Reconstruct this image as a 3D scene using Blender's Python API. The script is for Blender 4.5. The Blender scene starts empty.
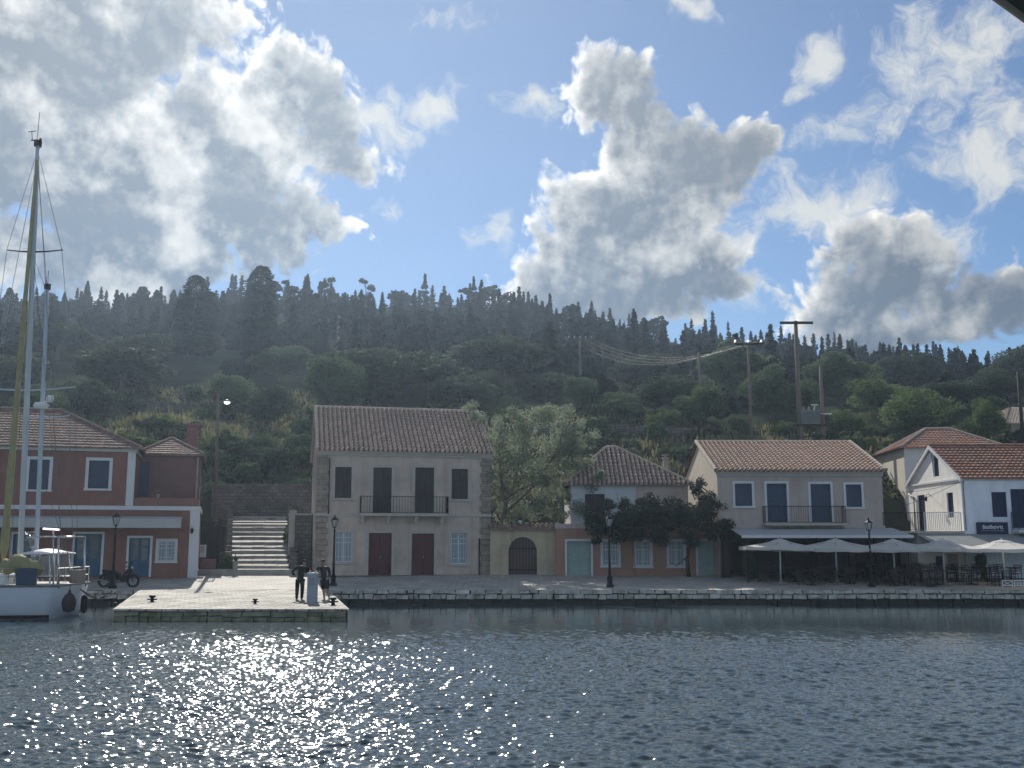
import bpy, bmesh, math, random
import numpy as np
from mathutils import Vector, Matrix

scene = bpy.context.scene
col = scene.collection
R = math.radians

# ------------------------------------------------------------------ camera, world, sun, exposure
PITCH, CAMZ, FPX = R(8.72), 3.0, 1024.0
cam = bpy.data.cameras.new('camera'); cam.lens = 36; cam.sensor_width = 36
cam.clip_start = .1; cam.clip_end = 3000
camo = bpy.data.objects.new('camera', cam); col.objects.link(camo)
camo.location = (0, 0, CAMZ); camo.rotation_euler = (R(90) + PITCH, 0, 0)
scene.camera = camo
scene.view_settings.view_transform = 'Standard'
scene.view_settings.look = 'None'
scene.view_settings.exposure = .36
scene.view_settings.gamma = 1
scene.view_settings.use_curve_mapping = False

SUN_AZ, SUN_EL = R(-14), R(35)
sun = bpy.data.lights.new('sun', 'SUN'); sun.energy = 4.6; sun.angle = R(.55); sun.color = (1, .95, .86)
suno = bpy.data.objects.new('sun', sun); col.objects.link(suno)
SUND = Vector((math.sin(SUN_AZ) * math.cos(SUN_EL), math.cos(SUN_AZ) * math.cos(SUN_EL), math.sin(SUN_EL)))
suno.rotation_euler = (-SUND).to_track_quat('-Z', 'Y').to_euler()

def ray(px, py):
    a, b = px - 512.0, 384.0 - py
    cp, sp = math.cos(PITCH), math.sin(PITCH)
    return Vector((a, FPX * cp - b * sp, FPX * sp + b * cp))
def at(px, py, Y):
    d = ray(px, py); t = Y / d.y
    return Vector((d.x * t, Y, CAMZ + d.z * t))
def atz(px, py, z):
    d = ray(px, py); t = (z - CAMZ) / d.z
    return Vector((d.x * t, d.y * t, z))

SKY_STRENGTH = .085
SKY_TINT = (.54, .66, .77)
CLOUD_GREY, CLOUD_WHITE, CLOUD_WISP = (1.75, 2.0, 2.35), (9.6, 9.3, 8.6), (6.6, 6.7, 6.5)
world = bpy.data.worlds.new('World'); scene.world = world; world.use_nodes = True
def build_world():
    nt = world.node_tree; N = nt.nodes; L = nt.links
    for n in list(N): N.remove(n)
    def new(tree, t, **kw):
        n = tree.nodes.new(t)
        for k, v in kw.items(): setattr(n, k, v)
        return n
    def math_(tree, op, a, b=None, c=None, clamp=False):
        n = tree.nodes.new('ShaderNodeMath'); n.operation = op; n.use_clamp = clamp
        for i, v in enumerate((a, b, c)):
            if v is None: continue
            if isinstance(v, (int, float)): n.inputs[i].default_value = v
            else: tree.links.new(v, n.inputs[i])
        return n.outputs[0]
    def vec_(tree, op, a, b=None):
        n = tree.nodes.new('ShaderNodeVectorMath'); n.operation = op
        for i, v in enumerate((a, b)):
            if v is None: continue
            if isinstance(v, (tuple, list)): n.inputs[i].default_value = v
            else: tree.links.new(v, n.inputs[i])
        return n.outputs['Value'] if op in ('LENGTH', 'DOT_PRODUCT') else n.outputs['Vector']
    def noise(tree, vec, scale, detail, rough, lac=2.0):
        n = tree.nodes.new('ShaderNodeTexNoise'); n.noise_dimensions = '2D'
        n.inputs['Scale'].default_value = scale; n.inputs['Detail'].default_value = detail
        n.inputs['Roughness'].default_value = rough; n.inputs['Lacunarity'].default_value = lac
        tree.links.new(vec, n.inputs['Vector']); return n
    def ang(px, py):
        d = ray(px, py).normalized()
        return math.atan2(d.x, d.y) * 1000, math.asin(d.z) * 1000
    # cloud masses by direction (x, y, radius x, radius y, weight)
    cumulus = [
        (607, 92, 62, 52, 1.15), (632, 80, 34, 34, .9), (580, 110, 36, 42, .9), (640, 150, 62, 46, .9), (700, 160, 80, 56, 1.05), (752, 146, 44, 46, 1.0),
        (640, 205, 120, 66, 1.2), (600, 238, 92, 60, 1.2), (566, 262, 62, 48, 1.0), (660, 262, 112, 52, 1.05),
        (532, 288, 44, 34, .8), (705, 286, 70, 34, .8), (620, 300, 130, 34, .9),
        (60, 40, 190, 90, 1.2), (-20, 20, 150, 120, 1.3), (40, -40, 260, 90, 1.2), (150, 20, 110, 60, 1.0), (20, 130, 120, 110, 1.2), (110, 190, 150, 120, 1.4),
        (200, 170, 130, 110, 1.3), (280, 110, 88, 84, 1.1), (268, 60, 40, 48, .9), (330, 140, 64, 44, .9),
        (250, 225, 110, 64, 1.1), (330, 232, 44, 26, .75), (60, 260, 150, 60, 1.1), (170, 262, 90, 40, .9),
        (865, 250, 70, 52, .9), (850, 300, 84, 52, 1.0), (905, 275, 80, 52, 1.0), (960, 312, 90, 40, .9),
        (790, 318, 30, 20, .6), (1000, 296, 60, 36, .85), (900, 330, 130, 30, .9)]
    wisp = [
        (432, 112, 72, 24, .62), (470, 92, 26, 26, .5), (385, 128, 60, 20, .6), (436, 16, 40, 20, .45), (530, 102, 30, 20, .5), (380, 205, 30, 14, .3),
        (822, 60, 26, 34, .55), (810, 88, 24, 18, .55), (835, 125, 70, 30, .52), (880, 130, 70, 30, .45), (940, 45, 100, 62, .78), (985, 20, 80, 40, .7),
        (965, 165, 80, 46, .75), (1010, 115, 60, 50, .75), (1000, 180, 70, 40, .6), (815, 208, 90, 46, .75), (760, 215, 60, 30, .5),
        (720, 255, 60, 34, .6), (750, 296, 44, 16, .5), (860, 195, 70, 36, .5), (695, 12, 40, 12, .35), (930, 245, 40, 40, .4), (490, 235, 14, 14, .3), (495, 215, 10, 10, .3)]
    def make_group(name, full):
        g = bpy.data.node_groups.new(name, 'ShaderNodeTree')
        g.interface.new_socket('P', in_out='INPUT', socket_type='NodeSocketVector')
        for k in 'DW': g.interface.new_socket(k, in_out='OUTPUT', socket_type='NodeSocketFloat')
        gi = g.nodes.new('NodeGroupInput'); go = g.nodes.new('NodeGroupOutput'); P = gi.outputs[0]
        w1 = noise(g, P, .012, 3, .55)
        wv = vec_(g, 'MULTIPLY', vec_(g, 'SUBTRACT', w1.outputs['Color'], (.5, .5, .5)), (70, 70, 0))
        Q = vec_(g, 'ADD', P, wv)
        def field(lst, k):
            acc = None
            for (x, y, rx, ry, w) in lst:
                a, e = ang(x, y); a2, _ = ang(x + rx, y); a1, _ = ang(x - rx, y); _, e2 = ang(x, y - ry); _, e1 = ang(x, y + ry)
                d = vec_(g, 'LENGTH', vec_(g, 'MULTIPLY', vec_(g, 'SUBTRACT', Q, (a, e, 0)), (2 * w / (a2 - a1), 2 * w / (e2 - e1), 0)))
                v = math_(g, 'SUBTRACT', w, d)
                acc = v if acc is None else math_(g, 'SMOOTH_MAX', acc, v, k)
            return acc
        f = field(cumulus, .12)
        # clouds outside the photographed part of the sky, made denser to light the facades
        sp = g.nodes.new('ShaderNodeSeparateXYZ'); g.links.new(P, sp.inputs[0])
        away = math_(g, 'MAXIMUM', math_(g, 'SUBTRACT', math_(g, 'DIVIDE', math_(g, 'ABSOLUTE', sp.outputs[0]), 520.0), 1.0),
                     math_(g, 'SUBTRACT', math_(g, 'DIVIDE', sp.outputs[1], 530.0), 1.0))
        awm = math_(g, 'MULTIPLY', away, 6.0, clamp=True)
        thr = math_(g, 'SUBTRACT', .50, math_(g, 'MULTIPLY', math_(g, 'SUBTRACT', 1.0, math_(g, 'DIVIDE', math_(g, 'ABSOLUTE', sp.outputs[0]), 1100.0), clamp=True), .06))
        big = noise(g, P, .0032, 3, .5).outputs[0]
        fo = math_(g, 'SUBTRACT', math_(g, 'MULTIPLY', math_(g, 'SUBTRACT', big, thr), 3.2), math_(g, 'MULTIPLY', math_(g, 'SUBTRACT', 1.0, awm), 3.0))
        f = math_(g, 'MAXIMUM', f, fo)
        fbm = noise(g, P, .022, 8 if full else 4, .6).outputs[0]
        vo = g.nodes.new('ShaderNodeTexVoronoi'); vo.voronoi_dimensions = '2D'; vo.feature = 'F1'
        vo.inputs['Scale'].default_value = .036; vo.inputs['Detail'].default_value = 2 if full else 1; vo.inputs['Roughness'].default_value = .55
        g.links.new(Q, vo.inputs['Vector'])
        bil = math_(g, 'SUBTRACT', .42, vo.outputs['Distance'])
        D = math_(g, 'ADD', f, math_(g, 'ADD', math_(g, 'MULTIPLY', math_(g, 'SUBTRACT', fbm, .5), .95), math_(g, 'MULTIPLY', bil, .34)))
        g.links.new(D, go.inputs[0])
        if full:
            W = math_(g, 'ADD', field(wisp, .1), math_(g, 'MULTIPLY', math_(g, 'SUBTRACT', noise(g, Q, .017, 8, .66).outputs[0], .5), 2.0))
            g.links.new(W, go.inputs[1])
        return g
    GF, GC = make_group('cloud_density', True), make_group('cloud_density_coarse', False)

    tc = N.new('ShaderNodeTexCoord'); dirv = vec_(nt, 'NORMALIZE', tc.outputs['Generated'])
    s = N.new('ShaderNodeSeparateXYZ'); L.new(dirv, s.inputs[0])
    az = math_(nt, 'MULTIPLY', math_(nt, 'ARCTAN2', s.outputs[0], s.outputs[1]), 1000.0)
    el = math_(nt, 'MULTIPLY', math_(nt, 'ARCSINE', s.outputs[2]), 1000.0)
    cb = N.new('ShaderNodeCombineXYZ'); L.new(az, cb.inputs[0]); L.new(el, cb.inputs[1]); P0 = cb.outputs[0]
    tosun = vec_(nt, 'NORMALIZE', vec_(nt, 'SUBTRACT', (SUN_AZ * 1000, SUN_EL * 1000, 0), P0))
    def dens(p, g=GC):
        n = N.new('ShaderNodeGroup'); n.node_tree = g; L.new(p, n.inputs[0]); return n.outputs[0], n.outputs[1]
    D0, W0 = dens(P0, GF)
    T = None
    for k in (10, 34):
        Dk, _ = dens(vec_(nt, 'ADD', P0, vec_(nt, 'MULTIPLY', tosun, (k, k, 0))))
        Dk = math_(nt, 'MULTIPLY', math_(nt, 'MAXIMUM', Dk, 0.0), {10: 1.3, 34: 1.3}[k])
        T = Dk if T is None else math_(nt, 'ADD', T, Dk)
    thick = math_(nt, 'ADD', T, math_(nt, 'MULTIPLY', math_(nt, 'MAXIMUM', D0, 0.0), .55))
    lit = math_(nt, 'POWER', 2.718, math_(nt, 'MULTIPLY', thick, -2.2))
    LUMP = noise(nt, vec_(nt, 'ADD', P0, (300, 40, 0)), .0135, 5, .55).outputs[0]
    def sstep(x, a, b):
        n = N.new('ShaderNodeMapRange'); n.interpolation_type = 'SMOOTHSTEP'
        n.inputs['From Min'].default_value = a; n.inputs['From Max'].default_value = b
        L.new(x, n.inputs['Value']); return n.outputs[0]
    aC, aW = sstep(D0, -.02, .28), math_(nt, 'MULTIPLY', sstep(W0, .02, .72), .92)
    sunside = math_(nt, 'POWER', math_(nt, 'MAXIMUM', vec_(nt, 'DOT_PRODUCT', dirv, tuple(SUND)), 0.0), 6.0)
    def cmix(f, a, b):
        n = N.new('ShaderNodeMix'); n.data_type = 'RGBA'
        if isinstance(f, float): n.inputs[0].default_value = f
        else: L.new(f, n.inputs[0])
        for i, v in ((6, a), (7, b)):
            if isinstance(v, tuple): n.inputs[i].default_value = (*v, 1)
            else: L.new(v, n.inputs[i])
        return n.outputs[2]
    grey, white = CLOUD_GREY, CLOUD_WHITE
    lit = math_(nt, 'ADD', math_(nt, 'MULTIPLY', lit, .9), math_(nt, 'MULTIPLY', sstep(LUMP, .44, .70), .42), clamp=True)
    fin = lambda p: noise(nt, p, .024, 6, .55).outputs[0]
    rel = math_(nt, 'SUBTRACT', fin(P0), fin(vec_(nt, 'ADD', P0, vec_(nt, 'MULTIPLY', tosun, (8, 8, 0)))))
    lit = math_(nt, 'ADD', lit, math_(nt, 'MULTIPLY', rel, .5), clamp=True)
    grey = cmix(sstep(el, 200, 420), (1.1, 1.5, 2.1), grey)
    cc = cmix(lit, grey, white)
    cc = vec_(nt, 'SCALE', cc); SC = cc.node; front = math_(nt, 'MAXIMUM', vec_(nt, 'DOT_PRODUCT', dirv, (-SUND.x, -SUND.y, 0)), 0.0)
    L.new(math_(nt, 'ADD', math_(nt, 'MULTIPLY_ADD', sunside, .7, .82), math_(nt, 'MULTIPLY', front, 2.4)), SC.inputs['Scale'])  # unseen clouds opposite the sun brightened as fill for the shaded facades
    sky = N.new('ShaderNodeTexSky'); sky.sky_type = 'NISHITA'; sky.sun_disc = False
    sky.sun_elevation = SUN_EL; sky.sun_rotation = SUN_AZ; sky.altitude = 100
    sky.air_density = 1.0; sky.dust_density = .0; sky.ozone_density = 3.0
    sk = N.new('ShaderNodeMix'); sk.data_type = 'RGBA'; sk.blend_type = 'MULTIPLY'; sk.inputs[0].default_value = 1
    L.new(sky.outputs[0], sk.inputs[6]); sk.inputs[7].default_value = (*SKY_TINT, 1)
    c = cmix(aW, cmix(math_(nt, 'MULTIPLY', sunside, .14), sk.outputs[2], (10.0, 10.0, 9.6)), CLOUD_WISP)
    c = cmix(aC, c, cc)
    bg = N.new('ShaderNodeBackground'); bg.inputs['Strength'].default_value = SKY_STRENGTH
    L.new(c, bg.inputs['Color'])
    out = N.new('ShaderNodeOutputWorld'); L.new(bg.outputs[0], out.inputs['Surface'])
    world.cycles.sampling_method = 'MANUAL'; world.cycles.sample_map_resolution = 512


build_world()

HAZE_DENSITY = .00042
scene.cycles.use_denoising = True
scene.cycles.max_bounces = 5
scene.cycles.diffuse_bounces = 2
scene.cycles.glossy_bounces = 2
scene.cycles.transmission_bounces = 4
scene.cycles.transparent_max_bounces = 8
scene.cycles.sample_clamp_indirect = 8

# ------------------------------------------------------------------ helpers
def tag(o, label=None, cat=None, group=None, kind=None):
    if label: o['label'] = label
    if cat: o['category'] = cat
    if group: o['group'] = group
    if kind: o['kind'] = kind
    return o
def thing(name, label, cat, loc=(0, 0, 0), rz=0, group=None):
    o = bpy.data.objects.new(name, None); col.objects.link(o)
    o.location = loc; o.rotation_euler = (0, 0, rz); o.empty_display_size = .2
    return tag(o, label, cat, group)
def copy_tree(o, parent=None):
    c = o.copy(); col.objects.link(c); c.parent = parent
    for ch in list(o.children): copy_tree(ch, c)
    return c
class MB:
    def __init__(s): s.v = []; s.f = []
    def add(s, vs, fs):
        b = len(s.v); s.v.extend([tuple(x) for x in vs]); s.f.extend([tuple(i + b for i in f) for f in fs]); return s
    def box(s, x0, x1, y0, y1, z0, z1, M=None, ch=0):
        if x1 < x0: x0, x1 = x1, x0
        if y1 < y0: y0, y1 = y1, y0
        if z1 < z0: z0, z1 = z1, z0
        vs = [Vector(p) for p in ((x0, y0, z0), (x1, y0, z0), (x1, y1, z0), (x0, y1, z0), (x0, y0, z1), (x1, y0, z1), (x1, y1, z1), (x0, y1, z1))]
        if M is not None: vs = [M @ v for v in vs]
        return s.add(vs, [(0, 3, 2, 1), (4, 5, 6, 7), (0, 1, 5, 4), (1, 2, 6, 5), (2, 3, 7, 6), (3, 0, 4, 7)])
    def quad(s, a, b, c, d): return s.add((a, b, c, d), [(0, 1, 2, 3)])
    def tube(s, pts, r, n=8, cap=True):
        pts = [Vector(p) for p in pts]; rs = r if isinstance(r, (list, tuple)) else [r] * len(pts)
        vs = []; fs = []; up = None
        for i, p in enumerate(pts):
            t = (pts[min(i + 1, len(pts) - 1)] - pts[max(i - 1, 0)])
            t = t.normalized() if t.length > 1e-9 else Vector((0, 0, 1))
            a = Vector((0, 0, 1)) if abs(t.z) < .9 else Vector((1, 0, 0))
            u = (a.cross(t)).normalized() if up is None else (up - t * up.dot(t)).normalized()
            up = u; w = t.cross(u)
            for k in range(n):
                th = 2 * math.pi * k / n; vs.append(p + (u * math.cos(th) + w * math.sin(th)) * rs[i])
        for i in range(len(pts) - 1):
            for k in range(n): fs.append((i * n + k, i * n + (k + 1) % n, (i + 1) * n + (k + 1) % n, (i + 1) * n + k))
        if cap: fs.append(tuple(range(n - 1, -1, -1))); fs.append(tuple((len(pts) - 1) * n + k for k in range(n)))
        return s.add(vs, fs)
    def lathe(s, prof, n=16, o=(0, 0, 0), axis='z'):
        vs = []; fs = []
        for r, z in prof:
            for k in range(n):
                th = 2 * math.pi * k / n; a, b = r * math.cos(th), r * math.sin(th)
                vs.append((o[0] + a, o[1] + b, o[2] + z) if axis == 'z' else ((o[0] + a, o[1] + z, o[2] + b) if axis == 'y' else (o[0] + z, o[1] + a, o[2] + b)))
        for i in range(len(prof) - 1):
            for k in range(n): fs.append((i * n + k, i * n + (k + 1) % n, (i + 1) * n + (k + 1) % n, (i + 1) * n + k))
        return s.add(vs, fs)
    def prism(s, poly, y0, y1):      # polygon in xz extruded along y
        n = len(poly); vs = [(x, y0, z) for x, z in poly] + [(x, y1, z) for x, z in poly]
        fs = [tuple(range(n)), tuple(range(2 * n - 1, n - 1, -1))] + [(i, n + i, n + (i + 1) % n, (i + 1) % n) for i in range(n)]
        return s.add(vs, fs)
    def build(s, name, mat, parent=None, smooth=False, bevel=0, loc=None):
        me = bpy.data.meshes.new(name); me.from_pydata(s.v, [], s.f); me.validate()
        bm = bmesh.new(); bm.from_mesh(me); bmesh.ops.recalc_face_normals(bm, faces=bm.faces)
        if bevel:
            bmesh.ops.remove_doubles(bm, verts=bm.verts, dist=1e-5)
            bmesh.ops.bevel(bm, geom=[e for e in bm.edges], offset=bevel, segments=1, affect='EDGES', clamp_overlap=True)
        bm.to_mesh(me); bm.free()
        if smooth:
            me.polygons.foreach_set('use_smooth', [True] * len(me.polygons))
        me.materials.append(mat)
        o = bpy.data.objects.new(name, me); col.objects.link(o)
        if parent: o.parent = parent
        if loc: o.location = loc
        return o
def np_quads(name, V, mat, parent=None, idx=None, smooth=False):
    V = np.asarray(V, np.float32).reshape(-1, 3); me = bpy.data.meshes.new(name)
    nq = len(V) // 4 if idx is None else len(idx)
    me.vertices.add(len(V)); me.vertices.foreach_set('co', V.ravel())
    li = np.arange(nq * 4, dtype=np.int32) if idx is None else np.asarray(idx, np.int32).ravel()
    me.loops.add(nq * 4); me.loops.foreach_set('vertex_index', li)
    me.polygons.add(nq); me.polygons.foreach_set('loop_start', np.arange(nq, dtype=np.int32) * 4)
    me.polygons.foreach_set('loop_total', np.full(nq, 4, np.int32))
    if smooth: me.polygons.foreach_set('use_smooth', np.ones(nq, bool))
    me.update(calc_edges=True); me.materials.append(mat)
    o = bpy.data.objects.new(name, me); col.objects.link(o)
    if parent: o.parent = parent
    return o

# ------------------------------------------------------------------ materials
def M(name, c, rough=.85, var=.18, scale=2.5, bump=.0, bscale=25, c2=None, c2amt=.5, c2scale=.6, metal=0.0, spec=.3, transl=0.0, emit=None, stretch=(1, 1, 1), cell=None, groove=None, streak=0):
    m = bpy.data.materials.new(name); m.use_nodes = True; nt = m.node_tree; N = nt.nodes; L = nt.links
    b = N['Principled BSDF']; b.inputs['Roughness'].default_value = rough; b.inputs['Metallic'].default_value = metal
    b.inputs['Specular IOR Level'].default_value = spec
    tc = N.new('ShaderNodeTexCoord'); mp = N.new('ShaderNodeMapping'); mp.inputs['Scale'].default_value = stretch
    L.new(tc.outputs['Object'], mp.inputs['Vector']); V = mp.outputs[0]
    def noise(sc, det=5, ro=.6):
        n = N.new('ShaderNodeTexNoise'); n.inputs['Scale'].default_value = sc; n.inputs['Detail'].default_value = det
        n.inputs['Roughness'].default_value = ro; L.new(V, n.inputs['Vector']); return n.outputs[0]
    def mix(f, a, bb):
        n = N.new('ShaderNodeMix'); n.data_type = 'RGBA'; L.new(f, n.inputs[0])
        for i, v in ((6, a), (7, bb)):
            if isinstance(v, tuple): n.inputs[i].default_value = (*v[:3], 1)
            else: L.new(v, n.inputs[i])
        return n.outputs[2]
    def rng(x, a, bb):
        n = N.new('ShaderNodeMapRange'); n.inputs['From Min'].default_value = a; n.inputs['From Max'].default_value = bb; L.new(x, n.inputs['Value']); return n.outputs[0]
    lo = tuple(max(0, x * (1 - var)) for x in c); hi = tuple(min(1, x * (1 + var)) for x in c)
    out = mix(rng(noise(scale), .3, .7), lo, hi)
    if cell:
        sn = N.new('ShaderNodeVectorMath'); sn.operation = 'SNAP'; L.new(tc.outputs['Object'], sn.inputs[0]); sn.inputs[1].default_value = cell
        wn = N.new('ShaderNodeTexWhiteNoise'); L.new(sn.outputs[0], wn.inputs['Vector'])
        mm = N.new('ShaderNodeMix'); mm.data_type = 'RGBA'; mm.blend_type = 'MULTIPLY'; mm.inputs[0].default_value = 1
        L.new(out, mm.inputs[6]); L.new(mix(wn.outputs[0], (.8, .79, .78), (1.15, 1.13, 1.1)), mm.inputs[7]); out = mm.outputs[2]
    if groove:      # shade between the tile ribs painted as dark stripes in the channels
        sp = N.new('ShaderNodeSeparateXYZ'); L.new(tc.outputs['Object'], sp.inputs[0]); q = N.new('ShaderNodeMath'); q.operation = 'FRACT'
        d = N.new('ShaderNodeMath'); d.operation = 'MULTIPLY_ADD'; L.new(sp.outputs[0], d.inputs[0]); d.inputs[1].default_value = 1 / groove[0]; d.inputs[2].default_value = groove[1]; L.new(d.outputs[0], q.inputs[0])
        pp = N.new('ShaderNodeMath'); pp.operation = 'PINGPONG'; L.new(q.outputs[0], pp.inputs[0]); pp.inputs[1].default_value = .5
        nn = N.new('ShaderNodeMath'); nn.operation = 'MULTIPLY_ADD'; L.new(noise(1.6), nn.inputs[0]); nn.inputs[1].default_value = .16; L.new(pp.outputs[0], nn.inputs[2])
        channel_shade = rng(nn.outputs[0], .22, .34); GR = (channel_shade, tuple(x * .28 for x in c))
    if c2:
        f = rng(noise(c2scale, 6, .65), .5 - .02, .5 + .16)
        g = N.new('ShaderNodeMath'); g.operation = 'MULTIPLY'; L.new(f, g.inputs[0]); g.inputs[1].default_value = c2amt
        out = mix(g.outputs[0], out, c2)
    if streak:      # rain streaks and grime runs down the plaster
        m2 = N.new('ShaderNodeMapping'); m2.inputs['Scale'].default_value = (2.6, 2.6, .22); L.new(tc.outputs['Object'], m2.inputs['Vector'])
        n3 = N.new('ShaderNodeTexNoise'); n3.inputs['Scale'].default_value = 1; n3.inputs['Detail'].default_value = 5; n3.inputs['Roughness'].default_value = .7; L.new(m2.outputs[0], n3.inputs['Vector'])
        g3 = N.new('ShaderNodeMath'); g3.operation = 'MULTIPLY'; L.new(rng(n3.outputs[0], .5, .72), g3.inputs[0]); g3.inputs[1].default_value = streak; out = mix(g3.outputs[0], out, tuple(x * .5 for x in c))
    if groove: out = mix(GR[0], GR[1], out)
    L.new(out, b.inputs['Base Color'])
    if bump:
        bn = N.new('ShaderNodeBump'); bn.inputs['Strength'].default_value = bump; bn.inputs['Distance'].default_value = .03
        L.new(noise(bscale, 4), bn.inputs['Height']); L.new(bn.outputs[0], b.inputs['Normal'])
    if transl:
        t = N.new('ShaderNodeBsdfTranslucent'); L.new(out, t.inputs['Color'])
        ms = N.new('ShaderNodeMixShader'); ms.inputs[0].default_value = transl
        L.new(b.outputs[0], ms.inputs[1]); L.new(t.outputs[0], ms.inputs[2]); L.new(ms.outputs[0], N['Material Output'].inputs['Surface'])
    if emit:
        b.inputs['Emission Color'].default_value = (*emit[:3], 1); b.inputs['Emission Strength'].default_value = emit[3]
    return m
def brick_mat(name, c1, c2, mortar, w, h, rough=.8, msize=.02, bump=.4, vertical=False, noisec=.25, offs=.5):
    m = bpy.data.materials.new(name); m.use_nodes = True; nt = m.node_tree; N = nt.nodes; L = nt.links; b = N['Principled BSDF']
    b.inputs['Roughness'].default_value = rough; b.inputs['Specular IOR Level'].default_value = .25
    tc = N.new('ShaderNodeTexCoord'); V = tc.outputs['Object']
    if vertical:
        s = N.new('ShaderNodeSeparateXYZ'); L.new(V, s.inputs[0]); ad = N.new('ShaderNodeMath'); ad.operation = 'ADD'
        L.new(s.outputs[0], ad.inputs[0]); L.new(s.outputs[1], ad.inputs[1])
        cbn = N.new('ShaderNodeCombineXYZ'); L.new(ad.outputs[0], cbn.inputs[0]); L.new(s.outputs[2], cbn.inputs[1]); V = cbn.outputs[0]
    nz = N.new('ShaderNodeTexNoise'); nz.inputs['Scale'].default_value = 1.3; nz.inputs['Detail'].default_value = 3; L.new(V, nz.inputs['Vector'])
    sb = N.new('ShaderNodeVectorMath'); sb.operation = 'SUBTRACT'; L.new(nz.outputs['Color'], sb.inputs[0]); sb.inputs[1].default_value = (.5, .5, .5)
    sc = N.new('ShaderNodeVectorMath'); sc.operation = 'SCALE'; L.new(sb.outputs[0], sc.inputs[0]); sc.inputs['Scale'].default_value = .3 * h
    ad2 = N.new('ShaderNodeVectorMath'); ad2.operation = 'ADD'; L.new(V, ad2.inputs[0]); L.new(sc.outputs[0], ad2.inputs[1])
    br = N.new('ShaderNodeTexBrick'); br.inputs['Scale'].default_value = 1; br.inputs['Brick Width'].default_value = w; br.inputs['Row Height'].default_value = h
    br.inputs['Mortar Size'].default_value = msize; br.inputs['Color1'].default_value = (*c1, 1); br.inputs['Color2'].default_value = (*c2, 1); br.inputs['Mortar'].default_value = (*mortar, 1)
    br.inputs['Mortar Smooth'].default_value = .3; br.offset = offs
    L.new(ad2.outputs[0], br.inputs['Vector'])
    n2 = N.new('ShaderNodeTexNoise'); n2.inputs['Scale'].default_value = .8; n2.inputs['Detail'].default_value = 8; n2.inputs['Roughness'].default_value = .7; L.new(V, n2.inputs['Vector'])
    rm = N.new('ShaderNodeMapRange'); rm.inputs['From Min'].default_value = .3; rm.inputs['From Max'].default_value = .7
    rm.inputs['To Min'].default_value = 1 - noisec; rm.inputs['To Max'].default_value = 1 + noisec; L.new(n2.outputs[0], rm.inputs['Value'])
    mu = N.new('ShaderNodeVectorMath'); mu.operation = 'SCALE'; L.new(br.outputs['Color'], mu.inputs[0]); L.new(rm.outputs[0], mu.inputs['Scale'])
    L.new(mu.outputs[0], b.inputs['Base Color'])
    bn = N.new('ShaderNodeBump'); bn.inputs['Strength'].default_value = bump; bn.inputs['Distance'].default_value = .04; bn.invert = True
    L.new(br.outputs['Fac'], bn.inputs['Height']); L.new(bn.outputs[0], b.inputs['Normal'])
    return m
def glass_mat(name, c=(.02, .025, .03), rough=.08):
    return M(name, c, rough=rough, var=.1, spec=.5)
mt = {}
mt['plaster_stone'] = M('grey beige plaster', (.53, .44, .375), .92, .12, 1.2, .3, 18, (.33, .28, .24), .7, .5, streak=.5)
mt['quoin'] = brick_mat('corner stones', (.33, .27, .22), (.24, .2, .17), (.16, .14, .12), .5, .3, vertical=True)
mt['old_stone'] = brick_mat('rubble stone', (.2, .185, .165), (.12, .112, .1), (.07, .063, .055), .42, .24, vertical=True, bump=.8)
mt['trim_stone'] = M('pale trim stone', (.44, .41, .37), .9, .12, 3)
mt['trim_white'] = M('white trim', (.62, .63, .64), .8, .06, 3)
mt['red_wall'] = M('terracotta plaster', (.245, .125, .10), .93, .12, 1.5, .2, 18, (.2, .1, .08), .6, .5, streak=.4)
mt['red_wall2'] = M('dull mauve red plaster', (.24, .135, .125), .93, .12, 1.5, .2, 18, (.14, .08, .07), .5, .5)
mt['orange_wall'] = M('orange plaster', (.37, .21, .15), .93, .12, 1.2, .2, 18, (.28, .165, .12), .6, .6, streak=.5)
mt['white_wall'] = M('white plaster', (.84, .82, .78), .9, .05, 1, .1, 18, (.58, .56, .52), .4, .7, streak=.3)
mt['shaded_white'] = M('white plaster in blue shade', (.74, .78, .86), .9, .05, 1, .1, 18, (.46, .53, .62), .4, .7, streak=.3)  # white plaster with the blue skylight of the shaded front put into its colour
mt['mauve_wall'] = M('mauve grey plaster', (.48, .40, .365), .92, .08, 1, .15, 18, (.3, .25, .23), .6, .5, streak=.4)
mt['greyblue_wall'] = M('light grey blue plaster', (.5, .53, .56), .9, .06, 1, .1, 18, (.4, .42, .44), .4, .6)
mt['yellow_wall'] = M('faded yellow plaster', (.5, .42, .29), .92, .1, 1.3, .2, 18, (.3, .25, .18), .6, .7, streak=.5)
mt['cream_wall'] = M('cream plaster', (.52, .47, .38), .92, .08, 1, .15, 18, (.38, .34, .28), .4, .5)
TW = .27
TC = (.27, .18, .3)
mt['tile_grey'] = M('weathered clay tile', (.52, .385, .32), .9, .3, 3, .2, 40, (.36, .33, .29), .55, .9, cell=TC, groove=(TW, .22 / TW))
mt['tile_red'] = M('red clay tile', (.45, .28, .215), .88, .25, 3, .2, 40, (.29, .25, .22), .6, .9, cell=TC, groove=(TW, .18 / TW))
mt['tile_flat'] = M('red flat clay tile', (.32, .165, .12), .88, .3, 3, .2, 40, (.2, .165, .14), .6, .9, cell=TC)
mt['tile_brown'] = M('old brown clay tile', (.26, .18, .15), .92, .3, 3, .2, 40, (.18, .165, .15), .5, .8, cell=TC)
mt['tile_ridge'] = M('mortared ridge tile', (.42, .35, .29), .92, .25, 5)
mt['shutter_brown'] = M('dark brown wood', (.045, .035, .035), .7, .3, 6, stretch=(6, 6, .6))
mt['door_maroon'] = M('maroon door paint', (.09, .025, .028), .6, .25, 3, stretch=(6, 6, .6))
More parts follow.
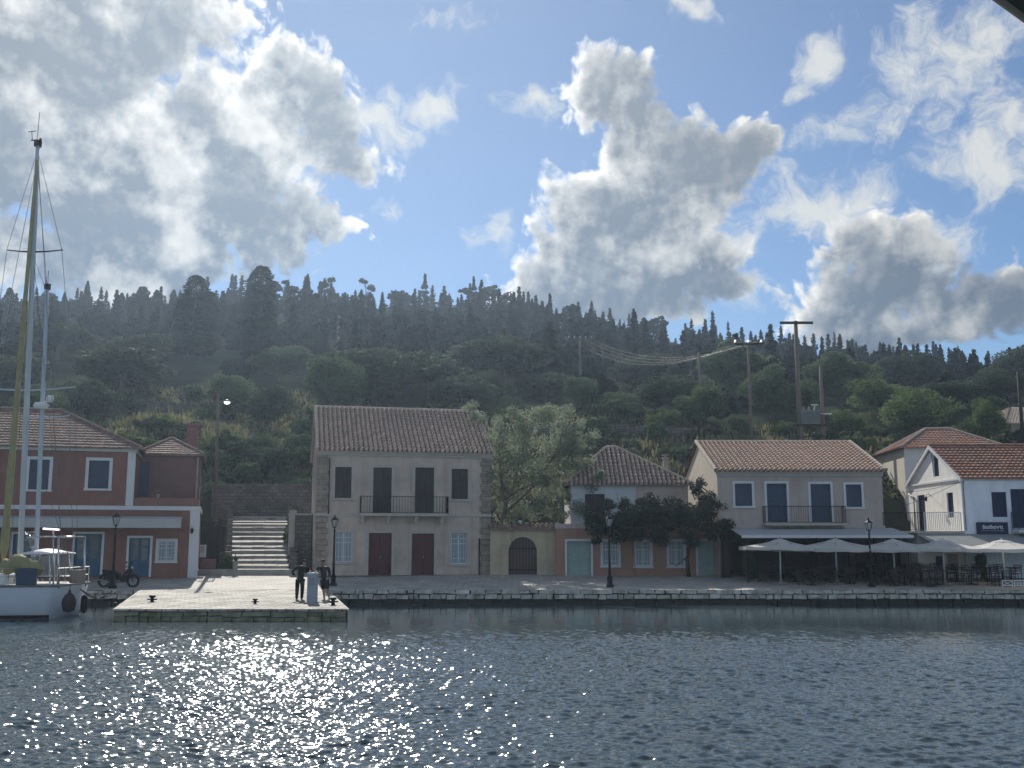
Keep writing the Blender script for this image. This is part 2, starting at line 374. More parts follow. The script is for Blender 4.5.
mt['wood_arch'] = M('weathered brown planks', (.085, .06, .055), .8, .3, 5, stretch=(8, 8, .5))
mt['blue_paint'] = M('blue door paint', (.04, .10, .17), .5, .18, 4)
mt['blue_shutter'] = M('slate blue shutter paint', (.05, .075, .13), .55, .15, 4)
mt['navy'] = M('navy paint', (.012, .02, .07), .5, .15, 4)
mt['green_paint'] = M('pale green door paint', (.27, .37, .34), .6, .12, 4)
mt['glass'] = glass_mat('window glass'); mt['glass_blue'] = glass_mat('curtained glass', (.2, .28, .34), .15)
mt['glass_dim'] = glass_mat('dim glass', (.07, .10, .13), .1)
mt['iron'] = M('black iron', (.010, .010, .012), .6, .2, 8, spec=.2)
mt['grey_metal'] = M('grey metal', (.25, .26, .27), .45, .12, 5, metal=.7)
mt['steel'] = M('stainless steel', (.55, .56, .57), .25, .08, 5, metal=1)
mt['white_bar'] = M('white painted iron', (.65, .66, .66), .6, .06, 5)
mt['awning_grey'] = M('grey awning cloth', (.36, .37, .37), .9, .06, 1, transl=.15)
mt['awning_pale'] = M('pale awning cloth', (.5, .52, .53), .9, .06, 1, transl=.15)
mt['canvas'] = M('cream parasol canvas', (.82, .80, .75), .9, .05, 1.5, transl=.42)
mt['wood_pole'] = M('grey timber pole', (.16, .135, .115), .85, .25, 4, stretch=(6, 6, .4))
mt['dark_pole'] = M('dark timber pole', (.035, .03, .028), .85, .25, 4, stretch=(6, 6, .4))
mt['concrete'] = M('concrete', (.32, .31, .29), .9, .15, 2.5, .2, 30, (.2, .2, .18), .5, 1.2)
mt['ceramic'] = M('white ceramic', (.75, .77, .78), .25, .04, 4)
mt['bark'] = M('bark', (.07, .055, .045), .9, .3, 4, stretch=(3, 3, .6))
mt['bark_pale'] = M('pale bark', (.14, .115, .09), .9, .3, 4, stretch=(3, 3, .6))
mt['leaf_olive'] = M('grey green foliage', (.10, .148, .072), .7, .35, .8, transl=.32, spec=.08)
mt['leaf_dark'] = M('dark green foliage', (.065, .09, .055), .7, .35, .8, transl=.25, spec=.08)
mt['leaf_fresh'] = M('fresh green foliage', (.11, .16, .06), .65, .3, .8, transl=.4, spec=.08)
mt['leaf_feather'] = M('feathery light foliage', (.22, .26, .185), .65, .45, 1.1, transl=.5, spec=.08)
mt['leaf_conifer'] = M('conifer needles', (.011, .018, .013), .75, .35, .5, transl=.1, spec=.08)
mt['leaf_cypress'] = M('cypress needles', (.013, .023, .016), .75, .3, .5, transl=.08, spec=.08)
mt['leaf_creeper'] = M('creeper leaves', (.042, .056, .042), .65, .35, 1.2, transl=.15, spec=.08)
mt['grass'] = M('dry grass', (.17, .165, .085), .85, .4, .4, transl=.4, spec=.05)
mt['soil'] = M('scrubby soil', (.038, .046, .026), .95, .35, .25, .6, 2, (.07, .07, .04), .7, .06, spec=0)
mt['paving'] = brick_mat('stone paving', (.48, .45, .40), (.37, .355, .32), (.24, .23, .2), .7, .42, msize=.025)
mt['pier_deck'] = brick_mat('pale pier paving', (.42, .40, .35), (.30, .285, .25), (.15, .145, .125), .62, .34, msize=.045, noisec=.75)
mt['quay_stone'] = M('quay stone', (.56, .54, .48), .9, .3, 2.6, .6, 9, (.19, .19, .15), .7, 1.6)
mt['wet_stone'] = M('wet weedy stone', (.028, .03, .022), .6, .4, 2, .5, 10)
mt['moss_stone'] = M('mossy pier stone', (.25, .25, .17), .9, .35, 2.4, .6, 9, (.075, .10, .03), .9, 1.1)
mt['step_stone'] = M('worn step stone', (.37, .345, .31), .85, .3, 1.5, .3, 14, (.27, .26, .23), .6, .9)

# ------------------------------------------------------------------ ground, water, quay, pier
rnd = random.Random(5); rng = np.random.default_rng(11)
QY = 50.1                                     # quay edge
def pave_z(Y): return .68 + (Y - QY) * .049
SKYLINE = [(-600, 300), (0, 316), (100, 314), (200, 310), (260, 306), (330, 308), (400, 308), (500, 314), (600, 333), (700, 349), (800, 362), (900, 374), (1000, 386), (1100, 398), (1700, 440)]
RIDGE_Y = 225.0
_rx = [at(px, py, RIDGE_Y).x for px, py in SKYLINE]; _rz = [at(px, py, RIDGE_Y).z for px, py in SKYLINE]
def terrain(x, y):
    x = np.asarray(x, float); y = np.asarray(y, float)
    base = np.interp(y, [58, 62, 70, 73.6, 74.4, 85, 100], [.4, .7, 2.6, 3.7, 5.9, 10.6, 14.6])
    zr = np.interp(x * RIDGE_Y / np.maximum(y, 60), _rx, _rz)
    t = np.clip((y - 100) / (RIDGE_Y - 100), 0, 1); back = np.clip((y - RIDGE_Y) / 110, 0, 1)
    z = np.where(y <= 100, base, 14.6 + (zr - 14.6) * t ** 1.02) - 30 * back ** 1.5
    bump = .7 * np.sin(x * .13 + y * .07) + .5 * np.sin(x * .051 - y * .19 + 1) + .35 * np.sin(x * .31 + 2 + y * .23)
    return z + bump * np.clip((y - 74) / 20, 0, 1)
def tz(x, y): return float(terrain(x, y))
def hit_terrain(px, py):
    d = ray(px, py); ys = np.arange(62, 300, .25); t = ys / d.y; zz = CAMZ + d.z * t; g = terrain(d.x * t, ys); k = np.argmax(g >= zz)
    return Vector((d.x * t[k], ys[k], g[k])) if g[k] >= zz[k] else None
gx = np.arange(-260, 261, 2.6); gy = np.concatenate([np.arange(58, 120, 1.3), np.arange(120, 331, 4.0)])
GX, GY = np.meshgrid(gx, gy); V = np.stack([GX, GY, terrain(GX, GY)], -1).reshape(-1, 3)
nx, ny = len(gx), len(gy); ii = np.arange((ny - 1) * nx).reshape(ny - 1, nx)[:, :-1].ravel()
tag(np_quads('hill', V, mt['soil'], idx=np.stack([ii, ii + 1, ii + nx + 1, ii + nx], 1), smooth=True), kind='structure')

# water: fine wave mesh in front of the quay inside one big sheet
def wave_mat():
    m = bpy.data.materials.new('sea water'); m.use_nodes = True; nt = m.node_tree; N = nt.nodes; L = nt.links; b = N['Principled BSDF']
    b.inputs['Base Color'].default_value = (.052, .076, .088, 1); b.inputs['Roughness'].default_value = .09; b.inputs['IOR'].default_value = 1.333
    b.inputs['Specular IOR Level'].default_value = 1.0
    tc = N.new('ShaderNodeTexCoord'); mp = N.new('ShaderNodeMapping'); mp.inputs['Scale'].default_value = (1, 1.7, 1); L.new(tc.outputs['Object'], mp.inputs[0])
    n1 = N.new('ShaderNodeTexNoise'); n1.inputs['Scale'].default_value = 3.2; n1.inputs['Detail'].default_value = 2; n1.inputs['Roughness'].default_value = .62; L.new(mp.outputs[0], n1.inputs['Vector'])
    s = N.new('ShaderNodeSeparateXYZ'); L.new(tc.outputs['Object'], s.inputs[0])
    # the wind drops close under the quay: ripples die out there
    n2 = N.new('ShaderNodeTexNoise'); n2.inputs['Scale'].default_value = .16; n2.inputs['Detail'].default_value = 3; L.new(tc.outputs['Object'], n2.inputs['Vector'])
    sx = N.new('ShaderNodeMath'); sx.operation = 'MULTIPLY_ADD'; L.new(s.outputs[0], sx.inputs[0]); sx.inputs[1].default_value = .19; L.new(s.outputs[1], sx.inputs[2])
    a = N.new('ShaderNodeMath'); a.operation = 'MULTIPLY_ADD'; L.new(n2.outputs[0], a.inputs[0]); a.inputs[1].default_value = 9; L.new(sx.outputs[0], a.inputs[2])
    r = N.new('ShaderNodeMapRange'); r.inputs['From Min'].default_value = 36; r.inputs['From Max'].default_value = 41.5; r.inputs['To Min'].default_value = .35; r.inputs['To Max'].default_value = .045; L.new(a.outputs[0], r.inputs['Value'])
    bn = N.new('ShaderNodeBump'); bn.inputs['Distance'].default_value = .07; L.new(r.outputs[0], bn.inputs['Strength']); L.new(n1.outputs[0], bn.inputs['Height'])
    L.new(bn.outputs[0], b.inputs['Normal'])
    return m
def build_water():
    rows = 1080; cols = 1250
    ys = 9 * (53.0 / 9) ** (np.linspace(0, 1, rows) ** .93); sx = np.linspace(-1, 1, cols)
    half = 8 + .62 * ys
    X = sx[None, :] * half[:, None]; Y = np.repeat(ys[:, None], cols, 1); Z = np.zeros_like(X)
    r = np.random.default_rng(3)
    for k in range(64):
        lam = .10 * (.46 / .10) ** r.random(); th = r.normal(1.5, .62); kx, ky = math.cos(th) * 2 * math.pi / lam, math.sin(th) * 2 * math.pi / lam
        Z += (.0068 * lam ** .95) * np.sin(kx * X + ky * Y + r.random() * 6.28)
    low = np.sin(X * .09 + 1.3) * 1.7 + np.sin(X * .23 + .4) * .9 + np.sin(X * .6 + Y * .2) * .4
    amp = np.clip((36.3 + low - (Y + .19 * X)) / 11.0 + .25, .05, 1.0)
    edge = np.clip((1 - np.abs(sx)) * 12, 0, 1)[None, :] * np.clip((ys - 9) / 2, 0, 1)[:, None] * np.clip((53 - ys) / 2, 0, 1)[:, None]
    Z *= amp * edge * WAVE
    V = np.stack([X, Y, Z], -1).reshape(-1, 3); i = np.arange((rows - 1) * cols).reshape(rows - 1, cols)[:, :-1].ravel()
    q = np.stack([i, i + 1, i + cols + 1, i + cols], 1)
    h0, h1 = half[0], half[-1]; b = len(V)
    ex = np.array([(-260, -50, 0), (260, -50, 0), (260, 9, 0), (260, 53, 0), (-260, 53, 0), (-260, 9, 0), (-h0, 9, 0), (h0, 9, 0), (h1, 53, 0), (-h1, 53, 0)])
    V = np.concatenate([V, ex]); q = np.concatenate([q, np.array([(b, b + 1, b + 2, b + 5), (b + 5, b + 6, b + 9, b + 4), (b + 7, b + 2, b + 3, b + 8)])])
    tag(np_quads('water', V, wave_mat(), idx=q, smooth=True), kind='structure')
WAVE = 1.0
build_water()

# pavement and quay
def pavement():
    mb = MB()
    for x0, x1 in ((-240, 240),):
        mb.quad((x0, QY + .02, pave_z(QY)), (x1, QY + .02, pave_z(QY)), (x1, 60.5, pave_z(60.5)), (x0, 60.5, pave_z(60.5)))
        mb.quad((x0, 60.5, pave_z(60.5)), (x1, 60.5, pave_z(60.5)), (x1, 60.5, -.8), (x0, 60.5, -.8))
    return tag(mb.build('pavement', mt['paving']), kind='structure')
pavement()
def jit_box(mb, x0, x1, y0, y1, z0, z1, j=.02):
    vs = [(x0, y0, z0), (x1, y0, z0), (x1, y1, z0), (x0, y1, z0), (x0, y0, z1), (x1, y0, z1), (x1, y1, z1), (x0, y1, z1)]
    vs = [(x + rnd.uniform(-j, j), y + (rnd.uniform(-j, j) if y == y0 else 0), z + rnd.uniform(-j, j) * .6) for x, y, z in vs]
    mb.add(vs, [(0, 3, 2, 1), (4, 5, 6, 7), (0, 1, 5, 4), (1, 2, 6, 5), (2, 3, 7, 6), (3, 0, 4, 7)])
qw = thing('quay_wall', 'long low quay wall of rough grey stone blocks running along the waterfront', 'quay wall', (0, QY, 0))
def quay_courses(root, x0, x1, ztop, mats, depth=.5):
    mb = MB(); cap = MB(); wet = MB(); gap = MB()
    gap.box(x0, x1, .12, depth + .1, -.9, ztop - .03)
    for z0, z1, m, w0, w1, pr in ((ztop - .17, ztop + .015, cap, .35, 1.0, .05), (ztop - .42, ztop - .20, mb, .22, .7, .0), (-.9, ztop - .45, wet, .4, 1.0, .03)):
        x = x0
        while x < x1 - .01:
            w = min(rnd.uniform(w0, w1), x1 - x)
            jit_box(m, x + .02, x + w - .03, -pr + rnd.uniform(-.04, .06), depth, z0 + rnd.uniform(-.02, .02), z1 - rnd.uniform(0, .035), .035)
            x += w
    gap.build('joint_mortar', mats[3], root); cap.build('coping', mats[0], root); mb.build('block_course', mats[1], root); wet.build('wet_footing', mats[2], root)
quay_courses(qw, -120, 120, pave_z(QY), (mt['quay_stone'], mt['quay_stone'], mt['wet_stone'], mt['wet_stone']))

# pier, slightly oblique
PFL, PFR = atz(114, 609, .45), atz(348, 609, .45)
PBL, PBR = atz(152, 588.5, .64), atz(319, 591, .66)
PBL = Vector((PBL.x, 51.2, 0)); PBR = Vector((PBR.x, 51.2, 0))
pier = thing('stone_pier', 'pale paved stone pier jutting from the quay with mossy block face', 'pier', (PFL.x, PFL.y, 0))
def pier_build():
    o = Vector((PFL.x, PFL.y, 0)); mb = MB()
    a, b, c, d = [v - o for v in (PFL, PFR, PBR, PBL)]
    nseg = 14; zf, zb = .45, pave_z(QY) + .03
    for i in range(nseg):
        t0, t1 = i / nseg, (i + 1) / nseg
        def pt(s, t): p = (a.lerp(b, s)).lerp(d.lerp(c, s), t); return (p.x, p.y, zf + (zb - zf) * t)
        mb.quad(pt(0, t0), pt(1, t0), pt(1, t1), pt(0, t1))
    mb.build('deck', mt['pier_deck'], pier)
    core = MB(); core.add([(p.x, p.y, z) for z in (-.9,) for p in (a, b, c, d)] + [(a.x, a.y + .1, zf - .012), (b.x, b.y + .1, zf - .012), (c.x, c.y, zb - .012), (d.x, d.y, zb - .012)],
                          [(0, 1, 5, 4), (1, 2, 6, 5), (3, 0, 4, 7), (4, 5, 6, 7)])
    core.build('core', mt['wet_stone'], pier)
    blk = MB(); cp = MB(); w = (b - a).length; x = 0; ang = math.atan2((b - a).y, (b - a).x)
    while x < w - .05:
        ww = min(rnd.uniform(.7, 1.3), w - x); jit_box(cp, x + .01, x + ww - .015, -.07, .35, zf - .09, zf + .004 - rnd.uniform(0, .015), .015); x += ww
    x = 0
    while x < w - .05:
        ww = min(rnd.uniform(.35, 1.1), w - x); sp = rnd.uniform(.12, .2); jit_box(blk, x + .02, x + ww - .03, -.05 + rnd.uniform(-.05, .06), .3, sp + .015, zf - .105, .03); x2 = x
        while x2 < x + ww - .02:
            w2 = min(rnd.uniform(.3, .8), x + ww - x2); jit_box(blk, x2 + .02, x2 + w2 - .02, -.05 + rnd.uniform(-.06, .05), .3, .0, sp - .01, .025); x2 += w2
        jit_box(blk, x + .015, x + ww - .02, .0, .3, -.8, -.02, .03); x += ww
    for m, n, k in ((cp, 'coping', 'pier_deck'), (blk, 'block_course', 'moss_stone')):
        ob = m.build(n, mt[k], pier, bevel=.012); ob.rotation_euler = (0, 0, ang)
    for P, Q in ((b, c), (d, a)):
        side = MB(); n = 7
        for i in range(n):
            p, q = P.lerp(Q, i / n + .004), P.lerp(Q, (i + 1) / n - .004); zt = lambda t: (zf + (zb - zf) * (t if P is b else 1 - t))
            nrm = Vector((q.y - p.y, -(q.x - p.x), 0)).normalized() * .05
            z0, z1 = zt(i / n) - .01, zt((i + 1) / n) - .01
            side.add([(*(p + nrm).xy, -.6), (*(q + nrm).xy, -.6), (*(q + nrm).xy, z1), (*(p + nrm).xy, z0), (*p.xy, -.6), (*q.xy, -.6), (*q.xy, z1), (*p.xy, z0)], [(0, 1, 2, 3), (3, 2, 6, 7), (1, 5, 6, 2), (0, 3, 7, 4)])
        side.build('side_wall', mt['quay_stone'], pier)
pier_build()

# ------------------------------------------------------------------ house kit
def roof_slope(mb, E0, E1, R0, R1, tw=TW, row=.36, amp=.11, step=.055):
    E0, E1, R0, R1 = map(Vector, (E0, E1, R0, R1)); U = (E1 - E0); W = U.length; U /= W
    S = (R0 - E0); S = S - U * S.dot(U); Ln = S.length; S /= Ln; Nn = U.cross(S)
    if Nn.z < 0: Nn = -Nn
    l0, l1, r0, r1 = 0.0, (R0 - E0).dot(U), W, (R1 - E0).dot(U)
    nr = max(2, int(Ln / row)); cols_ = [k * tw / 6 for k in range(int(W / tw * 6) + 2)]
    ph = [.0, .75, 1., 1., .75, .0]; vs = []; nc = len(cols_); jr = random.Random(int(W * 1000))
    jit = {}
    for r in range(nr):
        for top in (0, 1):
            t = (r + top) / nr; lo, hi = l0 + (l1 - l0) * t, r0 + (r1 - r0) * t
            for k, u in enumerate(cols_):
                key = (r, k // 6); j = jit.setdefault(key, jr.uniform(-.008, .008))
                uu = min(max(u, lo), max(lo, hi)); h = amp * ph[k % 6] + (step + j if top == 0 else 0)
                vs.append(E0 + U * uu + S * (t * Ln) + Nn * h)
    fs = []
    for r in range(2 * nr - 1):
        for k in range(nc - 1):
            a = r * nc + k; p, q, s_, t_ = a, a + 1, a + nc + 1, a + nc
            if (vs[p] - vs[q]).length < 1e-6 and (vs[t_] - vs[s_]).length < 1e-6: continue
            fs.append((p, q, s_, t_))
    # eave front edge
    b = len(vs); fl = []
    for k, u in enumerate(cols_):
        uu = min(max(u, 0), W); fl.append(E0 + U * uu - Nn * .06)
    vs += fl; fs += [(k, b + k, b + k + 1, k + 1) for k in range(nc - 1)]
    mb.add(vs, fs)
def ridge_line(mb, p, q, r=.11):
    p, q = Vector(p), Vector(q); n = max(2, int((q - p).length / .38))
    for i in range(n):
        a, b = p.lerp(q, i / n), p.lerp(q, (i + 1.06) / n); mb.tube([a, b], [r * 1.06, r * .92], 8)
def wall_holes(mb, W, H, holes, depth=.16, z0=0.0):
    us = sorted({0, W, *[h[0] for h in holes], *[h[2] for h in holes]}); vs_ = sorted({z0, H, *[h[1] for h in holes], *[h[3] for h in holes]})
    us = [u for u in us if 0 <= u <= W]; vs_ = [v for v in vs_ if z0 <= v <= H]
    for a, b in zip(us, us[1:]):
        for c, d in zip(vs_, vs_[1:]):
            m, n = (a + b) / 2, (c + d) / 2
            if any(h[0] < m < h[2] and h[1] < n < h[3] for h in holes): continue
            mb.quad((a, 0, c), (b, 0, c), (b, 0, d), (a, 0, d))
    for (a, c, b, d) in [h[:4] for h in holes]:
        c = max(c, z0)
        mb.quad((a, 0, c), (a, depth, c), (a, depth, d), (a, 0, d)); mb.quad((b, depth, c), (b, 0, c), (b, 0, d), (b, depth, d))
        mb.quad((a, 0, d), (a, depth, d), (b, depth, d), (b, 0, d)); mb.quad((a, depth, c), (a, 0, c), (b, 0, c), (b, depth, c))
class House:
    def __init__(s, name, label, cat, origin, rz=0):
        s.root = thing(name, label, cat, origin, rz); s.o = Vector(origin); s.rz = rz
        s.M = Matrix.Translation(s.o) @ Matrix.Rotation(rz, 4, 'Z'); s.Mi = s.M.inverted()
    def hit(s, px, py, y=0.0):          # pixel -> local (x, z) on the plane local y = y
        o = s.Mi @ Vector((0, 0, CAMZ)); d = s.Mi.to_3x3() @ ray(px, py); t = (y - o.y) / d.y; p = o + d * t
        return p.x, p.z
    def hitx(s, px, py, x=0.0):         # pixel -> local (y, z) on the plane local x = x
        o = s.Mi @ Vector((0, 0, CAMZ)); d = s.Mi.to_3x3() @ ray(px, py); t = (x - o.x) / d.x; p = o + d * t
        return p.y, p.z
    def rect(s, x0, y0, x1, y1, y=0.0):
        xm, ym = (x0 + x1) / 2, (y0 + y1) / 2
        a = s.hit(x0, ym, y)[0]; b = s.hit(x1, ym, y)[0]; c = s.hit(xm, y1, y)[1]; d = s.hit(xm, y0, y)[1]
        return (a, c, b, d)
def sub(parent, name, mb, m, **k): return mb.build(name, mt[m] if isinstance(m, str) else m, parent, **k)
def opening(root, h, kind, m='shutter_brown', trim=None, tw=.13, sill=True, y0=0.0, M3=None, lab=None, pane='glass'):
    """door/window filling hole h=(u0,v0,u1,v1) of a wall lying at local y=y0; M3 re-orients it for side walls"""
    a, c, b, d = h; g = .10 + y0
    T = thing_part = None
    def box(mb, x0, x1, ya, yb, z0, z1): mb.box(x0, x1, ya, yb, z0, z1, M3)
    isdoor = 'door' in kind; name = 'door' if isdoor else 'window'
    fr = MB(); fw = .055
    box(fr, a, a + fw, g - .02, g + .05, c, d); box(fr, b - fw, b, g - .02, g + .05, c, d); box(fr, a + fw, b - fw, g - .02, g + .05, d - fw, d)
    if not isdoor: box(fr, a + fw, b - fw, g - .02, g + .05, c, c + fw)
    o = sub(root, name, fr, m)
    if lab: o['label'] = lab
    ia, ib, ic, id_ = a + fw, b - fw, (c if isdoor else c + fw), d - fw; mid = (ia + ib) / 2
    if kind in ('shutter', 'shutterdoor'):
        for x0, x1 in ((ia, mid - .006), (mid + .006, ib)):
            p = MB(); st = .07
            box(p, x0, x0 + st, g, g + .045, ic, id_); box(p, x1 - st, x1, g, g + .045, ic, id_)
            box(p, x0 + st, x1 - st, g, g + .045, ic, ic + st); box(p, x0 + st, x1 - st, g, g + .045, id_ - st, id_)
            mz = (ic + id_) / 2; box(p, x0 + st, x1 - st, g, g + .045, mz - st / 2, mz + st / 2)
            n = max(4, int((id_ - ic) / .085))
            for i in range(n):
                z = ic + (i + .5) * (id_ - ic) / n; box(p, x0 + st, x1 - st, g + .012, g + .032, z - .028, z + .03)
            box(p, x0 + st, x1 - st, g + .036, g + .042, ic + st, id_ - st)
            sub(o, 'shutter', p, m)
    elif kind == 'paneldoor':
        for x0, x1 in ((ia, mid - .004), (mid + .004, ib)):
            p = MB(); box(p, x0, x1, g + .02, g + .05, ic, id_); n = 3; hh = (id_ - ic) / n
            for i in range(n): box(p, x0 + .09, x1 - .09, g + .004, g + .02, ic + hh * i + .09, ic + hh * (i + 1) - .06)
            sub(o, 'leaf', p, m)
        hd = MB(); box(hd, mid + .03, mid + .06, g - .03, g + .02, ic + (id_ - ic) * .42, ic + (id_ - ic) * .42 + .16); sub(o, 'handle', hd, 'grey_metal')
    elif kind == 'plankdoor':
        p = MB(); n = max(4, int((ib - ia) / .14))
        for i in range(n):
            x0, x1 = ia + (ib - ia) * i / n, ia + (ib - ia) * (i + 1) / n; box(p, x0 + .004, x1 - .004, g + .005 + .008 * (i % 2), g + .05, ic, id_)
        sub(o, 'leaf', p, m)
    elif kind == 'glassdoor':
        for x0, x1 in ((ia, mid - .004), (mid + .004, ib)):
            p = MB(); zb = ic + (id_ - ic) * .42; st = .08
            box(p, x0, x1, g + .01, g + .05, ic, zb)
            box(p, x0 + .08, x1 - .08, g - .004, g + .01, ic + .12, zb - .08)
            box(p, x0, x0 + st, g + .01, g + .05, zb, id_); box(p, x1 - st, x1, g + .01, g + .05, zb, id_)
            for k in range(4):
                z = zb + (id_ - zb) * k / 3; box(p, x0 + st, x1 - st, g + .01, g + .05, max(zb, z - .035), min(id_, z + .035))
            lf = sub(o, 'leaf', p, m); q = MB(); box(q, x0 + st, x1 - st, g + .028, g + .034, zb + .03, id_ - .03); sub(o, 'pane', q, pane)
    else:
        q = MB(); box(q, ia, ib, g + .02, g + .03, ic, id_); sub(o, 'pane', q, pane)
        p = MB(); box(p, mid - .03, mid + .03, g - .01, g + .02, ic, id_)
        z = ic + (id_ - ic) * .66; box(p, ia, mid - .03, g - .006, g + .018, z - .02, z + .02); box(p, mid + .03, ib, g - .006, g + .018, z - .02, z + .02)
        sub(o, 'glazing_bar', p, m)
        if kind == 'barwindow':
            p = MB(); n = max(4, int((b - a) / .16))
            for i in range(1, n):
                x = a + (b - a) * i / n; box(p, x - .011, x + .011, y0 + .03, y0 + .052, c, d)
            for z in (c + .18 * (d - c), c + .82 * (d - c)): box(p, a, b, y0 + .034, y0 + .048, z - .012, z + .012)
            sub(o, 'grille', p, 'white_bar')
    if trim:
        p = MB(); e = y0 - .035
        box(p, a - tw, a, e, y0 + .02, c, d + tw); box(p, b, b + tw, e, y0 + .02, c, d + tw); box(p, a, b, e, y0 + .02, d, d + tw)
        sub(o, 'surround', p, trim)
        if not isdoor and sill:
            p = MB(); box(p, a - tw - .03, b + tw + .03, y0 - .09, y0 + .05, c - .11, c - .003); sub(o, 'sill', p, trim)
    return o
def railing(mb, a, b, h, n, r=.012, base=.06, twist=False):
    a, b = Vector(a), Vector(b); up = Vector((0, 0, 1))
    mb.tube([a + up * h, b + up * h], .022, 6); mb.tube([a + up * base, b + up * base], .014, 5)
    for i in range(n + 1):
        p = a.lerp(b, i / n); mb.tube([p + up * (0 if i in (0, n) else base), p + up * h], r * (1.6 if i in (0, n) else 1), 5, cap=False)

# ------------------------------------------------------------------ old two-storey stone house (middle)
def stone_house():
    o = at(315, 578, 57.0)
    H = House('stone_house', 'tall grey beige two-storey house with tiled gable roof and iron balcony over two maroon doors', 'house', o, R(13))
    W = H.hit(490, 520)[0]; He = H.hit(400, 450)[1]; D = 8.6
    Hr = H.hit(400, 411.5, D / 2)[1]
    r = H.root
    ops = [(H.rect(335, 467, 351.5, 498), 'shutter'), (H.rect(373, 467.5, 391.5, 513), 'shutterdoor'), (H.rect(415, 467.5, 434, 513), 'shutterdoor'), (H.rect(451.5, 469, 468, 499), 'shutter'),
           (H.rect(335, 532, 352, 562), 'barwindow'), (H.rect(368.5, 533, 391.5, 576), 'paneldoor'), (H.rect(411.5, 533.5, 434, 576), 'paneldoor'), (H.rect(451, 533, 466.5, 564), 'barwindow')]
    w = MB(); wall_holes(w, W, He, [h for h, k in ops], depth=.2, z0=-.5)
    w.quad((0, 0, -.5), (0, D, -.5), (0, D, He), (0, 0, He)); w.quad((W, D, -.5), (W, 0, -.5), (W, 0, He), (W, D, He)); w.quad((W, D, -.5), (0, D, -.5), (0, D, He), (W, D, He))
    w.add([(0, 0, He), (0, D, He), (0, D / 2, Hr - .1)], [(0, 1, 2)]); w.add([(W, 0, He), (W, D, He), (W, D / 2, Hr - .1)], [(0, 1, 2)])
    w.quad((0, 0, He - .02), (W, 0, He - .02), (W, D, He - .02), (0, D, He - .02))
    sub(r, 'wall', w, 'plaster_stone')
    for h, k in ops:
        opening(r, h, k, 'door_maroon' if k == 'paneldoor' else ('shutter_brown' if 'shutter' in k else 'white_bar'), 'trim_stone', tw=.16, pane='glass_blue')
    for x0, x1 in ((-.06, .52), (W - .5, W + .06)):
        q = MB(); z = -.5; i = 0
        while z < He - .35:
            dx = .1 if i % 2 else 0
            if x0 < 1: q.box(x0, x1 + dx, -.05, .45, z + .008, z + .31)
            else: q.box(x0 - dx, x1, -.05, .45, z + .008, z + .31)
            z += .32; i += 1
        sub(r, 'quoin', q, 'quoin', bevel=.01)
    c = MB(); zb = H.hit(400, 514.5)[1]
    c.box(-.07, W + .07, -.06, .05, zb - .09, zb + .05)
    for i, (dy, dz) in enumerate(((.10, -.34), (.18, -.22), (.26, -.11))): c.box(-.08 - i * .03, W + .08 + i * .03, -dy, .1, He + dz - .03, He + dz + .082)
    sub(r, 'cornice', c, 'trim_stone')
    pl = MB(); pl.box(-.1, W + .1, -.10, .05, -.5, .12); sub(r, 'plinth', pl, 'old_stone')
    # balcony
    xa, xb = H.hit(359, 513)[0], H.hit(447, 513)[0]; bd = .75
    b = MB(); b.box(xa, xb, -bd, -.005, zb - .1, zb + .03); bo = sub(r, 'balcony', b, 'trim_stone')
    rl = MB(); hr = .95; n = 30
    railing(rl, (xa + .05, -bd + .05, zb + .03), (xb - .05, -bd + .05, zb + .03), hr, n); railing(rl, (xa + .05, -bd + .05, zb + .03), (xa + .05, -.02, zb + .03), hr, 5); railing(rl, (xb - .05, -bd + .05, zb + .03), (xb - .05, -.02, zb + .03), hr, 5)
    sub(bo, 'railing', rl, 'iron')
    for px in (362, 388, 415, 441):
        x = H.hit(px, 518)[0]; k = MB(); k.prism([(x - .12, zb - .1), (x + .12, zb - .1), (x + .12, zb - .34), (x + .07, zb - .52), (x - .07, zb - .52), (x - .12, zb - .34)], -.34, 0)
        k.box(x - .1, x + .1, -.6, -.34, zb - .26, zb - .1); sub(bo, 'bracket', k, 'trim_stone', bevel=.015)
    # roof
    rf = MB(); ov = .3; e = .1
    sl = (Hr - He) / (D / 2); dz = ov * sl
    roof_slope(rf, (-e, -ov, He - dz + .1), (W + e, -ov, He - dz + .1), (-e, D / 2, Hr + .1), (W + e, D / 2, Hr + .1))
    roof_slope(rf, (W + e, D + ov, He - dz + .1), (-e, D + ov, He - dz + .1), (W + e, D / 2, Hr + .1), (-e, D / 2, Hr + .1), row=.5)
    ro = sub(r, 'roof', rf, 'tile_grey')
    rg = MB(); ridge_line(rg, (-e, D / 2, Hr + .13), (W + e, D / 2, Hr + .13))
    for x in (-e + .05, W + e - .05): ridge_line(rg, (x, -ov, He - dz + .13), (x, D / 2, Hr + .15), .12); ridge_line(rg, (x, D + ov, He - dz + .13), (x, D / 2, Hr + .15), .12)
    sub(ro, 'ridge_tile', rg, 'tile_ridge')
    pp = MB(); pp.tube([(W - .62, -.09, -.2), (W - .62, -.09, zb * .62)], .045, 8); sub(r, 'drainpipe', pp, 'dark_pole'); pp = MB(); pp.tube([(.62, -.1, zb), (.62, -.1, He - .5)], .035, 8); sub(r, 'drainpipe', pp, 'dark_pole')
    # doorstep strip
    st = MB(); st.box(-.2, W + .2, -.75, -.09, -.4, -.10); st.box(-.25, W + 1.2, -1.3, -.76, -.5, -.2); sub(r, 'doorstep', st, 'step_stone', bevel=.02)
    return H, W, He, D
stone_house()

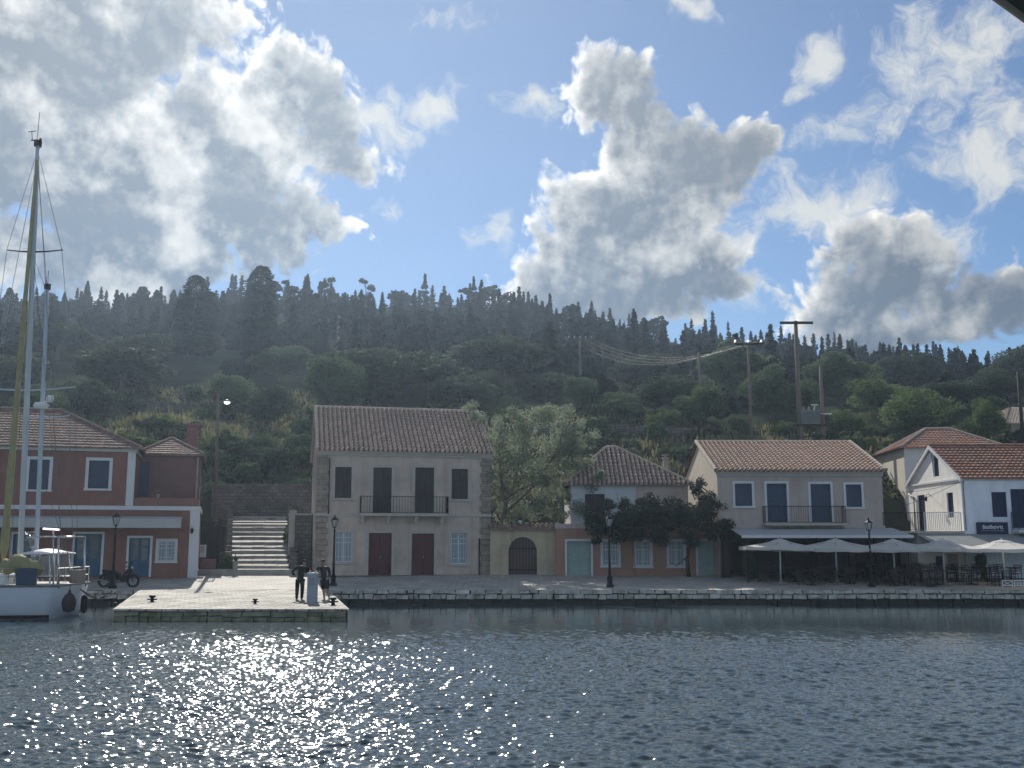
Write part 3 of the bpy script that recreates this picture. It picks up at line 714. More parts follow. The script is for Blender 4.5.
# ------------------------------------------------------------------ terracotta house on the left
def red_house():
    o = at(196, 577, 57.0); o.z = pave_z(57) - .02
    H = House('terracotta_house', 'terracotta red two-storey house with blue doors and long pale awning behind the yacht', 'house', o, R(16))
    r = H.root; X = lambda px, py, y=0: H.hit(px, py, y)[0]; Z = lambda px, py, y=0: H.hit(px, py, y)[1]
    xl = -20.0; zt = Z(160, 508); xm = X(134, 475); He = Z(80, 448); D = 8.5
    gops = [(H.rect(74, 534, 101, 577), 'glassdoor', 'blue_paint'), (H.rect(128.5, 538, 149.5, 577), 'glassdoor', 'blue_paint'), (H.rect(158, 541, 175, 561), 'barwindow', 'white_bar'),
            (H.rect(12, 534, 31, 577), 'glassdoor', 'blue_paint'), ((-17.6, .9, -16.5, 2.3), 'shutter', 'blue_shutter')]
    gops = [((h[0], max(0, h[1]) if 'door' in k else h[1], h[2], h[3]), k, m) for h, k, m in gops]
    uops = [(H.rect(88.5, 460.5, 109, 488.5), 'shutter'), (H.rect(29, 459.5, 49, 489.5), 'shutter'), ((-17.4, zt + .9, -16.3, zt + 2.4), 'shutter')]
    sh = lambda h: (h[0] - xl, h[1], h[2] - xl, h[3])
    w = MB(); tmp = MB(); wall_holes(tmp, -xl, zt, [sh(h) for h, k, m in gops], z0=-.4)
    w.add([(x + xl, y, z) for x, y, z in tmp.v], tmp.f)
    w.quad((0, 0, -.4), (0, D, -.4), (0, D, zt), (0, 0, zt)); w.quad((xl, D, -.4), (0, D, -.4), (0, D, zt), (xl, D, zt)); w.quad((xl, 0, -.4), (xl, D, -.4), (xl, D, zt), (xl, 0, zt))
    w.quad((xl, 0, zt), (0, 0, zt), (0, D, zt), (xl, D, zt))
    tmp = MB(); wall_holes(tmp, xm - xl, He, [(h[0] - xl, h[1], h[2] - xl, h[3]) for h, k in uops], z0=zt + .002)
    w.add([(x + xl, y + .004, z) for x, y, z in tmp.v], tmp.f)
    w.quad((xm, 0.004, zt), (xm, D, zt), (xm, D, He), (xm, 0.004, He)); w.quad((xl, D, zt), (xm, D, zt), (xm, D, He), (xl, D, He)); w.quad((xl, .004, zt), (xl, D, zt), (xl, D, He), (xl, .004, He))
    w.quad((xl, 0.004, He - .01), (xm, .004, He - .01), (xm, D, He - .01), (xl, D, He - .01))
    pz = Z(160, 498)
    w.box(xm + .01, -.02, .02, .2, zt + .004, pz); w.box(-.2, -.02, .2, 4.4, zt + .004, pz)
    sub(r, 'wall', w, 'red_wall')
    for h, k, m in gops: opening(r, h, k, m, 'trim_white', tw=.12, pane='glass_blue' if 'bar' in k else 'glass_dim')
    for h, k in uops: opening(r, h, k, 'blue_shutter', 'trim_white', tw=.16, y0=.004)
    b = MB(); b.box(xl, .08, -.07, .03, zt - .12, zt + .1); b.box(xl, xm + .12, -.09, .02, He - .16, He - .01); b.box(xm - .02, xm + .09, .03, D, He - .16, He - .01); b.box(.0, .08, .03, D, zt - .12, zt + .1)
    sub(r, 'cornice', b, 'trim_white')
    for x0, x1, z0, z1, ya in ((X(190, 540) - .05, .06, -.3, zt - .13, -.06), (xm - .36, xm + .03, zt + .11, He - .17, -.05)):
        p = MB(); p.box(x0, x1, ya, .3, z0, z1); sub(r, 'pilaster', p, 'trim_white')
    # awning valance
    xa = X(182, 524); za, zb2 = Z(150, 519.5), Z(150, 528); a = MB()
    n = 60
    a.box(xl + 1, xa, -1.32, -.0, za + .12, za + .16)
    a.add([(xl + 1, -.05, za + .16), (xa, -.05, za + .16), (xa, -1.35, za), (xl + 1, -1.35, za), (xl + 1, -.05, za + .13), (xa, -.05, za + .13), (xa, -1.32, za - .03), (xl + 1, -1.32, za - .03)], [(0, 1, 2, 3), (4, 7, 6, 5), (0, 4, 5, 1), (1, 5, 6, 2), (2, 6, 7, 3), (3, 7, 4, 0)])
    a.box(xl + 1, xa, -1.37, -1.345, zb2 - .01, za)
    a.v = a.v[8:]; a.f = [tuple(i - 8 for i in f) for f in a.f[6:]]
    ao = sub(r, 'awning', a, 'awning_pale')
    for i in range(7):
        x = xa - .1 - i * 3.0; f = MB(); f.tube([(x, -.05, za - .5), (x, -1.3, za - .03)], .02, 6); sub(ao, 'awning_arm', f, 'grey_metal')
    # wall lantern on the pilaster
    lx, lz = X(192, 531), Z(192, 531); l = MB(); l.lathe([(.0, .17), (.10, .08), (.085, .06), (.06, -.12), (.0, -.14)], 6, (lx, -.2, lz)); l.tube([(lx, -.06, lz + .1), (lx, -.2, lz + .2), (lx, -.2, lz + .15)], .012, 5); sub(r, 'wall_lantern', l, 'iron')
    # hip roof of the main block
    ov = .35; Hr = Z(30, 410, D / 2); hx = X(62, 410, D / 2); rf = MB(); z0 = He + .02
    roof_slope(rf, (xl, -ov, z0), (xm + ov, -ov, z0), (xl, D / 2, Hr), (hx, D / 2, Hr), amp=.022, step=.05, row=.36, tw=.24)
    roof_slope(rf, (xm + ov, -ov, z0), (xm + ov, D + ov, z0), (hx, D / 2, Hr), (hx, D / 2, Hr), amp=.022, step=.05, row=.36, tw=.24)
    roof_slope(rf, (xm + ov, D + ov, z0), (xl, D + ov, z0), (hx, D / 2, Hr), (xl, D / 2, Hr), amp=.022, step=.05, row=.6, tw=.24)
    ro = sub(r, 'roof', rf, 'tile_brown'); g = MB(); ridge_line(g, (hx, D / 2, Hr + .04), (xm + ov, -ov, z0 + .04), .1); ridge_line(g, (xl, D / 2, Hr + .04), (hx, D / 2, Hr + .04), .1); ridge_line(g, (hx, D / 2, Hr + .04), (xm + ov, D + ov, z0 + .04), .1)
    sub(ro, 'ridge_tile', g, 'tile_brown')
    so = MB(); so.box(xl, xm + ov - .04, -ov + .03, .0, He - .005, He + .03); sub(ro, 'eave_board', so, 'trim_stone')
    return H, zt
RH, RZT = red_house()
def red_wing():
    x_, z_ = RH.hit(199, 480, 4.5); o = RH.M @ Vector((x_, 4.5, 0)); o.z = pave_z(58)
    H = House('set_back_wing', 'mauve red set-back house with small hipped tile roof and brown chimney behind the terrace', 'house', o, R(16))
    r = H.root; xl = H.hit(137, 480)[0]; He = H.hit(170, 455)[1]; D = 6.5; Hr = H.hit(172, 438.5, 2.6)[1]
    w = MB(); w.box(xl, 0, 0, D, -.3, He); sub(r, 'wall', w, 'red_wall2')
    rf = MB(); ov = .25; ax = H.hit(172, 438, 2.6)[0]; z0 = He + .03
    A, B, C, E = (xl - .1, -ov, z0), (ov, -ov, z0), (ov, D, z0), (xl - .1, D, z0); p, q = (ax, 2.6, Hr), (ax, D - 2.6, Hr)
    for e0, e1, r0, r1 in ((A, B, p, p), (B, C, p, q), (C, E, q, q), (E, A, q, p)): roof_slope(rf, e0, e1, r0, r1, amp=.022, step=.05, row=.36, tw=.24)
    ro = sub(r, 'roof', rf, 'tile_brown'); g = MB()
    for a in (A, B): ridge_line(g, Vector(a) + Vector((0, 0, .04)), Vector(p) + Vector((0, 0, .04)), .1)
    sub(ro, 'ridge_tile', g, 'tile_brown')
    ch = MB(); cx, cz = H.hit(193, 426, 5.0); cw = .36; ch.box(cx - cw, cx + cw, 4.6, 5.3, He - .3, cz); ch.box(cx - cw - .06, cx + cw + .06, 4.54, 5.36, cz + .003, cz + .12); sub(ro, 'chimney', ch, 'red_wall2')
    e = MB(); e.box(xl - .05, ov - .05, -ov + .03, -.003, He - .04, He + .02); sub(ro, 'eave_board', e, 'trim_stone')
    pp = MB(); pp.tube([(-.12, -.06, 0), (-.12, -.06, He - .1)], .05, 8); sub(r, 'drainpipe', pp, 'trim_stone')
    d = MB(); x0, c, x1, d1 = H.rect(140, 462, 149, 497, 0); d.box(x0, x1, -.06, -.005, c, d1); sub(r, 'door', d, 'blue_shutter')
red_wing()

# ------------------------------------------------------------------ garden gate with arched door
def gate_wall():
    o = at(490, 579.5, 59.0); H = House('garden_gate_wall', 'faded yellow garden wall with arched brown plank door and tiled coping', 'wall', o); r = H.root
    W = H.hit(556, 555)[0]; Ht = H.hit(520, 529)[1]; x0, z0, x1, zs = H.rect(508.5, 548, 537, 579.5); rad = (x1 - x0) / 2; xc = (x0 + x1) / 2; zs = H.hit(520, 551)[1]; ztop = H.hit(522, 537)[1]
    ry = ztop - zs; n = 14; arc = [(xc - rad * math.cos(math.pi * i / n), zs + ry * math.sin(math.pi * i / n)) for i in range(n + 1)]
    w = MB(); prof = [(0, -.5), (x0, -.5), (x0, zs)] + arc[1:-1] + [(x1, zs), (x1, -.5), (W, -.5), (W, Ht)]
    # front and reveal built as strips above the arch
    w.quad((0, 0, -.5), (x0, 0, -.5), (x0, 0, Ht), (0, 0, Ht)); w.quad((x1, 0, -.5), (W, 0, -.5), (W, 0, Ht), (x1, 0, Ht))
    for (a, b), (c, d) in zip(arc, arc[1:]):
        w.quad((a, 0, b), (c, 0, d), (c, 0, Ht), (a, 0, Ht)); w.quad((a, 0, b), (a, .3, b), (c, .3, d), (c, 0, d))
    w.quad((x0, 0, -.5), (x0, .3, -.5), (x0, .3, zs), (x0, 0, zs)); w.quad((x1, 0, -.5), (x1, .3, -.5), (x1, .3, zs), (x1, 0, zs))
    w.box(0, W, .3, .5, -.5, Ht); w.quad((0, 0, -.5), (0, .3, -.5), (0, .3, Ht), (0, 0, Ht)); w.quad((W, 0, -.5), (W, .3, -.5), (W, .3, Ht), (W, 0, Ht)); w.quad((0, 0, Ht), (W, 0, Ht), (W, .3, Ht), (0, .3, Ht))
    sub(r, 'wall', w, 'yellow_wall')
    d = MB(); k = 9
    for i in range(k):
        a, b = x0 + (x1 - x0) * i / k + .005, x0 + (x1 - x0) * (i + 1) / k - .005
        za = lambda x: zs + ry * math.sqrt(max(0, 1 - ((x - xc) / rad) ** 2))
        y = .14 + .012 * (i % 2); d.add([(a, y, -.05), (b, y, -.05), (b, y, za(b)), (a, y, za(a)), (a, y + .05, -.05), (b, y + .05, -.05), (b, y + .05, za(b)), (a, y + .05, za(a))], [(0, 1, 2, 3), (0, 4, 5, 1), (1, 5, 6, 2), (2, 6, 7, 3), (3, 7, 4, 0)])
    do = sub(r, 'door', d, 'wood_arch'); hb = MB()
    for z in (.5, 1.7): hb.box(x0 + .03, x1 - .03, .12, .138, z, z + .07)
    sub(do, 'hinge_strap', hb, 'iron')
    c = MB(); roof_slope(c, (-.1, -.3, Ht + .02), (W + .1, -.3, Ht + .02), (-.1, .25, Ht + .27), (W + .1, .25, Ht + .27), row=.27); roof_slope(c, (W + .1, .8, Ht + .02), (-.1, .8, Ht + .02), (W + .1, .25, Ht + .27), (-.1, .25, Ht + .27), row=.27); sub(r, 'coping', c, 'tile_brown')
    st = MB(); st.box(-.3, W + .2, -.62, -.03, -.5, -.06); sub(r, 'doorstep', st, 'step_stone', bevel=.02)
gate_wall()

# ------------------------------------------------------------------ low house with green doors
def low_house():
    o = at(556, 581, 58.5); H = House('green_door_house', 'low orange and pale house with green doors, hipped tile roof and creeper across its front', 'house', o); r = H.root
    X = lambda px, py, y=0: H.hit(px, py, y)[0]; Z = lambda px, py, y=0: H.hit(px, py, y)[1]
    W = X(723, 560); Hg = Z(640, 524); D = 9
    gops = [(H.rect(567, 541, 591, 581), 'paneldoor', 'green_paint'), (H.rect(602.5, 541, 618.5, 565.5), 'barwindow', 'white_bar'), (H.rect(635.5, 541, 650.5, 566), 'barwindow', 'white_bar'),
            (H.rect(668.5, 541, 684, 566), 'barwindow', 'white_bar'), (H.rect(698, 541, 719.5, 581), 'paneldoor', 'green_paint')]
    gops = [((h[0], max(.0, h[1]) if 'door' in k else h[1], h[2], h[3]), k, m) for h, k, m in gops]
    w = MB(); wall_holes(w, W, Hg, [h for h, k, m in gops], z0=-.5)
    w.quad((0, 0, -.5), (0, D, -.5), (0, D, Hg), (0, 0, Hg)); w.quad((W, 0, -.5), (W, D, -.5), (W, D, Hg), (W, 0, Hg)); w.quad((0, D, -.5), (W, D, -.5), (W, D, Hg), (0, D, Hg)); w.quad((0, 0, Hg), (W, 0, Hg), (W, D, Hg), (0, D, Hg))
    sub(r, 'wall', w, 'orange_wall')
    for h, k, m in gops: opening(r, h, k, m, 'trim_white', tw=.11, pane='glass_blue')
    y1 = 1.4; xa, xb = X(571, 500, y1), X(688, 500, y1); He = Z(640, 485, y1); uh = H.rect(585, 494, 605, 524, y1); uh = (uh[0], max(uh[1], Hg + .05), uh[2], uh[3])
    u = MB(); t = MB(); wall_holes(t, xb - xa, He, [(uh[0] - xa, uh[1], uh[2] - xa, uh[3])], z0=Hg + .003); u.add([(x + xa, y + y1, z) for x, y, z in t.v], t.f)
    xs = X(636, 500, y1)
    u.quad((xa, y1, Hg), (xa, D, Hg), (xa, D, He), (xa, y1, He)); u.quad((xb, y1, Hg), (xb, D, Hg), (xb, D, He), (xb, y1, He)); u.quad((xa, D, Hg), (xb, D, Hg), (xb, D, He), (xa, D, He)); u.quad((xa, y1, He), (xb, y1, He), (xb, D, He), (xa, D, He))
    sub(r, 'upper_wall', u, 'greyblue_wall')
    m2 = MB(); m2.box(xs, xb + .01, y1 - .03, y1 - .004, Hg + .01, He - .05); sub(r, 'side_wall', m2, 'mauve_wall')
    opening(r, uh, 'shutterdoor', 'shutter_brown', None, y0=y1)
    ov = .3; y2 = 7.6; ym = (y1 + y2) / 2; ax = X(611, 448, ym); Hr = Z(611, 448, ym); z0 = He + .03; xb2 = X(692, 484, y1) ; rf = MB()
    A, B, C, E = (xa - ov, y1 - ov, z0), (xb2, y1 - ov, z0), (xb2, y2 + ov, z0), (xa - ov, y2 + ov, z0); p = (ax - .3, ym, Hr); q = (ax + .3, ym, Hr)
    for e0, e1, r0, r1 in ((A, B, p, q), (B, C, q, q), (C, E, q, p), (E, A, p, p)): roof_slope(rf, e0, e1, r0, r1)
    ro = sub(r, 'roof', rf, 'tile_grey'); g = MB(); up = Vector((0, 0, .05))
    for a, b in ((A, p), (B, q), (C, q), (E, p), (p, q)): ridge_line(g, Vector(a) + up, Vector(b) + up)
    sub(ro, 'ridge_tile', g, 'tile_ridge')
    c = MB(); cx, cz = H.hit(665.5, 455.5, 6.6); c.box(cx - .16, cx + .16, 6.45, 6.77, He, cz - .2); c.box(cx - .22, cx + .22, 6.39, 6.83, cz - .197, cz - .12); c.box(cx - .1, cx + .1, 6.5, 6.72, cz - .117, cz); c.box(cx - .2, cx + .2, 6.4, 6.82, cz + .003, cz + .06); sub(ro, 'chimney', c, 'concrete')
    st = MB(); st.box(-.6, W + 1.2, -.7, -.04, -.5, -.05); st.box(-1.2, W + 2.2, -1.35, -.71, -.6, -.17); sub(r, 'doorstep', st, 'step_stone', bevel=.02)
    k = MB(); k.box(-.05, W + .05, -.04, .0, Hg - .25, Hg + .02); sub(r, 'cornice', k, 'mauve_wall')
low_house()

# ------------------------------------------------------------------ grey house with the restaurant on its ground floor
GB = pave_z(57)
def grey_house():
    o = at(720, 560, 57.0); o.z = GB; H = House('restaurant_house', 'mauve grey two-storey house with four slate blue shutters over a dark open restaurant front', 'house', o); r = H.root
    X = lambda px, py, y=0: H.hit(px, py, y)[0]; Z = lambda px, py, y=0: H.hit(px, py, y)[1]
    W = X(883, 500); zf = Z(800, 526); He = Z(800, 470.5); D = 11.0; ym = D / 2; Hr = Z(790, 442.5, ym)
    ops = [(H.rect(735, 483.5, 752, 506), 'shutter'), (H.rect(767, 483.5, 787, 522), 'shutterdoor'), (H.rect(811, 484, 831, 522), 'shutterdoor'), (H.rect(846, 484.5, 861.5, 507), 'shutter')]
    w = MB(); wall_holes(w, W, He, [h for h, k in ops], z0=zf)
    for x in (0, W): w.quad((x, 0, -.3), (x, D, -.3), (x, D, He), (x, 0, He)); 
    w.quad((0, D, -.3), (W, D, -.3), (W, D, He), (0, D, He)); w.quad((0, 0, He), (W, 0, He), (W, D, He), (0, D, He)); w.quad((0, 0, zf), (W, 0, zf), (W, D, zf), (0, D, zf))
    w.add([(W, 0, He), (W, D, He), (W, ym, Hr - .08)], [(0, 1, 2)]); sub(r, 'wall', w, 'mauve_wall')
    g = MB(); g.box(-.02, -.004, .01, D, zf - 1, He - .002); g.add([(-.02, 0, He), (-.02, D, He), (-.02, ym, Hr - .08)], [(0, 1, 2)]); sub(r, 'gable', g, 'cream_wall')
    for h, k in ops: opening(r, h, k, 'blue_shutter', 'trim_white', tw=.13)
    # ground floor: piers and dark room behind
    for px in (727, 757, 790, 823, 853, 879):
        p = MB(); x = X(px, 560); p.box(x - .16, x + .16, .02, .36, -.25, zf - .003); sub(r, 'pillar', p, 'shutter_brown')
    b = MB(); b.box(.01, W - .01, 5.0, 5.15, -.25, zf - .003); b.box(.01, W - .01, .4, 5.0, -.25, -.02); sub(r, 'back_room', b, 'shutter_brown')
    # balcony
    zb = Z(800, 523.5); xa, xb = X(762, 515), X(843, 515); s = MB(); s.box(xa, xb, -.7, -.004, zb - .12, zb); bo = sub(r, 'balcony', s, 'trim_stone')
    rl = MB(); railing(rl, (xa + .05, -.65, zb), (xb - .05, -.65, zb), .92, 34, .009); railing(rl, (xa + .05, -.65, zb), (xa + .05, -.02, zb), .92, 5, .009); railing(rl, (xb - .05, -.65, zb), (xb - .05, -.02, zb), .92, 5, .009); sub(bo, 'railing', rl, 'iron')
    c = MB(); c.box(-.05, W + .05, -.16, .0, He - .2, He - .06); c.box(-.05, W + .05, -.09, .0, He - .32, He - .205); c.box(-.03, W + .03, -.05, 0, zf - .1, zf + .02); sub(r, 'cornice', c, 'trim_stone')
    rf = MB(); ov = .28; e = .18; z0 = He - .04
    roof_slope(rf, (-e, -ov, z0), (W + e, -ov, z0), (-e, ym, Hr), (W + e, ym, Hr)); roof_slope(rf, (W + e, D + ov, z0), (-e, D + ov, z0), (W + e, ym, Hr), (-e, ym, Hr), row=.5)
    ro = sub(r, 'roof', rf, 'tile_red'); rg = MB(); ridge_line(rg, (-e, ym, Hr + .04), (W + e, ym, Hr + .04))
    for x in (-e + .04, W + e - .04): ridge_line(rg, (x, -ov, z0 + .05), (x, ym, Hr + .06), .12)
    sub(ro, 'ridge_tile', rg, 'tile_ridge')
    # awning over the terrace
    a = MB(); xa, xb = X(737, 530, -2), X(906, 530, -2); zt, zl = Z(800, 528, -.1), Z(800, 535.5, -3.0)
    a.add([(xa, -.05, zt), (xb, -.05, zt), (xb, -3.0, zl), (xa, -3.0, zl), (xa, -.05, zt - .03), (xb, -.05, zt - .03), (xb, -3.0, zl - .03), (xa, -3.0, zl - .03)], [(0, 1, 2, 3), (4, 7, 6, 5), (0, 4, 5, 1), (1, 5, 6, 2), (2, 6, 7, 3), (3, 7, 4, 0)])
    ao = sub(r, 'awning', a, 'awning_pale'); v = MB(); v.box(xa, xb, -3.05, -3.02, zl - .13, zl + .02); sub(ao, 'valance', v, 'trim_white')
    for i in range(6):
        x = xa + .3 + (xb - xa - .6) * i / 5; p = MB(); p.tube([(x, -2.95, -.3), (x, -2.95, zl - .04)], .035, 8); sub(ao, 'awning_post', p, 'dark_pole')
grey_house()

# ------------------------------------------------------------------ white house with gable, terrace and sign
def white_house():
    o = at(966, 560, 57.0); o.z = GB; H = House('white_house', 'white gabled house with red tile roof, blue-shaded front and navy sign above its awning', 'house', o); r = H.root
    X = lambda px, py, y=0: H.hit(px, py, y)[0]; Z = lambda px, py, y=0: H.hit(px, py, y)[1]
    W = 9.5; He = Z(985, 477.5); yb = H.hitx(909, 500)[0]; D = yb; ym, Hr = H.hitx(934.5, 446); ym = D / 2; Hr = H.hitx(934.5, 446.5)[1]
    fops = [(H.rect(992, 492, 1007, 517), 'shutter'), ((5.2, .0, 6.2, 2.2), 'paneldoor'), ((3.0, He - 2.1, 4.0, He - .1 - .3), 'shutterdoor')]
    fops = [fops[0], ((X(1012, 515), Z(1012, 528), X(1012, 515) + 1.0, Z(1012, 489)), 'shutterdoor')]
    gx_ = lambda h: H.hitx(*h)[0]
    def grect(x0, y0, x1, y1): xm, ymid = (x0 + x1) / 2, (y0 + y1) / 2; return (D - H.hitx(x0, ymid)[0], H.hitx(xm, y1)[1], D - H.hitx(x1, ymid)[0], H.hitx(xm, y0)[1])
    gops = [(grect(918, 495, 925.5, 529), 'shutterdoor'), (grect(947, 492.5, 953.5, 517.5), 'shutter')]
    zt = H.hitx(940, 531)[1]; gops[0] = ((gops[0][0][0], zt + .03, gops[0][0][2], gops[0][0][3]), 'shutterdoor')
    w = MB(); wall_holes(w, W, He, [h for h, k in fops], z0=-.3); sub(r, 'front_wall', w, 'shaded_white')
    G = Matrix(((0, 1, 0, 0), (-1, 0, 0, D), (0, 0, 1, 0), (0, 0, 0, 1)))      # gable plane: u runs from the back to the front corner
    t = MB(); wall_holes(t, D, He, [h for h, k in gops], z0=-.3)
    att = grect(933, 454.5, 938.5, 476.5); att = (att[0], max(att[1], He + .05), att[2], att[3])
    k = (Hr - He) / (D / 2)
    top = lambda u: He + k * min(u, D - u)
    a0, z0_, a1, z1_ = att
    t.add([(0, 0, He), (a0, 0, He), (a0, 0, top(a0))], [(0, 1, 2)]); t.quad((a0, 0, He), (a1, 0, He), (a1, 0, z0_), (a0, 0, z0_))
    pm = D / 2
    if a0 < pm < a1: t.add([(a0, 0, z1_), (a1, 0, z1_), (a1, 0, top(a1)), (pm, 0, top(pm)), (a0, 0, top(a0))], [(0, 1, 2, 3, 4)]); t.add([(a1, 0, He), (D, 0, He), (a1, 0, top(a1))], [(0, 1, 2)])
    elif a1 <= pm: t.quad((a0, 0, z1_), (a1, 0, z1_), (a1, 0, top(a1)), (a0, 0, top(a0))); t.add([(a1, 0, He), (D, 0, He), (pm, 0, top(pm)), (a1, 0, top(a1))], [(0, 1, 2, 3)])
    else: t.quad((a0, 0, z1_), (a1, 0, z1_), (a1, 0, top(a1)), (a0, 0, top(a0))); t.add([(a1, 0, He), (D, 0, He), (a1, 0, top(a1))], [(0, 1, 2)]); t.add([(a0, 0, top(a0)), (a0, 0, He), (pm, 0, top(pm))], [(0, 1, 2)])
    for (a, c, b, d) in (att,):
        t.quad((a, 0, c), (a, .16, c), (a, .16, d), (a, 0, d)); t.quad((b, 0, c), (b, .16, c), (b, .16, d), (b, 0, d)); t.quad((a, 0, c), (b, 0, c), (b, .16, c), (a, .16, c)); t.quad((a, 0, d), (b, 0, d), (b, .16, d), (a, .16, d))
    g = MB(); g.add([G @ Vector(v) for v in t.v], t.f)
    g.quad((W, 0, -.3), (W, D, -.3), (W, D, He), (W, 0, He)); g.quad((0, D, -.3), (W, D, -.3), (W, D, He), (0, D, He)); g.add([(W, 0, He), (W, D, He), (W, D / 2, Hr)], [(0, 1, 2)]); g.quad((0, .3, He - .02), (W, .3, He - .02), (W, D, He - .02), (0, D, He - .02))
    sub(r, 'gable_wall', g, 'white_wall')
    for h, kd in fops: opening(r, h, kd, 'navy', None)
    for h, kd in gops + [(att, 'shutter')]: opening(r, h, kd, 'navy', None, M3=G)
    rf = MB(); ov = .25; e = .12
    roof_slope(rf, (-e, -ov, He - k * ov + .08), (W, -ov, He - k * ov + .08), (-e, D / 2, Hr + .08), (W, D / 2, Hr + .08), amp=.03, step=.08, row=.38); roof_slope(rf, (W, D + ov, He - k * ov + .08), (-e, D + ov, He - k * ov + .08), (W, D / 2, Hr + .08), (-e, D / 2, Hr + .08), row=.5)
    ro = sub(r, 'roof', rf, 'tile_flat'); rg = MB(); ridge_line(rg, (-e, D / 2, Hr + .12), (W, D / 2, Hr + .12)); sub(ro, 'ridge_tile', rg, 'tile_flat')
    vb = MB()
    for ya, yc in ((-ov, D / 2), (D + ov, D / 2)):
        za = He - k * ov; vb.add([(-.15, ya, za - .1), (-.15, yc, Hr - .1), (-.15, yc, Hr + .12), (-.15, ya, za + .12), (-.03, ya, za - .1), (-.03, yc, Hr - .1), (-.03, yc, Hr + .12), (-.03, ya, za + .12)], [(0, 1, 2, 3), (4, 7, 6, 5), (0, 4, 5, 1), (3, 2, 6, 7), (0, 3, 7, 4)])
    vb.box(-.06, W, -.1, .0, He - .16, He - .02); vb.box(-.07, -.005, -.06, D, He - .12, He - .02); sub(ro, 'verge', vb, 'trim_white')
    # lantern on the gable
    ly, lz = H.hitx(933.5, 497.5); l = MB(); l.tube([(-.03, ly, lz), (-.3, ly, lz + .22), (-.45, ly, lz + .1)], .015, 6); l.lathe([(.0, .18), (.11, .06), (.09, .05), (.06, -.14), (0, -.15)], 6, (-.45, ly, lz - .08)); sub(r, 'wall_lantern', l, 'iron')
    pp = MB(); pp.tube([(-.07, H.hitx(915, 500)[0], zt), (-.07, H.hitx(915, 500)[0], H.hitx(915, 497)[1]), (-.07, D - .1, H.hitx(912, 494)[1])], .04, 6); sub(r, 'drainpipe', pp, 'grey_metal'); pp = MB(); pp.tube([(.1, -.06, zt), (.1, -.06, He - .1)], .03, 6); sub(r, 'drainpipe', pp, 'grey_metal')
    # balcony at the right end of the front
    zb = Z(1021, 530.5); xa = X(1018.5, 520, -.9); b = MB(); b.box(xa, xa + 3, -.9, -.004, zb - .12, zb); bo = sub(r, 'balcony', b, 'trim_white'); rl = MB(); railing(rl, (xa + .05, -.85, zb), (xa + 2.9, -.85, zb), 1.0, 24, .014); railing(rl, (xa + .05, -.85, zb), (xa + .05, -.03, zb), 1.0, 6, .014); sub(bo, 'railing', rl, 'navy')
    # sloping awning
    a = MB(); xa, xb = X(928, 540, -1.5), W + .5; zt2, zl = Z(975, 534, -.05), Z(975, 547, -2.8); x2 = X(938, 547, -2.8)
    a.add([(xa, -.05, zt2), (xb, -.05, zt2), (xb, -2.8, zl), (x2, -2.8, zl), (xa, -.05, zt2 - .03), (xb, -.05, zt2 - .03), (xb, -2.8, zl - .03), (x2, -2.8, zl - .03)], [(0, 1, 2, 3), (4, 7, 6, 5), (0, 4, 5, 1), (1, 5, 6, 2), (2, 6, 7, 3), (3, 7, 4, 0)]); sub(r, 'awning', a, 'awning_grey')
    return H
WH = white_house()
def sign():
    H = WH; x0, z0, x1, z1 = H.rect(977, 522.5, 1008, 534, -.12); o = H.o + Vector(((x0 + x1) / 2, -.12, (z0 + z1) / 2)); w, h = (x1 - x0) / 2, (z1 - z0) / 2
    t = thing('shop_sign', 'navy blue shop sign with white Greek lettering on the blue-shaded front', 'sign', o)
    b = MB(); b.box(-w, w, -.02, .07, -h, h); b.box(-w - .015, w + .015, -.035, -.021, -h - .015, -h + .02); b.box(-w - .015, w + .015, -.035, -.021, h - .02, h + .015); sub(t, 'board', b, 'navy')
    cu = bpy.data.curves.new('lettering', 'FONT'); cu.body = 'διοδιοντι'; cu.size = h * .86; cu.align_x = 'CENTER'; cu.extrude = .006; cu.offset = .005
    cu.materials.append(M('white lettering', (.8, .82, .85), .6, .03)); tmp = bpy.data.objects.new('text', cu); col.objects.link(tmp); dg = bpy.context.evaluated_depsgraph_get(); me = bpy.data.meshes.new_from_object(tmp.evaluated_get(dg)); bpy.data.objects.remove(tmp)
    lo = bpy.data.objects.new('lettering', me); col.objects.link(lo); lo.parent = t; lo.rotation_euler = (R(90), 0, 0); lo.location = (0, -.03, -.08 * h)
    lines = MB(); x = -w * .72
    rr = random.Random(4)
    while x < w * .72:
        l = rr.uniform(.02, .05); z = -h * .52; hh = h * .2
        lines.box(x, x + .012, -.032, -.021, z, z + hh); 
        if rr.random() < .7: lines.box(x + .014, x + l, -.032, -.021, z + hh * rr.choice((0, .4, .8)), z + hh * rr.choice((.2, .6, 1.0)) + .004)
        x += l + .016
    sub(t, 'small_lettering', lines, M('faint lettering', (.35, .4, .5), .6, .03))
sign()
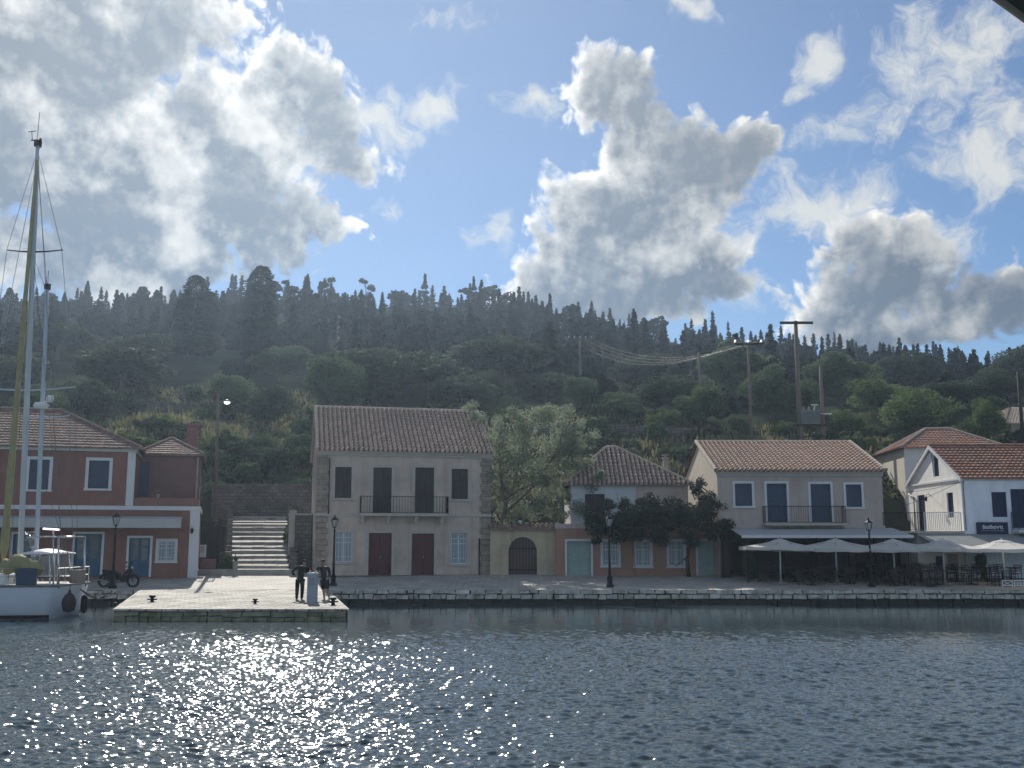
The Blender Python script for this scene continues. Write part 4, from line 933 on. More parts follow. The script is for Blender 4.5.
def terrace():
    o = at(884, 560, 57.05); o.z = GB; H = House('terrace_block', 'flat roofed terrace block with iron railings joining the grey house and the white house', 'terrace', o); r = H.root
    W = H.hit(964.5, 540)[0]; zt = H.hit(925, 531)[1]; D = 7; xw = H.hit(925, 560)[0]; xd = H.hit(905, 560)[0]
    w = MB(); w.box(xw - .35, W - .02, .02, 3, -.3, zt - .12); sub(r, 'wall', w, 'white_wall')
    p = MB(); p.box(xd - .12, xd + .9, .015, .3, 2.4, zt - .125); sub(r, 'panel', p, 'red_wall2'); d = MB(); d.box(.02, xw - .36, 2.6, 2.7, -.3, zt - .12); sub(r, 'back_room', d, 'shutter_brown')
    s = MB(); s.box(.02, W - .01, -.12, D, zt - .118, zt); sub(r, 'slab', s, 'trim_stone')
    xm = H.hit(924, 523)[0]; a = MB(); railing(a, (.05, -.06, zt), (xm - .05, -.06, zt), 1.0, 22, .014); sub(r, 'railing', a, 'iron')
    b = MB(); railing(b, (xm, -.06, zt), (W - .15, -.06, zt), 1.02, 20, .02); sub(r, 'railing', b, 'white_bar')
    for px0, py0, px1, py1, m in ((936, 556, 944, 566, 'navy'), (948, 554, 958, 570, 'mauve_wall'), (964.8, 560, 965, 561, 'navy')):
        if px1 - px0 < 1: continue
        x0, z0, x1, z1 = H.rect(px0, py0, px1, py1); f = MB(); f.box(x0, x1, -.03, .01, z0, z1); f.box(x0 + .06, x1 - .06, -.04, -.031, z0 + .06, z1 - .06); sub(r, 'notice_board', f, m)
terrace()

# ------------------------------------------------------------------ houses higher up behind
def rear_house(name, label, px_corner, Y, eave_py, apex, left_px, right_w, mats, D, axpy):
    o = at(px_corner, eave_py, Y); zb = tz(o.x, Y + 2) - 1.5; He = o.z - zb; o.z = zb; H = House(name, label, 'house', o); r = H.root
    ov = .35; hz = D / 2; ax, Hr = H.hit(apex[0], apex[1], hz)
    return H, r, He, Hr, ax, hz
def rear_red():
    o = at(904, 448, 74.0); zt = o.z; o.z = tz(o.x, 74) - 2; H = House('rear_cottage', 'cream and grey-blue cottage with red hipped roof behind and above the white gabled house', 'house', o, R(-6)); r = H.root
    He = H.hit(904, 448)[1]; D = H.hitx(877, 455)[0]; W = 6.5; w = MB(); w.box(0, W, 0, D, 0, He); sub(r, 'wall', w, 'greyblue_wall'); g = MB(); g.box(-.02, -.003, .02, D, 0, He - .02); sub(r, 'side_wall', g, 'cream_wall')
    hy = D * .42; ax, Hr = H.hit(925, 429.5, hy); bx = W - .6; ov = .35; z0 = He + .02; A, B, C, E = (-ov, -ov, z0), (W + ov, -ov, z0), (W + ov, D + ov, z0), (-ov, D + ov, z0); p, q = (ax, hy, Hr), (max(ax + .5, W - 2.2), hy, Hr)
    rf = MB()
    for e0, e1, r0, r1 in ((A, B, p, q), (B, C, q, q), (C, E, q, p), (E, A, p, p)): roof_slope(rf, e0, e1, r0, r1, amp=.03, step=.06, row=.38)
    ro = sub(r, 'roof', rf, 'tile_flat'); gg = MB(); up = Vector((0, 0, .05))
    for a, b in ((A, p), (B, q), (E, p), (p, q)): ridge_line(gg, Vector(a) + up, Vector(b) + up)
    sub(ro, 'ridge_tile', gg, 'tile_ridge')
rear_red()
def rear_right():
    o = at(1011, 425, 92.0); o.z = tz(o.x, 92) - 1; H = House('hillside_house', 'pale stone hillside house with low tiled gable at the edge of the wood, far right', 'house', o, R(8)); r = H.root
    He = H.hit(1012, 424.5)[1]; W = 8; D = 7; ops = [(H.rect(1016.5, 432, 1022, 448), 'shutter')]; w = MB(); wall_holes(w, W, He, [h for h, k in ops]); w.box(0, W, .2, D, 0, He - .01); w.quad((0, 0, 0), (0, .2, 0), (0, .2, He), (0, 0, He)); sub(r, 'wall', w, 'cream_wall'); opening(r, ops[0][0], 'shutter', 'green_paint', None)
    rf = MB(); Hr = He + 2.0; roof_slope(rf, (-.8, -.5, He), (W + .5, -.5, He), (2.5, D / 2, Hr), (W - 2, D / 2, Hr)); roof_slope(rf, (-.8, D + .5, He), (-.8, -.5, He), (2.5, D / 2, Hr), (2.5, D / 2, Hr)); roof_slope(rf, (W + .5, D + .5, He), (-.8, D + .5, He), (W - 2, D / 2, Hr), (2.5, D / 2, Hr)); roof_slope(rf, (W + .5, -.5, He), (W + .5, D + .5, He), (W - 2, D / 2, Hr), (W - 2, D / 2, Hr)); sub(r, 'roof', rf, 'tile_ridge')
rear_right()

# ------------------------------------------------------------------ stairway, retaining wall
def stairs():
    a, b = at(220, 569.5, 58.6), at(290, 569.5, 58.6); t = thing('stairway', 'broad flight of pale worn stone steps climbing between the terracotta and the stone house', 'stairway', (0, 0, 0))
    xa, xb = a.x, b.x; zb = a.z; top = at(240, 514, 72.0).z; n = 12
    p = MB(); p.box(xa - 1.6, xb + .4, 58.6, 60.6, -.3, zb); sub(t, 'landing', p, 'step_stone', bevel=.03)
    z = zb; y = 60.3; dz0 = (top - zb) / n; dy0 = (72.0 - 60.3) / n
    for i in range(n):
        dz, dy = dz0 * rnd.uniform(.85, 1.15), dy0 * rnd.uniform(.75, 1.25); rise = rnd.uniform(.35, .8)
        s = MB(); f = i / n; x0 = at(227 + 2 * f, 540, y).x; x1 = at(289 - 4 * f, 540, y).x
        k = 5; ys = [y + rnd.uniform(0, .06) for _ in range(k + 1)]
        for j in range(k):
            xa_, xb_ = x0 + (x1 - x0) * j / k, x0 + (x1 - x0) * (j + 1) / k - .004; zf, zk = z + dz * rise + rnd.uniform(-.015, .015), z + dz * .96
            s.add([(xa_, ys[j], z - .5), (xb_, ys[j + 1], z - .5), (xb_, ys[j + 1], zf), (xa_, ys[j], zf), (xa_, y + dy + .08, z - .5), (xb_, y + dy + .08, z - .5), (xb_, y + dy + .08, zk), (xa_, y + dy + .08, zk)], [(0, 1, 2, 3), (3, 2, 6, 7), (1, 5, 6, 2), (0, 3, 7, 4), (4, 7, 6, 5)])
        sub(t, 'step', s, 'step_stone', bevel=.025); z += dz; y += dy
    for px, wd, h0, h1, y1 in ((226, -.4, .8, .8, 73), (290, .45, .7, .7, 73)):
        lw = MB(); m = 10
        for i in range(m):
            ya, yb = 60.6 + (y1 - 60.6) * i / m, 60.6 + (y1 - 60.6) * (i + 1) / m; zz = zb + (top - zb) * (i + .5) / m + h0; q = 1 if px < 250 else -4 * (i / m) ; x0 = at(px + q, 540, ya).x
            lw.box(x0, x0 + wd, ya, yb - .005, -.3, zz)
        sub(t, 'side_wall', lw, 'old_stone', bevel=.02)
    c = at(311, 545, 62.5); x0 = at(288, 545, 62.5).x; zt = at(300, 513.5, 62.5).z; hw = MB(); hw.box(x0, c.x, 62.5, 63.0, .3, zt - .1); tw_ = thing('link_wall', 'plastered garden wall with pale coping between the steps and the stone house', 'wall', (x0, 62.5, .3)); hw.v = [(x - x0, y - 62.5, z - .3) for x, y, z in hw.v]; sub(tw_, 'wall', hw, 'old_stone'); cp = MB(); cp.box(-.06, c.x - x0, -.07, .57, zt - .397, zt - .29); sub(tw_, 'coping', cp, 'trim_stone')
    g = MB(); g.box(.02, .4, -.1, .4, 0, zt - .1); sub(tw_, 'end_pillar', g, 'trim_stone', bevel=.03)
stairs()
def walls():
    a, b = at(212, 487, 74.1), at(312, 488, 74.1); t = thing('retaining_wall', 'tall grey rubble retaining wall at the top of the stone steps', 'retaining wall', (a.x, 74.1, 2.6))
    mb = MB(); x = 0; w = b.x - a.x
    for z0 in np.arange(.0, a.z - 2.6 + .05, .3):
        x = -.3 * ((int(z0 * 10) // 3) % 2)
        while x < w:
            ww = rnd.uniform(.35, .75); jit_box(mb, max(x, 0) + .008, min(x + ww, w), rnd.uniform(-.05, .03), .5, z0 + .008, z0 + .29, .02); x += ww
    sub(t, 'wall', mb, 'old_stone'); c = MB(); c.box(0, w, .06, .6, -.5, a.z - 2.62); sub(t, 'joint_mortar', c, 'wet_stone')
    for pts, lab in ([(522, 431), (560, 430), (600, 429), (640, 431), (706, 434)], 'long low rubble terrace wall on the slope above the tiled roof with the chimney'), ([(108, 408), (150, 405), (190, 407), (232, 404)], 'low stone terrace wall across the dry grass slope above the terracotta house'):
        P = []
        for (x0, y0), (x1, y1) in zip(pts, pts[1:]):
            for i in range(8): P.append(hit_terrain(x0 + (x1 - x0) * i / 8, y0 + (y1 - y0) * i / 8 + 4))
        mb = MB(); o = P[0].copy()
        for p, q in zip(P, P[1:]):
            zz = (p.z + q.z) / 2; y = (p.y + q.y) / 2 - o.y
            for k in range(3): jit_box(mb, p.x - o.x + .02, q.x - o.x - .01, y + rnd.uniform(-.06, .04), y + .6, zz - o.z - .35 + k * .4, zz - o.z + .03 + k * .4, .05)
        tag(mb.build('terrace_wall', mt['old_stone'], loc=o), lab, 'wall')
walls()

# ------------------------------------------------------------------ vegetation
def leaf_cards(C, size, r, aspect=.6):
    n = len(C); a = r.normal(size=(n, 3)); a /= np.linalg.norm(a, axis=1, keepdims=True); b = r.normal(size=(n, 3)); b -= a * (a * b).sum(1, keepdims=True); b /= np.linalg.norm(b, axis=1, keepdims=True)
    s = (size * r.uniform(.6, 1.3, n))[:, None]; a = a * s; b = b * s * aspect
    return np.stack([C - a, C + b * .9 - a * .1, C + a, C - b * .9 + a * .1], 1).reshape(-1, 3)
def sph(n, r): v = r.normal(size=(n, 3)); return v / np.linalg.norm(v, axis=1, keepdims=True)
def broad_points(r, R_=4.0, H=8.0, lobes=26, per=560, flat=.8):
    P = []; zc = H * .56
    for i in range(lobes):
        d = sph(1, r)[0]; d[2] = d[2] * .9 + .1; k = r.uniform(.35, .78); c = np.array([d[0] * R_ * k, d[1] * R_ * k, zc + d[2] * H * .40 * k * 1.15]); lr = r.uniform(.26, .44) * R_
        m = int(per * r.uniform(.7, 1.3)); q = sph(m, r) * (lr * r.uniform(.45, 1.04, m) ** .5)[:, None]; q[:, 2] *= flat; P.append(c + q)
    return np.concatenate(P)
def cypress_points(r, R_=1.3, H=12.0, n=6500, blunt=.5):
    h = r.random(n); prof = np.minimum(1, (1 - h) ** blunt * 1.25) * np.minimum(1, .35 + h * 4); th = r.random(n) * 6.283
    wob = 1 + .22 * np.sin(th * 3 + h * 19) + .18 * np.sin(th * 5 - h * 33 + 1); rad = R_ * prof * wob * r.uniform(.55, 1.05, n) ** .5
    return np.stack([rad * np.cos(th), rad * np.sin(th), .4 + h * (H - .4)], 1)
def conifer_points(r, R_=2.2, H=9.0, n=1700, tiers=26):
    P = []
    for i in range(tiers):
        h = .14 + .86 * (i + r.uniform(-.3, .3)) / tiers; L = R_ * max(.03, (1 - h)) ** 1.05 * r.uniform(.35, 1.3); th = i * 2.4 + r.uniform(-.5, .5)
        for k in range(3):
            t2 = th + k * 2.1 + r.uniform(-.4, .4); Lk = L * r.uniform(.6, 1.1); m = max(4, int(n / tiers / 3 * (.3 + 1.2 * (1 - h)))); u = r.random(m) ** .7
            P.append(np.stack([np.cos(t2) * u * Lk, np.sin(t2) * u * Lk, h * H + u * Lk * .18 + r.normal(0, .08, m)], 1) + r.normal(0, .08, (m, 3)))
    hh = r.uniform(.74, 1.03, 46); sg = .42 * (1.04 - hh); P.append(np.stack([r.normal(0, 1, 46) * sg, r.normal(0, 1, 46) * sg, H * hh], 1)); return np.concatenate(P)
def trunk_mesh(mb, H, r0, r, lean=.0, limbs=5, spread=1.6):
    pts = [(0, 0, -1.2), (lean * .3, 0, H * .25), (lean * .7, .1, H * .5), (lean, 0, H * .8)]; mb.tube(pts, [r0 * 1.25, r0, r0 * .75, r0 * .3], 7)
    for i in range(limbs):
        th = i * 2.4 + r.uniform(-.4, .4); z = H * r.uniform(.25, .5); L = spread * r.uniform(.7, 1.2)
        mb.tube([(lean * z / H, 0, z), (math.cos(th) * L * .5, math.sin(th) * L * .5, z + L * .45), (math.cos(th) * L, math.sin(th) * L, z + L * .8)], [r0 * .5, r0 * .35, r0 * .12], 5)
def proto(kind, seed):
    """returns meshes (trunk, crown) of a unit tree: crown radius 1, height 1 after scaling by the caller"""
    r = np.random.default_rng(seed); rr = random.Random(seed); mb = MB()
    if kind == 'broad': H, Rr = 8., 4.; trunk_mesh(mb, H, .22, rr); P = broad_points(r); V = leaf_cards(P, .17, r); tm, cm = 'bark_pale', ('leaf_olive', 'leaf_dark')[seed % 2]
    elif kind == 'fresh': H, Rr = 8., 4.; trunk_mesh(mb, H, .2, rr); P = broad_points(r, lobes=26, per=300); V = leaf_cards(P, .17, r); tm, cm = 'bark_pale', 'leaf_fresh'
    elif kind == 'bush': H, Rr = 2.4, 1.6; trunk_mesh(mb, H, .06, rr, spread=.6); P = broad_points(r, 1.5, 2.2, 12, 240); P[:, 2] -= .35; V = leaf_cards(P, .12, r); tm, cm = 'bark', ('leaf_olive', 'leaf_fresh', 'leaf_dark')[seed % 3]
    elif kind == 'cypress': H, Rr = 12., 1.3; mb.tube([(0, 0, -1), (0, 0, 6), (0, 0, 11)], [.2, .13, .03], 6); P = cypress_points(r, blunt=(.28, .5, .7)[seed % 3]); V = leaf_cards(P, .19, r, .45); tm, cm = 'bark', 'leaf_cypress'
    elif kind == 'conifer': H, Rr = 9., 2.2; mb.tube([(0, 0, -1), (0, 0, 5), (.1, 0, 8.6)], [.17, .11, .03], 6); P = conifer_points(r, R_=(2.0, 1.5, 2.6)[seed % 3], tiers=(17, 14, 12)[seed % 3]); V = leaf_cards(P, .2, r, .45); tm, cm = 'bark', 'leaf_conifer'
    elif kind == 'pine': H, Rr = 9., 3.; mb.tube([(0, 0, -1), (.2, 0, 4), (0, .1, 8)], [.2, .15, .05], 6); r2 = r
    if kind == 'pine':
        P = []
        for i in range(9):
            th = i * 2.4; k = r.uniform(.3, .9); c = np.array([math.cos(th) * 2.2 * k, math.sin(th) * 2.2 * k, r.uniform(4.6, 8.6)]); q = sph(150, r) * (r.uniform(.5, 1.0) * r.random(150)[:, None] ** .4); q[:, 2] *= .6; P.append(c + q)
            mb.tube([(0, 0, c[2] - 1.4), tuple(c)], [.07, .03], 5)
        V = leaf_cards(np.concatenate(P), .26, r, .5); tm, cm = 'bark', 'leaf_conifer'
    t = mb.build('trunk', mt[tm]); c = np_quads('crown', V, mt[cm]); res = (t.data, c.data, H, Rr); bpy.data.objects.remove(t); bpy.data.objects.remove(c); return res
PROTO = {k: [proto(k, s) for s in seeds] for k, seeds in (('broad', (1, 2, 3, 4, 5)), ('fresh', (7, 8)), ('bush', (9, 10, 11, 12)), ('cypress', (12, 13, 14)), ('conifer', (15, 16, 17, 18, 19)), ('pine', (21, 22)))}
tr = random.Random(77)
def plant(kind, name, label, cat, base, radius, height, group=None, var=None):
    tm, cm, H, Rr = PROTO[kind][tr.randrange(len(PROTO[kind])) if var is None else var]
    o = thing(name, label, cat, base, tr.uniform(0, 6.28), group); o.scale = (radius / Rr, radius / Rr, height / H)
    for n, m in (('trunk', tm), ('crown', cm)):
        c = bpy.data.objects.new(n, m); col.objects.link(c); c.parent = o
    return o
def plant_px(kind, name, label, cat, px, ptop, rpx, Y, group=None, var=None):
    p = at(px, ptop, Y); b = tz(p.x, Y); rad = rpx * Y / 1015.0 * (1.12 if kind in ('broad', 'fresh') else 1)
    return plant(kind, name, label, cat, (p.x, Y, b - .2), rad, max(2.0, p.z - b + .2), group, var)

# large rounded trees on the slope: (px, top py, radius px, Y, label)
BIG = [
    (375, 338, 62, 108, 'broad', 'largest dome of dark foliage, directly above the stone house roof'),
    (335, 352, 36, 100, 'broad', 'rounded dark tree at the left end of the dome above the stone house roof'),
    (430, 348, 40, 112, 'broad', 'rounded dark tree at the right shoulder of the dome above the stone house roof'),
    (503, 335, 48, 122, 'broad', 'tall rounded grey-green tree behind the feathery tree'),
    (580, 375, 22, 100, 'broad', 'small round tree below the pole with white insulators'),
    (672, 372, 32, 98, 'broad', 'pale-edged bushy tree left of the thin grey pole'),
    (640, 352, 34, 130, 'broad', 'dark bushy tree behind the pale-edged tree, left of the thin grey pole'),
    (735, 340, 36, 120, 'broad', 'rounded tree directly behind the slim pole with three insulators'),
    (770, 365, 30, 104, 'broad', 'dark bushy tree between the slim pole and the T-topped pole'),
    (838, 352, 36, 118, 'broad', 'rounded green tree right of the transformer platform'),
    (135, 330, 38, 128, 'broad', 'large rounded olive-green tree on the slope right of the masts'),
    (125, 345, 48, 112, 'broad', 'wide grey-green tree low on the slope right of the masts'),
    (84, 378, 30, 98, 'broad', 'round tree just above the terracotta roof ridge'),
    (232, 372, 30, 106, 'broad', 'grey-green tree beside the tall street light'),
    (268, 384, 24, 98, 'broad', 'small rounded tree between the street light and the stone house'),
    (20, 352, 34, 112, 'broad', 'bushy tree behind the yacht masts'),
    (60, 322, 38, 140, 'broad', 'distant rounded tree below the cypress row behind the masts'),
    (190, 330, 34, 150, 'broad', 'broad dark tree under the twin tall cypresses'),
    (282, 345, 34, 130, 'broad', 'dark tree at the foot of the widest cypress'),
    (460, 372, 34, 104, 'broad', 'rounded tree above the right end of the stone house roof'),
    (880, 378, 32, 104, 'fresh', 'fresh green tree above the right end of the restaurant house roof'),
    (915, 388, 34, 94, 'fresh', 'bright green bushy tree just above the rear red-roofed cottage'),
    (950, 380, 34, 106, 'broad', 'spreading dark tree above the ridge of the white house'),
    (985, 398, 18, 88, 'fresh', 'loose pale green tree left of the hillside house'),
    (992, 368, 36, 118, 'broad', 'flat-topped spreading tree on the slope, behind the hillside house'),
    (850, 408, 20, 92, 'fresh', 'yellow-green bush tree beside the transformer pole'),
    (905, 350, 32, 140, 'broad', 'mid-green rounded tree high on the slope, above the rear red-roofed cottage'),
    (800, 380, 26, 100, 'broad', 'dark tree behind the transformer platform'),
    (700, 385, 24, 92, 'broad', 'dark bushy tree at the foot of the thin grey pole'),
    (612, 395, 26, 98, 'broad', 'low rounded tree above the terrace wall'),
    (545, 370, 30, 112, 'broad', 'dark tree between the feathery tree and the small round tree'),
    (1015, 345, 34, 140, 'broad', 'rounded dark tree high on the slope at the far right'),
    (40, 385, 26, 92, 'broad', 'low bushy tree directly behind the terracotta roof, between the masts'),
]
for px, top, rp, Y, k, lab in BIG: plant_px(k, 'broadleaf_tree', lab, 'tree', px, top, rp, Y, 'rounded trees on the slope')
CYP = [(88, 281, 6, 190, 2, 'thin pointed cypress on the skyline right of the masts'), (143, 287, 8, 180, 0, 'blunt dark cypress on the skyline, right of the thin pointed one'), (157, 290, 7, 182, 1, 'narrow cypress beside the blunt one on the skyline'),
       (174, 290, 6, 185, 1, 'slim cypress left of the twin tall cypresses'), (186, 294, 11, 150, 0, 'lower left one of the twin tall cypresses'), (197, 276, 13, 150, 0, 'taller right one of the twin tall cypresses'), (210, 292, 10, 152, 0, 'squat cypress against the right side of the twin tall cypresses'),
       (262, 267, 15, 148, 0, 'widest and tallest cypress breaking the skyline'), (251, 284, 10, 150, 1, 'narrow cypress touching the left side of the widest one'), (308, 274, 5, 188, 2, 'needle-thin cypress on the skyline right of the widest one'), (228, 290, 5, 190, 1, 'small thin cypress between the twin cypresses and the widest one'),
       (122, 293, 6, 190, 1, 'small cypress left of the blunt cypress'), (65, 292, 5, 192, 2, 'small pointed cypress just right of the second mast'), (10, 288, 8, 185, 1, 'dark cypress left of the tall mast on the skyline'), (880, 342, 5, 190, 2, 'thin cypress high in the wood, right of the T-topped pole'), (905, 345, 5, 185, 1, 'pointed cypress above the rear cottage, on the skyline')]
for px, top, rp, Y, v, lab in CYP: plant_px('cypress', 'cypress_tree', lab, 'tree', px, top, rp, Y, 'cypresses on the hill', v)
PINE = [(330, 276, 16, 195, 'pine', 'bushy open-topped pine on the skyline above the stone house roof, left end'), (366, 279, 14, 200, 'pine', 'umbrella-shaped pine on the skyline above the stone house'), (285, 282, 24, 185, 'pine', 'broad dark pine on the skyline next to the widest cypress'),
        (470, 288, 15, 205, 'pine', 'low wide pine on the skyline above the right end of the stone house roof'), (595, 310, 10, 210, 'conifer', 'spiky conifer standing clear on the skyline right of the pole with insulators'), (728, 322, 11, 205, 'conifer', 'ragged conifer on the skyline beside the slim pole'), (400, 290, 16, 205, 'pine', 'rounded pine crown on the skyline right of the umbrella pine'),
        (834, 332, 9, 205, 'conifer', 'spiky conifer on the skyline right of the T-topped pole'), (958, 347, 16, 200, 'conifer', 'largest dark conifer on the skyline above the white house')]
for px, top, rp, Y, k, lab in PINE: plant_px(k, 'pine_tree', lab, 'tree', px, top, rp, Y, 'pines standing out on the skyline')
# skyline row of conifers
def sky_top(px): return float(np.interp(px, [p for p, _ in SKYLINE], [q for _, q in SKYLINE]))
px = -30.0
while px < 1060:
    Y = tr.uniform(196, 224); h = tr.uniform(11, 25) if px < 480 else tr.uniform(9, 27)
    if tr.random() < .12: h += 6
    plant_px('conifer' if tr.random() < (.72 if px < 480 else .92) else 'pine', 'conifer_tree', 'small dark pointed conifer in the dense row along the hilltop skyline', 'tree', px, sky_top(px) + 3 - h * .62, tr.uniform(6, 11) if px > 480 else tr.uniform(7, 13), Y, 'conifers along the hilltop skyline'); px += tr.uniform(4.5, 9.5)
# bushes on the lower slope
n = 0
while n < 150:
    px, py = tr.uniform(-20, 1044), tr.uniform(395, 470); p = hit_terrain(px, py)
    if p is None or p.y > 118 or p.y < 75: continue
    if 205 < px < 320 and py > 478: continue
    if 115 < px < 300 and 402 < py < 445 and tr.random() < .72: continue
    s = tr.uniform(.8, 2.0); plant('bush', 'bush', 'low green bush in the scrub between the houses and the wood', 'bush', (p.x, p.y, p.z - .15), s, s * tr.uniform(1.0, 1.6), 'scrub bushes on the lower slope'); n += 1
for px, py, s in ((216, 488, 1.3), (224, 494, 1.0), (283, 492, 1.1), (300, 492, 1.4), (309, 490, 1.2), (216, 470, 1.7), (232, 484, 1.2), (250, 480, 1.4), (272, 470, 1.8), (296, 462, 2.2), (312, 470, 2.0), (285, 484, 1.2), (300, 440, 2.0), (262, 452, 1.6), (225, 452, 1.8), (242, 460, 1.5), (206, 462, 1.6)):
    p = hit_terrain(px, py); p = p if p is not None else at(px, py, 76)
    if py > 485: p = at(px, py, 74.9)
    plant('bush', 'bush', 'shrub in the overgrown slope above the retaining wall of the steps', 'bush', (p.x, max(p.y, 75.2), tz(p.x, max(p.y, 75.2)) - .2), s, s * 1.5, 'shrubs above the stone steps')

# far wood as one mass
def far_wood():
    r = np.random.default_rng(8); base = [leaf_cards(conifer_points(r, 2.4, 9, 520, 13), .42, r, .6) for _ in range(4)] + [leaf_cards(broad_points(r, 3.2, 7.5, 9, 40), .5, r, .75) for _ in range(3)]
    out = []
    for i in range(1350):
        y = r.uniform(96, 232); x = r.uniform(-.56, .56) * y * 1.12; k = r.integers(4, 7) if y < 128 else (r.integers(0, 7) if y < 165 else r.integers(0, 5)); s = r.uniform(.55, 1.0); a = r.random() * 6.28
        if y < 113 and -42 < x < -17: continue
        q = 512 + 1015 * x / y
        zt_ = tz(x, y) + 8.2 * s - CAMZ; cp_, sp_ = math.cos(PITCH), math.sin(PITCH); pt_ = 384 - FPX * (zt_ * cp_ - y * sp_) / (y * cp_ + zt_ * sp_)
        if any(abs(q - b[0]) < b[2] + 6 and y < b[3] + 3 and pt_ < b[1] + .9 * b[2] for b in BIG) or any(abs(q - p_) < 12 and y < Y_ for p_, Y_ in ((338, 146), (580, 124), (748, 90))): continue
        V = base[k] * np.array([s, s, s * r.uniform(.7, 1.0)]); V = np.stack([V[:, 0] * math.cos(a) - V[:, 1] * math.sin(a) + x, V[:, 0] * math.sin(a) + V[:, 1] * math.cos(a) + y, V[:, 2] + tz(x, y) - .6], 1); out.append(V)
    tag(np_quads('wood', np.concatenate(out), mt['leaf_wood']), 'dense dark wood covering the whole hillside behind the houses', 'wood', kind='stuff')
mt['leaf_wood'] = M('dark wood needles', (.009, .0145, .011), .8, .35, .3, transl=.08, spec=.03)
far_wood()
def scrub():
    r = np.random.default_rng(9); n = 42000; y = 74.6 + 44 * r.random(n) ** 1.3; x = r.uniform(-.56, .56, n) * y * 1.1; keep = (y < 97) | ((x > -46) & (x < -16)); x, y = x[keep], y[keep]; n = len(x); z = terrain(x, y); h = r.uniform(.18, .5, n) * (.6 + .8 * (np.sin(x * .4) * np.sin(y * .5 + 1) > -.2)); a = r.random(n) * 6.28; w = .05 + .10 * r.random(n); lx, ly = r.normal(0, .14, n), r.normal(0, .14, n)
    dx, dy = np.cos(a) * w, np.sin(a) * w
    V = np.stack([np.stack([x - dx, y - dy, z - .05], 1), np.stack([x + dx, y + dy, z - .05], 1), np.stack([x + lx + dx * .3, y + ly + dy * .3, z + h], 1), np.stack([x + lx - dx * .3, y + ly - dy * .3, z + h], 1)], 1)
    tag(np_quads('grass', V.reshape(-1, 3), mt['grass']), 'dry pale grass on the terraced lower slope', 'grass', kind='stuff')
scrub()

# big feathery tree beside the stone house
def limb_tree(name, label, base, limbs, clumps, leaf, leafmat, barkmat, per, seed, r0=.16):
    t = thing(name, label, 'tree', base); r = np.random.default_rng(seed); mb = MB(); b = Vector(base)
    for pts, rad in limbs: mb.tube([Vector(p) - b for p in pts], [rad * (1 - .8 * i / max(1, len(pts) - 1)) for i in range(len(pts))], 7)
    sub(t, 'trunk', mb, barkmat, smooth=True); P = []
    for c, rr_, sq in clumps:
        m = int(per * rr_ ** 2); q = sph(m, r) * (rr_ * r.random(m) ** .5)[:, None]; q[:, 2] *= sq; P.append(np.array(Vector(c) - b) + q)
    o = np_quads('crown', leaf_cards(np.concatenate(P), leaf, r, .5), mt[leafmat], t); return t
def feather_tree():
    Y = 60.5; b = at(492, 580, 59.4); b.z = pave_z(58.5) - .1; rr = random.Random(3); cl = []
    for px, py, rp in ((500, 440, 16), (520, 425, 15), (545, 415, 14), (560, 425, 14), (505, 465, 20), (530, 455, 22), (555, 450, 22), (575, 445, 16), (590, 440, 10), (510, 490, 20), (535, 482, 22), (560, 480, 20), (500, 510, 17), (525, 508, 18), (580, 470, 14), (570, 500, 14), (590, 490, 13), (497, 420, 9), (540, 408, 8), (485, 480, 11), (490, 500, 10), (470, 408, 8), (478, 420, 9), (600, 475, 9), (470, 492, 7), (548, 505, 12), (562, 515, 10), (585, 510, 9), (512, 412, 8), (566, 412, 8), (582, 424, 8)):
        for k in range(4): cl.append((at(px + rr.uniform(-.6, .6) * rp, py + rr.uniform(-.6, .6) * rp, Y + rr.uniform(-1.2, 1.6)), rp * .050 * rr.uniform(.6, 1.15), .75))
    A = lambda x, y, d=0: at(x, y, Y + d); f = at(497, 540, 59.6)
    limbs = [([b, at(497, 560, 59.5), f, A(503, 515), A(515, 480), A(525, 440)], .17), ([f, A(505, 505), A(500, 470), A(498, 425)], .1), ([A(503, 515), A(530, 490), A(555, 455), A(565, 425)], .1), ([A(510, 495), A(545, 478), A(585, 472)], .07), ([A(500, 520), A(485, 490), A(472, 412)], .06), ([at(497, 560, 59.5), at(488, 545, 59.7), A(490, 505)], .07)]
    limb_tree('feathery_tree', 'large loose feathery green tree leaning over the arched gate beside the stone house', b, limbs, cl, .085, 'leaf_feather', 'bark_pale', 560, 31)
feather_tree()
